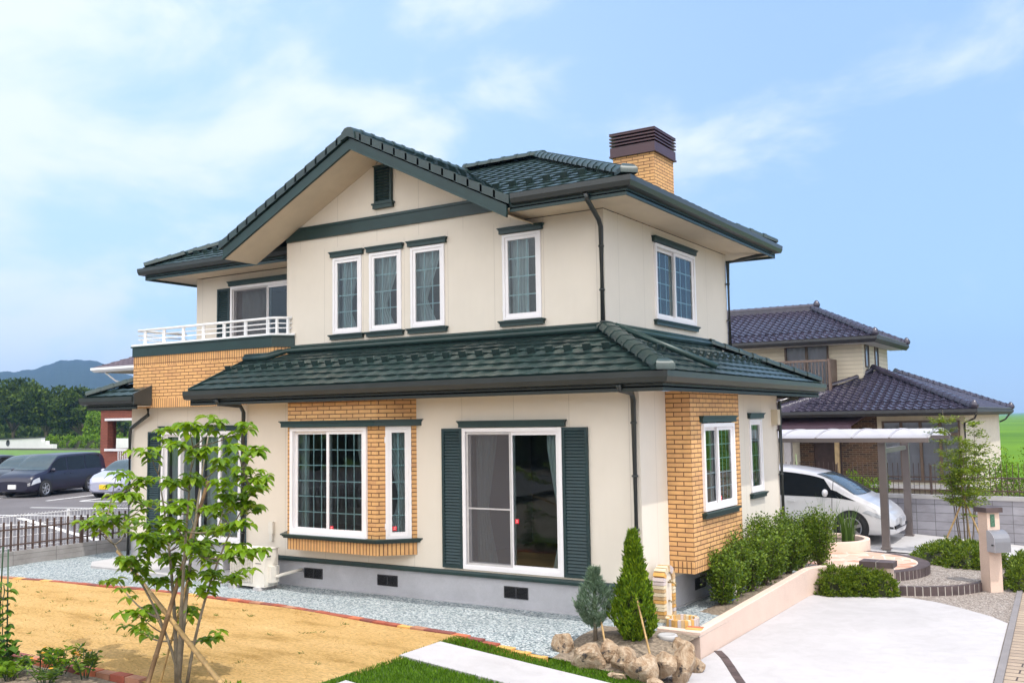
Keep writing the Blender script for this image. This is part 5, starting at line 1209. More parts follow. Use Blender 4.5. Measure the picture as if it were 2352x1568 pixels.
BOXV = [(0, 0.26, 0.577, 0.614, 0.66, 0.58), (0.08, 0.2, 0.67, 0.744, 0.78, 0.68), (0.3, 0.18, 0.781, 0.874, 0.83, 0.74), (0.7, 0.18, 0.874, 0.967, 0.85, 0.76), (0.95, 0.18, 0.911, 1.042, 0.85, 0.76), (1.3, 0.18, 0.93, 1.321, 0.85, 0.72), (1.65, 0.18, 0.93, 1.544, 0.85, 0.7), (2.2, 0.18, 0.93, 1.6, 0.85, 0.7), (3.2, 0.18, 0.93, 1.618, 0.85, 0.7), (4.2, 0.18, 0.93, 1.6, 0.85, 0.69), (4.45, 0.22, 0.93, 1.525, 0.83, 0.67), (4.55, 0.35, 0.93, 1.395, 0.8, 0.66)]
hd_ = (Vector((.33, -.944, 0))); LOTRZ = math.atan2(hd_.y, hd_.x); left_ = Vector((.944, .33, 0))
def lot_pos(k, fwd): return Vector((-30.18, 10.51, 0)) - left_*.86 + hd_*(.78+fwd) + left_*k
dv = thing('parked_van', 'dark navy boxy van parked in the lot with its side to the red brick house', 'car', lot_pos(0, 0), LOTRZ, 'cars parked in the lot')
navy = car_paint('dark_navy_paint', (.010, .009, .026), .25, .3, .0)
build_car(dv, Car(BOXV, 4.55), navy, [((1.02, 1.25), (2.05, 2.05), .515, .685), ((2.12, 2.12), (3.15, 3.15), .515, .69), ((3.22, 3.22), (4.20, 4.15), .515, .69)], [(.78, .32), (3.45, .32)], .32, seams=(1.15, 2.08, 3.18),
          lights=((.06, .14), (.50, .45), .37, .46), plate=(.75, .75, .75), grille=[((.0, .0), (.05, .05), .41, .445, 'rim'), ((.0, .0), (.05, .05), .37, .40, 'rim')], handles=(1.95, 2.3), mirror=(1.12, .53), glass_top=(.85, 1.62))
HB = [(0, .26, .58, .62, .62, .54), (.08, .20, .68, .76, .76, .66), (.30, .18, .80, .88, .82, .72), (.70, .18, .88, .97, .84, .74), (1.0, .18, .92, 1.05, .84, .74), (1.40, .18, .95, 1.34, .84, .68), (1.80, .18, .96, 1.50, .84, .64), (2.3, .18, .97, 1.54, .84, .63), (3.0, .18, .98, 1.52, .83, .62), (3.5, .20, .98, 1.42, .82, .60), (3.85, .26, .98, 1.22, .80, .60), (3.95, .36, .96, 1.05, .76, .58)]
cb = thing('parked_car', 'dark grey hatchback beside the navy van, half hidden behind it', 'car', lot_pos(-1.92, -1.15), LOTRZ, 'cars parked in the lot')
build_car(cb, Car(HB, 3.95), car_paint('charcoal_paint', (.022, .022, .030), .25, .3, .0), [((1.15, 1.45), (2.15, 2.15), .515, .68), ((2.22, 2.22), (3.05, 3.0), .515, .68)], [(.75, .3), (3.2, .3)], .30, seams=(1.2, 2.18), lights=((.06, .16), (.55, .48), .37, .47), grille=[((.0, .0), (.05, .05), .30, .35, 'blackplastic')], mirror=(1.15, .53), glass_top=(.88, 1.75))
dup(cb, lot_pos(-4.0, -1.0), LOTRZ, 'black car at the left edge of the photo, beyond the grey hatchback')
KEI = [(0, 0.26, 0.552, 0.589, 0.58, 0.5), (0.07, 0.2, 0.662, 0.736, 0.68, 0.58), (0.25, 0.18, 0.773, 0.846, 0.72, 0.64), (0.55, 0.18, 0.846, 0.92, 0.735, 0.66), (0.85, 0.18, 0.883, 1.012, 0.735, 0.66), (1.25, 0.18, 0.902, 1.251, 0.735, 0.62), (1.6, 0.18, 0.902, 1.362, 0.735, 0.59), (2.2, 0.18, 0.902, 1.38, 0.735, 0.58), (2.8, 0.18, 0.902, 1.343, 0.73, 0.57), (3.2, 0.22, 0.902, 1.196, 0.71, 0.56), (3.38, 0.32, 0.883, 1.012, 0.68, 0.55)]
kc = thing('kei_car', 'small silver blue car with a yellow plate, cut by the house corner', 'car', lot_pos(3.95, -.05), LOTRZ, 'cars parked in the lot')
build_car(kc, Car(KEI, 3.38), car_paint('silver_blue_paint', (.42, .43, .56), .7, .35, .3), [((1.05, 1.3), (1.95, 1.95), .515, .68), ((2.02, 2.02), (2.75, 2.7), .515, .68)], [(.62, .27), (2.9, .27)], .275, seams=(1.1, 1.98), lights=((.06, .12), (.40, .36), .38, .48), plate=(.75, .48, .02), grille=[((.0, .0), (.04, .04), .40, .43, 'blackplastic'), ((.0, .0), (.04, .04), .26, .30, 'blackplastic')], mirror=(1.05, .53), glass_top=(.75, 1.55))
# ---- parking lot
mb = MB(); mb.poly((-13.08, -30, -.002), (-52, -30, -.002), (-60, 24, -.002), (-50, 40, -.002), (-13.08, 40, -.002)); setp(mb.build('parking_lot', M['asphalt']), kind='structure')
pm = MB()
def stripe(a, b, w=.075, z=.004):
    a, b = Vector((*a, z)), Vector((*b, z)); s = Vector((-(b-a).y, (b-a).x, 0)).normalized()*w; pm.poly(a-s, b-s, b+s, a+s)
base = Vector((-30.18, 10.51, 0))
for k in (-4.0, -1.45, 1.55, 3.0, 5.6):
    p = base+left_*k+hd_*1.9; q = p-hd_*5.0; stripe(p[:2], q[:2])
for k in range(-3, 6):
    p = Vector((-22.5, -2.2, 0))+Vector((.33*-1, .944, 0))*k*2.5; stripe(p[:2], (p+Vector((4.6, 1.5, 0)))[:2])
stripe((-22.5, 4.9), (-15, 2.4), .10)
setp(pm.build('lot_markings', M['paint']), kind='structure')
# ---- boundary: block base with dark bar fence, white mesh fence beyond
mb = MB(); mb.box(-13.10, -12, -.4, -12.95, 14, .105); mb.box(-13.095, -12, .108, -12.955, 14, .27)
m = NT('grey_base_block'); b_ = m.N.new('ShaderNodeTexBrick'); m.link(m.tc.outputs['UV'], b_.inputs['Vector']); b_.offset = 0
for k_, v_ in (('Scale', 1), ('Mortar Size', .005), ('Bias', 0), ('Brick Width', .90), ('Row Height', .2)): b_.inputs[k_].default_value = v_
b_.inputs['Color1'].default_value = (.30, .285, .28, 1); b_.inputs['Color2'].default_value = (.24, .23, .225, 1); b_.inputs['Mortar'].default_value = (.14, .135, .13, 1)
m.set(m.mix(.6, b_.outputs[0], m.ramp(m.noise(2.0, 7, .7), [(.3, (.6, .58, .56)), (.6, (1.1,)*3)]), 'MULTIPLY'), .9)
setp(mb.build('boundary_wall', m.mat), 'low grey block base carrying the dark bar fence along the gravel', 'wall')
bar_fence('bar_fence', (-13.03, -12), (-13.03, 9), .27, .84, [.12, .42], .15, 'dark brown bar fence on the low grey block base beside the gravel', M['fencebrown'], .017, 2.0, .03)
wf = thing('mesh_fence', 'white wire mesh fence between the dark bar fence and the parking lot', 'fence', (-13.75, -12, -.11))
mb = MB()
for k in range(int(21/.075)): mb.box(-.003, k*.075-.0025, .1, .003, k*.075+.0025, 1.0)
for z in (.12, .35, .58, .81): mb.box(.005, 0, z-.005, .013, 21, z+.005)
for k in range(int(21/.075)): mb.obox((.02, k*.075, 1.01), (.022, 0, .012), (0, .004, 0), (-.002, 0, .004))
mb.box(-.006, 0, .985, .006, 21, 1.0); mb.build('mesh', M['railing'], wf)
for k in range(11): mb = MB(); mb.box(-.045, k*2.0+.75, -.2, -.005, k*2.0+.80, 1.03); mb.build('post', M['railing'], wf)

# ---- red brick neighbour house on the far left
rh = thing('brick_house', 'red brick house with grey tile roof beyond the parking lot', 'house', (-40, 20.5, 0))
M['redbrick'] = brick_mat('dark_red_brick', (.30, .085, .050), (.25, .068, .042), (.12, .045, .03), .24, .08, bias=0)
mb = MB(); wall(mb, (-40.55, 20), (-30, 20), -.3, 3.65, .35, [(.6, 3.2, 1.52, 2.98)], 0, 0); wall(mb, (-40.55, 28), (-40.55, 20), -.3, 3.65, .35, [(5.6, 7.3, 1.5, 2.98)], 0, 0)
mb.box(-39.5, 23.5, -.3, -30, 23.7, 3.6)
def rpart(mb, name, mat, parent=None): return mb.build(name, mat, parent or rh, (40, -20.5, 0))
rpart(mb, 'wall', M['redbrick'])
for z_ in (2.98, 1.40): mb = MB(); mb.box(-40.05, 19.88, z_, -37.2, 20.06, z_+.12); rpart(mb, 'porch_trim', M['white'])
mb = MB(); mb.box(-38.9, 19.88, -.1, -37.9, 19.94, .05)
for k in range(6): mb.box(-38.9+k*.18, 19.88, .05, -38.86+k*.18, 19.94, 1.38)
rpart(mb, 'railing', M['white'])
mb = MB(); mb.box(-38.75, 21.5, -.2, -36.0, 21.6, 2.95); rpart(mb, 'front_door', plain('porch_door_brown', (.06, .03, .02), .5, .3))
UEv = 5.75
mb = MB(); pl2 = [(-40.3, 19.3), (-28, 19.3), (-28, 23), (-36.6, 23.0)]; plan_tiles(mb, None, UEv, .42, pl2, tw=.4, th=.34, prof=GREEN, seed=31); plan_tiles(mb, None, UEv, .42, [(-40.3, 27), (-40.3, 19.3), (-36.6, 23.0), (-36.6, 23.4)], tw=.4, th=.34, seed=32); deck(mb, pl2, UEv, .42)
rf = rpart(mb, 'roof', tile_mat('grey_plum_tile', (.09, .06, .075), .5))
mb = MB(); mb.sweep([(-40.26, 27, UEv), (-40.26, 19.34, UEv), (-28, 19.34, UEv)], [(0, 0), (.13, 0), (.13, -.12), (0, -.24), (-.03, -.24)]); rpart(mb, 'gutter', M['railing'])
mb = MB(); mb.prism([(-40.25, 19.35), (-28, 19.35), (-28, 20.6), (-38.7, 20.6), (-38.7, 27), (-40.25, 27)], UEv-.24, UEv-.2); mb.box(-38.7, 20.6, 3.6, -30, 20.75, UEv-.22); mb.box(-38.7, 20.76, 3.6, -38.55, 27, UEv-.22); rpart(mb, 'upper_wall', plain('pale_house_wall', (.55, .50, .42), .8, .06))
mb = MB(); mb.box(-40.75, 19.8, 3.60, -30, 28, 3.74); rpart(mb, 'cornice', plain('dark_cornice', (.05, .02, .02), .6))
mb = MB(); mb.tube([(-39.7, 19.4, UEv-.1), (-39.2, 19.9, UEv-.7), (-38.75, 20.5, UEv-.9), (-38.75, 20.5, 3.7)], .05, 6); rpart(mb, 'downpipe', M['railing'])
# ---- white temple-like wall, hedge and lawn strip behind the lot
mb = MB(); pts = [(-121, 60, -.3), (-121, 60, 1.2), (-110.6, 60, 1.45), (-110.6, 60, 1.05), (-109.6, 60, 1.05), (-109.6, 60, .62), (-108.0, 60, .62), (-108, 60, -.3)]
mb.ext(pts, (0, .5, 0)); mb.ext([(-150, 60.001, -.3), (-150, 60.001, .9), (-121.001, 60.001, 1.2), (-121.001, 60.001, -.3)], (0, .5, 0)); mb.box(-97, 60.2, -.3, -60, 60.6, 1.3)
ww = mb.build('boundary_wall', plain('white_plaster', (.72, .71, .72), .8, .06, .5)); setp(ww, 'long white plaster wall below the distant trees with a round opening', 'wall')
mb = MB(); mb.lathe([(.42, 59.97), (.42, 59.99), (.01, 59.995)], (-118.0, 0, .78), 16, 'y', cap=False); mb.build('opening', M['dark'], ww)
mb = MB(); mb.ext([(-150, 59.85, .9), (-121, 59.85, 1.2), (-110.5, 59.85, 1.45), (-110.5, 59.85, 1.58), (-121, 59.85, 1.33), (-150, 59.85, 1.03)], (0, .8, 0)); mb.build('coping', M['dark'], ww)
mb = MB(); mb.poly((-190, 36, -.012), (-60, 24, -.012), (-56, 59, -.012), (-190, 59, -.012)); setp(mb.build('grass_strip', plain('lot_grass', (.085, .17, .018), .9, .25, .8)), kind='structure')
mb = MB(); mb.box(-160, 57.5, -.3, -60, 58.2, .18); setp(mb.build('kerb', plain('dark_kerb_stone', (.10, .09, .09), .9, .2)), kind='structure')
# ================================================================== PLANTS
def leaf_cloud(P, D, ln, wd, rng, fold=.18, curl=.15, jit=.6):
    """one folded 2-quad leaf per point P growing along direction D"""
    n = len(P); D = D/np.linalg.norm(D, axis=1)[:, None]
    rv = rng.normal(size=(n, 3)); sdv = np.cross(D, rv); sdv /= np.linalg.norm(sdv, axis=1)[:, None]+1e-9; N = np.cross(sdv, D)
    L = (ln*(1+jit*(rng.random(n)-.5)))[:, None]; Wd = (wd*(1+jit*(rng.random(n)-.5)))[:, None]
    a = P; m_ = P+D*L*.5+N*L*curl*.5; t = P+D*L-N*L*curl*.3
    l = P+D*L*.45+sdv*Wd*.5+N*Wd*fold; r = P+D*L*.45-sdv*Wd*.5+N*Wd*fold
    V = np.stack([a, r, t, l, m_], 1).reshape(-1, 3); i = np.arange(n)[:, None]*5
    F = np.concatenate([i+np.array([[0, 1, 4]]), i+np.array([[1, 2, 4]]), i+np.array([[2, 3, 4]]), i+np.array([[3, 0, 4]])], 0)
    return V, F
def quad_cloud(P, D, ln, wd, rng, jit=.6):
    n = len(P); D = D/np.linalg.norm(D, axis=1)[:, None]; rv = rng.normal(size=(n, 3)); s = np.cross(D, rv); s /= np.linalg.norm(s, axis=1)[:, None]+1e-9
    L = (ln*(1+jit*(rng.random(n)-.5)))[:, None]; Wd = (wd*(1+jit*(rng.random(n)-.5)))[:, None]*.5
    V = np.stack([P, P+D*L*.45-s*Wd, P+D*L, P+D*L*.45+s*Wd], 1).reshape(-1, 3)
    return V, np.arange(n*4).reshape(-1, 4)
M['leaf_dogwood'] = leaf_mat('dogwood_leaf', (.10, .20, .008), (.165, .295, .012), (.25, .38, .020), .45, .38, .45)
M['leaf_holly'] = leaf_mat('hedge_leaf', (.045, .088, .008), (.105, .18, .013), (.20, .285, .02), .25)
M['leaf_azalea'] = leaf_mat('azalea_leaf', (.045, .090, .006), (.11, .175, .010), (.22, .285, .018), .25)
M['leaf_thuja'] = leaf_mat('thuja_leaf', (.045, .10, .005), (.115, .205, .007), (.23, .32, .013), .2, .6, .2)
M['leaf_blue'] = leaf_mat('blue_conifer_leaf', (.06, .11, .06), (.13, .205, .14), (.25, .34, .27), .15, .6, .2)
M['leaf_far'] = leaf_mat('far_tree_leaf', (.016, .036, .003), (.040, .074, .006), (.085, .125, .010), .2, .7, .15)
M['leaf_light'] = leaf_mat('light_tree_leaf', (.075, .16, .008), (.13, .24, .012), (.20, .31, .02), .3, .6, .2)
M['leaf_sapling'] = leaf_mat('sapling_leaf', (.085, .15, .008), (.16, .24, .012), (.28, .34, .020), .35)
M['leaf_grass'] = leaf_mat('turf_blade', (.045, .11, .005), (.085, .19, .008), (.15, .28, .016), .3, .6, .2)
M['blade'] = leaf_mat('iris_blade', (.06, .12, .02), (.09, .17, .03), (.14, .22, .05), .3)
M['bark_pale'] = plain('pale_bark', (.20, .165, .115), .85, .3, 12, bump=.4, bscale=50)
def plant(name, label, cat, loc, group=None): return thing(name, label, cat, loc, 0, group)
def twig_mesh(paths, mat, parent, name='stem'):
    mb = MB()
    for pts, rs in paths: mb.tube(pts, rs, 6)
    return mb.build(name, mat, parent)
def bez(a, b, bulge, n=6):
    a, b, bulge = Vector(a), Vector(b), Vector(bulge); c = (a+b)/2+bulge
    return [(1-t)**2*a+2*t*(1-t)*c+t*t*b for t in [k/n for k in range(n+1)]]
# ---- dogwood sapling with bamboo props, front left
DX, DY = -2.93, -4.98
dw = plant('dogwood_tree', 'young broad leaved tree with drooping bright green leaves on the straw lawn, front left', 'tree', (DX, DY, -.02))
rng = np.random.default_rng(4); rnd = random.Random(4)
clusters = [(0.57, -0.03, 2.71), (0.74, 0.17, 2.63), (-0.58, 0.18, 2.62), (0.55, -0.39, 2.68), (1.4, -0.54, 2.47), (1.24, -0.14, 2.44), (0.49, -0.25, 2.42), (0.22, 0.34, 2.28), (0.92, 0.21, 2.12), (0.74, 0.11, 2.19), (-1.22, 0.06, 2.14), (-0.9, 0.18, 2.06), (0.3, -0.39, 2.12), (0.26, -0.07, 2.12), (0.98, -0.37, 2.11), (-2.02, 0.45, 1.74), (-0.29, -0.49, 1.98), (-1.09, 0.35, 1.78), (0.34, -0.47, 1.87), (-0.2, 0.21, 1.86), (0.6, -0.18, 1.85), (1.02, -0.1, 1.91), (0.67, 0.38, 1.83), (-0.78, -0.53, 1.68), (-0.53, -0.48, 1.71), (-1.5, 0.46, 1.55), (-0.52, 0.01, 1.61), (0.42, -0.45, 1.72), (-0.42, 0.54, 1.52), (-0.01, 0.49, 1.54), (1.29, -0.43, 1.74), (1.12, -0.08, 2.05), (-0.39, -0.4, 1.31), (-0.26, -0.21, 1.39), (-0.37, 0.13, 1.29), (0.58, -0.37, 1.47), (0.15, 0.22, 1.31), (1.34, -0.49, 1.51), (1.47, -0.36, 1.5), (-1.59, 0.35, 0.91), (-0.53, -0.11, 1.17), (-0.27, -0.09, 1.07), (-0.06, 0.11, 1.13), (0.44, -0.03, 1.18), (0.96, -0.13, 1.21), (-0.04, -0.52, 0.83), (-0.8, 0.25, 0.69), (-1.37, 0.51, 0.34), (-0.14, 0.52, 0.36), (-0.08, 0.18, 0.73), (0.57, -0.16, 1.06), (-0.13, -0.15, 1.51), (-0.23, 0.21, 1.49), (0.1, 0.19, 1.44), (-0.08, -0.42, 1.55), (0.98, -0.29, 1.98), (-0.36, -0.15, 2.39), (-0.11, 0.01, 2.48)]
stems_top = [Vector((-.55, .1, 2.15)), Vector((.28, -.12, 2.45)), Vector((-.05, .35, 2.55)), Vector((.75, .25, 2.0)), Vector((-1.0, -.25, 1.55))]
paths = []; stem_pts = []
for k, s in enumerate(stems_top):
    b = Vector((rnd.uniform(-.05, .05), rnd.uniform(-.05, .05), 0)); P = bez(b, s, Vector((-s.x*.28, -s.y*.2, .12)), 10); r0 = .026 if k < 3 else .018
    paths.append((P, [r0*(1-.75*i/10) for i in range(11)])); stem_pts += P[2:]
ends = []
for c in clusters:
    p = Vector(c); cand = [q for q in stem_pts if q.z < p.z-.10] or stem_pts[:3]; q = min(cand, key=lambda q: (q-p).length+.45*abs(q.z-p.z+.35))
    P = bez(q, p, Vector((0, 0, -.10*(p-q).length)), 6); L_ = (p-q).length; paths.append((P, [max(.0028, .0052+.005*L_)*(1-.6*i/6) for i in range(7)])); stem_pts.append(P[4]); ends.append((p, (P[-1]-P[-2]).normalized(), P))
trunk = twig_mesh(paths, M['bark_pale'], dw, 'trunk')
mb = MB()
def big_leaf(mb, base, d, n_, L_, W_):
    d = d.normalized(); s = d.cross(n_); s.normalize(); n_ = s.cross(d); rows = []
    for k in range(6):
        t = k/5; w_ = W_*(math.sin(math.pi*min(1, t**.85))**.6)*.5 if 0 < k < 5 else .001; c = base+d*L_*t-Vector((0, 0, 1))*L_*.42*t*t+n_*L_*.05*math.sin(3*t)
        rows.append([c-s*w_+n_*w_*.45, c, c+s*w_+n_*w_*.45])
    mb.grid(rows, smooth=True)
for p, d, P in ends:
    whorls = [(p, 10), (P[-2], 7), (P[-3], 5)] + [(p+Vector((rnd.uniform(-.13, .13), rnd.uniform(-.13, .13), rnd.uniform(-.03, .05))), 6) for _k in range(2)]
    for q, n in whorls:
        a0 = rnd.uniform(0, 6.28)
        for k in range(n):
            a = a0+2*math.pi*k/n+rnd.uniform(-.35, .35); dd_ = Vector((math.cos(a), math.sin(a), rnd.uniform(-.25, .35))); big_leaf(mb, Vector(q)+dd_*.018, dd_, Vector((0, 0, 1)), rnd.uniform(.085, .13), rnd.uniform(.058, .084))
mb.build('crown', M['leaf_dogwood'], dw)
def pole(name, a, b, r, mat, label, group, nodes=.33):
    t = thing(name, label, 'pole', a, 0, group); mb = MB(); d = Vector(b)-Vector(a); L_ = d.length; pts, rs = [], []; n = int(L_/nodes)
    for k in range(n):
        for f_, q in ((.0, 1.0), (.04, .93), (.93, .90), (.97, 1.12), (1.0, 1.0)): pts.append(d*((k+f_)/n)); rs.append(r*q*(1-.25*k/n))
    mb.tube(pts, rs, 8); mb.build('pole', mat, t); return t
for a, b, r, mt, lb in (((-1.30, -5.52, -.02), (-4.55, -4.60, 1.21), .030, 'bamboo', 'thick bamboo prop slanting from lower right to upper left through the young tree'),
                        ((-3.02, -5.36, -.02), (-3.03, -4.58, 2.05), .027, 'bamboo_dark', 'dark weathered bamboo prop rising steeply through the young tree'),
                        ((-3.22, -5.02, -.02), (-2.92, -4.93, 1.05), .013, 'bamboo', 'thin split bamboo cane close to the trunk of the young tree')): pole('bamboo_prop', a, b, r, M[mt], lb, 'bamboo props round the young broad leaved tree')
# ---- green crossed stakes with a climbing plant, flower bed at the left corner
for a, b, lb in (((-5.02, -5.62, -.05), (-5.26, -5.50, 1.30), 'thin green garden stake leaning right, carrying the vine'), ((-5.75, -5.30, .2), (-5.19, -5.60, 1.34), 'thin green garden stake crossing behind the vine stake')):
    t = thing('garden_stake', lb, 'stake', a, 0, 'crossed garden stakes'); mb = MB(); mb.tube([(0, 0, 0), Vector(b)-Vector(a)], .008, 6); mb.build('rod', M['stake'], t)
vn = plant('vine', 'climbing vine with broad bright leaves on the green garden stake', 'plant', (-5.05, -5.60, 0))
mb = MB(); st_ = [Vector((0, 0, 0))+Vector((-.16*t+.05*math.sin(9*t), .02*math.sin(14*t), .92*t)) for t in [k/12 for k in range(13)]]; sm_ = MB(); sm_.tube(st_, .006, 6); sm_.build('stem', M['stake'], vn)
for k, p in enumerate(st_[3:]):
    for q in range(5):
        a = rnd.uniform(0, 6.28); dd_ = Vector((math.cos(a), math.sin(a), .1)); big_leaf(mb, p+dd_*.03, dd_, Vector((0, 0, 1)), rnd.uniform(.08, .13), rnd.uniform(.08, .12))
for q in range(70):
    a = rnd.uniform(0, 6.28); dd_ = Vector((math.cos(a), math.sin(a), .2)); p = Vector((rnd.uniform(-.32, .12), rnd.uniform(-.15, .15), rnd.uniform(.05, .30))); big_leaf(mb, p, dd_, Vector((0, 0, 1)), .12, .10)
mb.build('foliage', leaf_mat('vine_leaf', (.06, .14, .012), (.10, .20, .018), (.15, .27, .03), .4), vn)
def herb(name, label, loc, n, h, spread, ln, wd, mat, flowers=0, seed=0, group=None):
    t = plant(name, label, 'plant', loc, group); rg = np.random.default_rng(seed); rn = random.Random(seed); P, D = [], []; paths = []
    for k in range(max(5, n//14)):
        a = rn.uniform(0, 6.28); r = spread*math.sqrt(rn.random()); top = Vector((r*math.cos(a), r*math.sin(a), h*rn.uniform(.55, 1))); pts = bez((top.x*.25, top.y*.25, 0), top, (0, 0, .05), 4); paths.append((pts, .004))
        for q in range(14):
            u = rn.uniform(.25, 1.0); p = pts[min(4, int(u*4))].lerp(pts[min(4, int(u*4)+1)], u*4-int(u*4)); b = rn.uniform(0, 6.28); P.append(p); D.append((math.cos(b), math.sin(b), rn.uniform(-.2, .7)))
    twig_mesh(paths, M['stake'], t); V, F = leaf_cloud(np.array(P), np.array(D, float), ln, wd, rg); mesh_np('foliage', V, F, mat, t)
    for k in range(flowers):
        a = rn.uniform(0, 6.28); r = spread*rn.uniform(.3, 1); fl_ = MB(); c = Vector((r*math.cos(a), r*math.sin(a), h*rn.uniform(.6, .95)))
        for q in range(9):
            b = q*.7; d_ = Vector((math.cos(b), math.sin(b), .35)); s_ = Vector((-d_.y, d_.x, 0))*.008; fl_.poly(c, c+d_*.014-s_, c+d_*.026, c+d_*.014+s_)
        fl_.build('flower', M['marigold'], t)
    return t
M['marigold'] = plain('marigold', (.75, .30, .01), .6, .2)
M['leaf_herb'] = leaf_mat('herb_leaf', (.045, .095, .010), (.085, .155, .016), (.14, .22, .03), .35)
herb('marigold_plant', 'low leafy plant with orange flowers in the near bed, beside the stakes', (-4.72, -5.42, 0), 150, .26, .22, .07, .026, M['leaf_herb'], 4, 1)
herb('bedding_plant', 'bushy bright green bedding plant in the middle of the near flower bed', (-4.42, -5.38, 0), 190, .32, .24, .08, .03, M['leaf_light'], 0, 2)
herb('marigold_plant', 'darker leafy plant with orange flowers at the right end of the near bed', (-4.02, -5.36, 0), 150, .30, .20, .075, .035, M['leaf_holly'], 5, 3)
herb('bedding_plant', 'low spreading green plant at the bottom left corner of the photo', (-4.85, -5.70, -.04), 170, .20, .28, .09, .03, M['leaf_light'], 0, 4)
herb('bedding_plant', 'narrow leaved plant low in the bed between the two orange flowered ones', (-4.30, -5.62, -.04), 160, .20, .25, .10, .016, M['leaf_herb'], 1, 5)
# ---- clipped low shrubs: dense shell of little leaves over a twiggy core
def mound(name, label, blobs, n, ln, wd, mat, seed, group=None, cat='shrub', trans=False):
    """blobs: (x,y,z,rx,ry,rz) in world coordinates"""
    bx_, by_ = sum(b[0] for b in blobs)/len(blobs), sum(b[1] for b in blobs)/len(blobs); t = plant(name, label, cat, (bx_, by_, min(b[2] for b in blobs)), group); rg = np.random.default_rng(seed)
    wts = np.array([b[3]*b[4]+b[3]*b[5]+b[4]*b[5] for b in blobs]); wts = wts/wts.sum(); P, D = [], []
    org = np.array([bx_, by_, min(b[2] for b in blobs)])
    nl = 22; cr_ = ln*1.25
    for b, w_ in zip(blobs, wts):
        k = int(n*w_/nl); d = rg.normal(size=(k, 3)); d[:, 2] = np.abs(d[:, 2])*1.1-.25; d /= np.linalg.norm(d, axis=1)[:, None]
        r = (1-.16*rg.random(k))*(1+.09*np.sin(d[:, 0]*7+b[0]*3)*np.sin(d[:, 1]*8)); c_ = np.array(b[:3])+d*r[:, None]*np.array(b[3:6]); c_ += rg.normal(size=c_.shape)*.012
        cc, dd = np.repeat(c_, nl, 0), np.repeat(d, nl, 0); g_ = rg.normal(size=cc.shape); g_ /= np.linalg.norm(g_, axis=1)[:, None]; g_ = g_+dd*.75+np.array([0, 0, .25])
        p = cc+g_*cr_*(.15+.55*rg.random(len(cc)))[:, None]; ok = p[:, 2] > b[2]-.02; P.append(p[ok]-org); D.append(g_[ok])
    V, F = leaf_cloud(np.concatenate(P), np.concatenate(D), ln, wd, rg); mesh_np('foliage', V, F, mat, t)
    core = MB()
    for b in blobs:
        rows = []
        for i in range(7):
            a = math.pi/2*i/6; rows.append([(b[0]-org[0]+b[3]*.80*math.cos(a)*math.cos(q), b[1]-org[1]+b[4]*.80*math.cos(a)*math.sin(q), b[2]-org[2]+b[5]*.80*math.sin(a)) for q in [2*math.pi*k/12 for k in range(12)]])
        core.grid(rows, wrap=True)
    core.build('twigs', plain('twig_mass', (.030, .034, .012), .95, .4, 14), t); return t
mound('azalea', 'clipped azalea mound between the white driveway and the curved pink wall', [(1.22, 4.72, -.27, .36, .30, .42), (1.60, 4.86, -.27, .40, .26, .40), (1.90, 4.90, -.27, .26, .22, .36)], 14000, .045, .022, M['leaf_azalea'], 11, 'clipped azalea mounds')
mound('azalea', 'wide clipped azalea mound behind the steps, at the foot of the slim sapling', [(2.35, 8.35, -.16, .55, .62, .30), (2.85, 8.05, -.16, .50, .65, .34), (2.55, 9.0, -.16, .7, .5, .33), (3.15, 8.0, -.18, .34, .55, .33)], 18000, .05, .024, M['leaf_azalea'], 12, 'clipped azalea mounds')
mound('azalea', 'clipped azalea mound at the right edge, behind the mailbox pillar', [(3.86, 7.1, -.27, .26, .55, .38), (3.80, 7.9, -.25, .30, .6, .38), (3.80, 6.55, -.27, .20, .32, .32)], 11000, .05, .024, M['leaf_azalea'], 13, 'clipped azalea mounds')
mound('azalea', 'rounded green bush tip at the bottom edge below the lawn', [(-1.86, -5.30, -.1, .22, .20, .30), (-1.62, -5.28, -.1, .18, .18, .26)], 2600, .04, .018, M['leaf_light'], 14)
# ---- hedge row between pink wall and brick bay
def holly(label, loc, h, w, seed, n=5200):
    t = plant('hedge_shrub', label, 'shrub', loc, 'upright shrubs between the pink wall and the house'); rn = random.Random(seed); rg = np.random.default_rng(seed); paths, P, D = [], [], []
    for k in range(26):
        a = rn.uniform(0, 6.28); r = w*math.sqrt(rn.random())*.95; top = Vector((r*math.cos(a), r*math.sin(a), h*(1-.35*(r/w)**2)*rn.uniform(.75, 1.05))); pts = bez((top.x*.15, top.y*.15, 0), top, (-top.x*.1, -top.y*.1, .05), 6); paths.append((pts, [.008*(1-.7*i/6) for i in range(7)]))
        for q in range(n//26):
            u = 1-rn.random()**1.3*.85; i = min(5, int(u*6)); p = pts[i].lerp(pts[i+1], u*6-i); o = Vector((rn.gauss(0, 1), rn.gauss(0, 1), rn.gauss(0, .8)))*.055; P.append(p+o); D.append((o.x*8+rn.gauss(0, .5), o.y*8+rn.gauss(0, .5), .45+rn.gauss(0, .4)))
    twig_mesh(paths, M['bark'], t); V, F = leaf_cloud(np.array(P), np.array(D), .046, .026, rg); mesh_np('foliage', V, F, M['leaf_holly'], t); return t
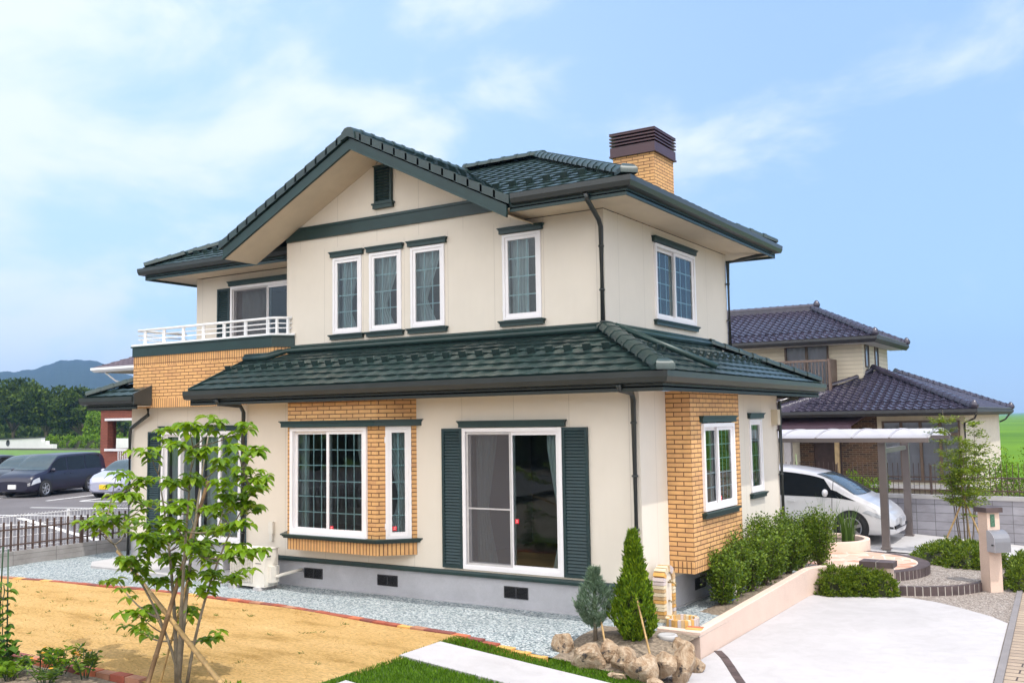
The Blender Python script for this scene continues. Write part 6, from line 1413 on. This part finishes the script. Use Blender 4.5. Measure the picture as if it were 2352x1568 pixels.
HOL = [(.50, 1.55, .86, .26, 'nearest and lowest hedge shrub, beside the basin'), (.46, 2.15, .95, .30, 'second hedge shrub from the basin, dense and dark'), (.50, 2.75, .98, .30, 'third hedge shrub from the basin, under the bay window'), (.50, 3.35, 1.06, .30, 'tall hedge shrub below the right end of the brick bay'), (.48, 4.0, 1.06, .30, 'hedge shrub below the narrow side window'), (.50, 4.65, 1.05, .28, 'hedge shrub at the bend of the pink wall, with grey stems'), (.52, 5.35, 1.02, .26, 'second last hedge shrub, in front of the parked minivan door'), (.80, 5.55, 1.10, .28, 'last hedge shrub with a dark bare stem, standing against the flagstones')]
for k, (x, y, h, w_, lb) in enumerate(HOL): holly(lb, (x, y, .0), h, w_, 40+k)
# ---- grass clump in the planter
def blades(name, label, loc, n, h, spread, mat, seed, lean=.35, w=.012):
    t = plant(name, label, 'plant', loc); rn = random.Random(seed); mb = MB()
    for k in range(n):
        a = rn.uniform(0, 6.28); r = spread*math.sqrt(rn.random()); b = Vector((r*math.cos(a)*.5, r*math.sin(a)*.5, 0)); hh_ = h*rn.uniform(.5, 1); ln_ = lean*rn.uniform(.1, 1)*hh_; a2 = a+rn.uniform(-.8, .8); s = Vector((-math.sin(a2), math.cos(a2), 0)); rows = []
        for i in range(6):
            q = i/5; c = b+Vector((math.cos(a2)*ln_*q*q, math.sin(a2)*ln_*q*q, hh_*q*(1-.12*q))); ww_ = w*(1-q)**.6+.0008; rows.append([c-s*ww_, c+s*ww_])
        mb.grid(rows)
    mb.build('blades', mat, t); return t
blades('iris_clump', 'clump of tall sword shaped leaves growing in the round pink planter', (.66, 8.10, .12), 80, .85, .26, M['blade'], 3, .35, .013)
blades('tall_grass', 'thin tall grass stalks rising in front of the white minivan', (.25, 8.1, .12), 26, 1.15, .55, M['blade'], 5, .3, .005)
# ---- two conifers by the rockery
def thuja(name, label, loc, h, w, ns, mat, seed, prof, ll=.050, lw=.015, tilt=(.05, .38), core_k=.52, clear=0.0):
    t = plant(name, label, 'conifer', loc); rg = np.random.default_rng(seed); rn = random.Random(seed); P, D = [], []
    for k in range(ns):
        z = clear+(1-clear)*rn.random()**.9; a = rn.uniform(0, 6.28); r = np.interp(z, [p[0] for p in prof], [p[1] for p in prof])*w*(.55+.5*rn.random()**.6)*(1+.16*math.sin(a*3+z*11)+.10*math.sin(a*5-z*19))
        out = np.array([math.cos(a), math.sin(a), 0]); b = out*r+np.array([0, 0, z*h*.93]); up = np.array([0, 0, 1.0])+out*rn.uniform(*tilt); up /= np.linalg.norm(up); tw = rn.uniform(-.9, .9); sd = np.array([-math.sin(a+tw), math.cos(a+tw), 0]); L_ = rn.uniform(.09, .19)*(1 if z < .8 else .8)
        for q in range(24):
            u = rn.random(); s = rn.uniform(-1, 1); f_ = up*(1-.35*abs(s))+sd*s*.75; P.append(b+up*L_*u*.55+sd*s*L_*.22*u+rg.normal(size=3)*.006); D.append(f_)
    V, F = quad_cloud(np.array(P), np.array(D), ll, lw, rg); mesh_np('foliage', V, F, mat, t)
    core = MB(); core.lathe([(.01, .02)]+[(max(.008, p[1]*w*core_k), p[0]*h*.93) for p in prof[1:-1]]+[(.008, h*.9)], (0, 0, 0), 14); core.build('twigs', plain('thuja_inner', (.035, .045, .010), .95, .4, 14), t)
    twig_mesh([([(0, 0, -.06), (0, 0, h*.3)], [.03, .02])], M['bark'], t, 'trunk'); return t
thuja('blue_conifer', 'feathery blue green young conifer in front of the patio door shutter', (-.06, -1.27, .02), .86, .195, 460, M['leaf_blue'], 21, [(0, .02), (.12, .03), (.22, .40), (.36, .85), (.55, 1.0), (.68, .62), (.80, .28), (.92, .12), (1, .02)], .055, .0065, (.25, .75), .16, .16)
thuja('golden_conifer', 'dense yellow green columnar conifer by the house corner downpipe', (.38, -1.10, -.02), 1.36, .24, 900, M['leaf_thuja'], 22, [(0, .25), (.06, .70), (.16, .95), (.28, 1.0), (.42, .82), (.55, .60), (.60, .42), (.78, .34), (.88, .26), (.95, .12), (1, .02)])
for a, b, lb in (((.72, -1.42, -.05), (.50, -1.28, .56), 'short bamboo stake leaning on the golden conifer'), ((.16, -1.42, -.05), (.02, -1.28, .28), 'short bamboo stake leaning on the blue conifer')):
    pole('bamboo_stake', a, b, .014, M['bamboo'], lb, 'short stakes at the conifers', .2)
# ---- rockery
m = NT('rock'); n1 = m.noise(5.5, 8, .72, dist=1.4); n2 = m.noise(24, 5, .7); n3 = m.noise(3.1, 5, .6)
col = m.ramp(n1, [(.30, (.16, .09, .05)), (.43, (.36, .25, .16)), (.58, (.52, .41, .30)), (.75, (.66, .56, .45))]); col = m.mix(m.ramp(n3, [(.615, (0, 0, 0)), (.65, (1, 1, 1))]), col, (.085, .075, .070)); col = m.mix(.5, col, m.ramp(n2, [(.3, (.6,)*3), (.65, (1.1,)*3)]), 'MULTIPLY')
m.set(col, .95, Specular_IOR_Level=.15); m.bump(m.math('ADD', n1, m.math('MULTIPLY', n2, .5)), .9, .05); M['rock'] = m.mat
def rock(loc, sx, sy, sz, seed, label, tilt=(0, 0), pw=2.6):
    rn = random.Random(seed); mb = MB(); rows = []; pl_ = []
    for k in range(13):
        d = Vector((rn.gauss(0, 1), rn.gauss(0, 1), rn.gauss(0, .8))).normalized(); pl_.append((d, rn.uniform(.50, .90)))
    for i in range(19):
        la = -math.pi/2+math.pi*i/18; row = []
        for k in range(28):
            lo = 2*math.pi*k/28; d = Vector((math.cos(la)*math.cos(lo), math.cos(la)*math.sin(lo), math.sin(la))); r = 1.0
            for n_, q in pl_:
                c = d.dot(n_)
                if c > .05: r = min(r, q/c)
            r *= 1+.03*math.sin(5*d.x+seed)*math.sin(6*d.z+d.y*4); row.append((d.x*r*sx, d.y*r*sy, d.z*r*sz))
        rows.append(row)
    mb.grid(rows, smooth=False, wrap=True); o = mb.build('rock', M['rock'], None, loc, rn.uniform(0, 6)); o.rotation_euler = (tilt[0], tilt[1], 0 if tilt != (0, 0) else rn.uniform(-.5, .5)); setp(o, label, 'rock', 'rocks edging the conifer bed')
for a in [((-.36, -1.50, -.02), .17, .15, .15, 3, 'low rough brown rock at the left end of the rockery beside the edging bricks'),
  ((.12, -1.76, -.06), .25, .20, .21, 5, 'broad tan rock with a dark patch, second from the left'),
  ((.27, -1.54, -.03), .16, .15, .18, 8, 'small pinkish rock wedged behind the broad tan one'),
  ((.51, -1.68, -.07), .19, .16, .16, 13, 'rounded pale rock in the middle, below the blue conifer stake'),
  ((.79, -1.80, -.11), .21, .17, .22, 21, 'big upright brown rock nearest the white slab'),
  ((.93, -1.58, -.09), .21, .16, .15, 34, 'smooth cream rock between the big brown rock and the pointed one'),
  ((1.12, -1.47, -.12), .16, .15, .33, 55, 'tall pointed rock with a dark grey side at the right end', (.05, .12)),
  ((.98, -1.04, -.08), .17, .14, .24, 89, 'pale rock leaning on the pink wall behind the pointed rock'),
  ((1.12, -1.0, -.20), .10, .09, .10, 144, 'little round tan rock at the driveway corner of the wall'),
  ((.55, -1.93, -.18), .15, .10, .055, 233, 'flat sandy stone lying in the turf, left'),
  ((.98, -1.90, -.21), .11, .09, .06, 377, 'flat sandy stone lying in the turf below the cream rock')]: rock(*a)
# ---- slim sapling with bamboo tripod beyond the steps
sp_ = plant('sapling', 'slim multi stemmed sapling with fine foliage in front of the neighbour house', 'tree', (2.58, 9.75, -.14)); rn = random.Random(77); rg = np.random.default_rng(77); paths, P, D = [], [], []
for k in range(7):
    a = 6.28*k/7+rn.uniform(-.3, .3); top = Vector((math.cos(a)*rn.uniform(.15, .5), math.sin(a)*rn.uniform(.15, .5), rn.uniform(2.0, 2.95))); pts = bez((math.cos(a)*.10, math.sin(a)*.10, 0), top, (math.cos(a)*.06, math.sin(a)*.06, 0), 12); paths.append((pts, [.014*(1-.8*i/12) for i in range(13)]))
    for b_ in range(34):
        u = rn.uniform(.40, 1); i = min(11, int(u*12)); p = pts[i]; b = rn.uniform(0, 6.28); L_ = rn.uniform(.18, .52)*(1.15-.65*u); e_ = p+Vector((math.cos(b)*L_, math.sin(b)*L_, rn.uniform(-.02, .16))); tw_ = bez(p, e_, (0, 0, .03), 4); paths.append((tw_, .0028))
        for q in range(48):
            f_ = rn.uniform(.2, 1.05); c = p.lerp(e_, f_)+Vector((rn.gauss(0, .035), rn.gauss(0, .035), rn.gauss(0, .018))); P.append(c); g_ = rn.uniform(0, 6.28); D.append((math.cos(g_), math.sin(g_), rn.uniform(-.1, .4)))
twig_mesh(paths, M['bark'], sp_, 'trunk'); V, F = leaf_cloud(np.array(P), np.array(D), .05, .021, rg); mesh_np('crown', V, F, M['leaf_sapling'], sp_)
for k, (a, lb) in enumerate((((2.15, 9.25, -.15), 'long bamboo prop slanting up right into the slim sapling'), ((3.05, 9.35, -.17), 'bamboo prop slanting up left into the slim sapling'), ((2.60, 10.35, -.14), 'bamboo prop behind the slim sapling'))):
    pole('bamboo_prop', a, (2.58+(2.58-a[0])*.42, 9.75+(9.75-a[1])*.42, 1.42), .020, M['bamboo'], lb, 'bamboo props round the slim sapling')
# ---- neighbour garden shrubs
def bush(name, label, loc, r, h, n, mat, seed, ln=.07, wd=.035, group=None):
    t = plant(name, label, 'shrub', loc, group); rg = np.random.default_rng(seed); rn = random.Random(seed); c = rg.normal(size=(9, 3))*np.array([r*.5, r*.5, h*.20])+np.array([0, 0, h*.55]); P = []
    for q in c: k = n//9; d = rg.normal(size=(k, 3)); d /= np.linalg.norm(d, axis=1)[:, None]; P.append(q+d*(rg.random(k)**.5)[:, None]*np.array([r*.45, r*.45, h*.3]))
    P = np.concatenate(P); P[:, 2] = np.maximum(P[:, 2], .03); V, F = leaf_cloud(P, rg.normal(size=P.shape)+np.array([0, 0, .6]), ln, wd, rg); mesh_np('foliage', V, F, mat, t)
    twig_mesh([(bez((0, 0, 0), tuple(q), (0, 0, 0), 4), .012) for q in c], M['bark'], t); return t
bush('garden_shrub', 'yellow green shrub behind the iron fence at the right edge', (3.0, 15.2, -.2), .75, 1.95, 3200, M['leaf_light'], 61)
bush('garden_shrub', 'darker garden shrub behind the iron fence, right of the slim sapling', (2.2, 14.2, -.2), .7, 1.35, 2600, M['leaf_holly'], 62)
bush('garden_shrub', 'low yellow green shrub behind the white minivan, against the brick pier', (-.6, 14.0, -.2), .55, 1.25, 2400, M['leaf_light'], 63)
bush('garden_shrub', 'small dark shrub at the far end of the iron fence', (3.25, 13.3, -.2), .45, 1.2, 1500, M['leaf_holly'], 64)
for x, y, h, lb in ((-2.60, 14, 1.75, 'tall thin stake left of its twin before the neighbour entrance'), (-1.95, 14, 1.75, 'tall thin stake right of its twin before the neighbour entrance')):
    t = thing('garden_stake', lb, 'stake', (x, y, -.1), 0, 'stakes in the neighbour garden'); mb = MB(); mb.tube([(0, 0, 0), (-.06, 0, h)], .016, 6); mb.build('rod', plain('pale_green_stake', (.16, .22, .10), .6, .1), t)
mb = MB(); mb.poly((-13, 12.5, -.16), (3.68, 12.5, -.16), (3.68, 36, -.16), (-13, 36, -.16)); setp(mb.build('neighbour_yard', M['soil']), kind='structure')
mb = MB(); mb.poly((-13.3, 8.9, -.14), (-6.4, 8.9, -.14), (-6.4, 12.5, -.14), (-13.3, 12.5, -.14)); setp(mb.build('back_yard', M['soil']), kind='structure')
# ---- turf blades
rg = np.random.default_rng(9); n = 60000; X = rg.random(n)*(1.4+1.75)-1.75; Y = rg.random(n)*(5.6-1.72)-5.6
ok = (X < 1.02+(-Y-.95)*.085-.02) & (X > -1.71) & ~((X > -1.70) & (Y > -2.985) & (Y < -2.195)) & ~((X > -1.54) & (Y > -4.96) & (Y < -4.04))
ok &= (Y < np.interp(X, [-2, -.40, -.30, .98], [-1.80, -1.93, -1.80, -1.78]) )
ok &= ~((Y < -2.98) & (X < -1.66))
X, Y = X[ok], Y[ok]; Z = np.array([hz(x, y) for x, y in zip(X, Y)]); P = np.stack([X, Y, Z-.012], 1); D = np.stack([rg.normal(size=len(X))*.35, rg.normal(size=len(X))*.35, np.ones(len(X))], 1)
V, F = quad_cloud(P, D, .048, .009, rg); setp(mesh_np('turf', V, F, M['leaf_grass']), kind='stuff')
# straw tufts and a few weeds that catch the light on the dry lawn
n = 26000; X = -12.9+rg.random(n)*11.2; Y = -5.05+rg.random(n)*3.5; keep = Y < np.interp(X, [p[0] for p in EDG], [p[1] for p in EDG])-.09; X, Y = X[keep], Y[keep]
P = np.stack([X, Y, np.array([hz(x, y)-.018+.014*math.sin(x*2.1+y)*math.sin(y*2.7) for x, y in zip(X, Y)])], 1); D = np.stack([rg.normal(size=len(X)), rg.normal(size=len(X)), np.full(len(X), .28)], 1)
V, F = quad_cloud(P, D, .05, .006, rg); setp(mesh_np('straw', V, F, leaf_mat('straw_blade', (.36, .20, .05), (.58, .36, .12), (.70, .48, .20), .1, .8, .1)), kind='stuff')
n = 60; X = -12.5+rg.random(n)*10.3; Y = -4.9+rg.random(n)*3.0; XX, YY = np.repeat(X, 9), np.repeat(Y, 9); P = np.stack([XX+rg.normal(size=len(XX))*.02, YY+rg.normal(size=len(XX))*.02, np.full(len(XX), -.005)], 1); D = np.stack([rg.normal(size=len(XX))*.9, rg.normal(size=len(XX))*.9, np.full(len(XX), .5)], 1)
V, F = quad_cloud(P, D, .05, .008, rg); setp(mesh_np('weeds', V, F, M['leaf_herb']), kind='stuff')
# ---- distant trees, hills
def far_tree(label, loc, h, r, n, mat, seed, ln=.55, wd=.34, trunk_h=.28, name='broadleaf_tree', group='trees behind the white wall', squash=.30):
    t = plant(name, label, 'tree', loc, group); rg = np.random.default_rng(seed); rn = random.Random(seed); K = 30; P = []; cs = []
    for k in range(K):
        a = rn.uniform(0, 6.28); rr_ = r*math.sqrt(rn.random())*.80; zz_ = h*(trunk_h+.13)+(h*(.80-trunk_h))*rn.random()*(1-.55*(rr_/r)**2); c = np.array([rr_*math.cos(a), rr_*math.sin(a), zz_]); cs.append(c)
        q = n//K; d = rg.normal(size=(q, 3)); d /= np.linalg.norm(d, axis=1)[:, None]; P.append(c+d*(rg.random(q)**.4)[:, None]*np.array([r*.34, r*.34, h*.13])*rn.uniform(.7, 1.15))
    P = np.concatenate(P); V, F = quad_cloud(P, rg.normal(size=P.shape)+np.array([0, 0, .3]), ln, wd, rg); mesh_np('crown', V, F, mat, t)
    paths = [([(0, 0, -.5), (.1, 0, h*.2), (0, .1, h*.45)], [h*.032, h*.026, h*.016])]
    for c in cs[::2]: paths.append((bez((0, 0, h*.2), tuple(c), (0, 0, h*.06), 4), [h*.012, h*.010, h*.008, h*.006, h*.004]))
    twig_mesh(paths, M['bark'], t, 'trunk'); return t
for k, a in enumerate([('broad dark green tree at the left edge of the photo, behind the white wall', (-158, 75, -.3), 10.2, 6.0), ('second broad dark tree behind the white wall', (-150.5, 75, -.3), 10.3, 5.6), ('tallest of the dark trees behind the white wall', (-142.5, 75, -.3), 10.9, 5.8), ('dark spreading tree behind the stepped end of the white wall', (-134.5, 75.5, -.3), 10.5, 5.6), ('dark tree behind the clipped hedge, right of the tallest one', (-128, 77, -.3), 9.2, 4.8), ('lowest dark tree, next to the roof corner of the house', (-124, 82, -.3), 7.8, 4.6), ('dark tree in the far row, half hidden on the left', (-170, 92, -.3), 10.5, 6.5), ('dark tree in the far row, seen through the gap by the hill', (-140, 95, -.3), 9.0, 6.0)]): far_tree(a[0], a[1], a[2], a[3], 9000, M['leaf_far'], 80+k)
far_tree('light green young tree at the corner of the red brick house', (-107.5, 66, -.2), 5.6, 2.0, 4200, M['leaf_light'], 95, .28, .17, .10, 'young_tree', None)
mound('clipped_hedge', 'long clipped yellow green hedge between the white wall and the brick house', [(-111.5+2.2*k, 61.8, -.2, 1.8, .8, 1.62) for k in range(8)], 9000, .26, .14, M['leaf_light'], 97, None, 'hedge')
# understorey beyond the white wall
rg = np.random.default_rng(33); n = 9000; X = -190+rg.random(n)*140; Y = 78+rg.random(n)*14-(X+120)*.15; P = np.stack([X, Y, rg.random(n)**1.4*3.6], 1); V, F = quad_cloud(P, rg.normal(size=P.shape)+np.array([0, 0, .5]), 1.0, .6, rg); setp(mesh_np('undergrowth', V, F, M['leaf_far']), kind='stuff')
mb = MB(); m = NT('forest_hill'); m.set(m.ramp(m.noise(.03, 8, .7), [(.3, (.008, .018, .010)), (.7, (.022, .040, .020))]), .95, Specular_IOR_Level=.05); m.bump(m.noise(.08, 6, .7), 1.0, 6.0); rows = []
HA = [(-2.2, 40), (-1.55, 90), (-1.30, 98), (-1.12, 104), (-1.0525, 101), (-1.04, 101.5), (-1.024, 106), (-1.0056, 118), (-.99, 122), (-.9776, 122.5), (-.965, 114), (-.9526, 104), (-.935, 92), (-.9, 80), (-.7, 50), (-.5, 20), (-.3, 5)]
for a in [-2.2+.05*k for k in range(20)]+[-1.2+.0012*k for k in range(334)]+[-.79+.05*k for k in range(10)]:
    row = []
    hh_ = np.interp(a, [p[0] for p in HA], [p[1] for p in HA])+1.6*math.sin(a*300)*math.sin(a*117)+rnd.uniform(-.4, .4)
    for j in range(15):
        q = j/14; d = 1150+1700*q; z = -2+(hh_*d/1900*1.03)*math.sin(min(1, q/.45)*math.pi/2)**1.2*(1 if q < .45 else 1-.6*(q-.45)/.55)+(4*math.sin(a*90+q*9)*math.sin(a*61-q*13))*q*(1-q)*2; row.append((5.5+d*math.sin(a), -11.8+d*math.cos(a), z))
    rows.append(row)
mb.grid(rows); setp(mb.build('hills', m.mat), kind='structure')
# tree belt across the street, seen in the window panes
rg = np.random.default_rng(35); n = 9000; X = -45+rg.random(n)*110; Y = -38-rg.random(n)*8; P = np.stack([X, Y, rg.random(n)**.8*(5.2+1.6*np.sin(X*.31)+1.1*np.sin(X*.83))-.3], 1); V, F = quad_cloud(P, rg.normal(size=P.shape)+np.array([0, 0, .5]), 1.5, 1.0, rg); setp(mesh_np('tree_belt', V, F, M['leaf_far']), kind='stuff')
# ---- air
if HAZE > 0:
    mb = MB(); mb.box(-2900, -400, -4, 400, 2900, 200); hz_o = mb.build('haze', NT('haze_air').mat); hm = hz_o.data.materials[0].node_tree; hm.nodes.remove(hm.nodes['Principled BSDF']); v_ = hm.nodes.new('ShaderNodeVolumePrincipled'); v_.inputs['Density'].default_value = HAZE; v_.inputs['Color'].default_value = (.36, .60, 1, 1); v_.inputs['Anisotropy'].default_value = .2
    hm.links.new(v_.outputs[0], hm.nodes['Material Output'].inputs['Volume']); setp(hz_o, kind='stuff')
    scene.cycles.volume_bounces = 0
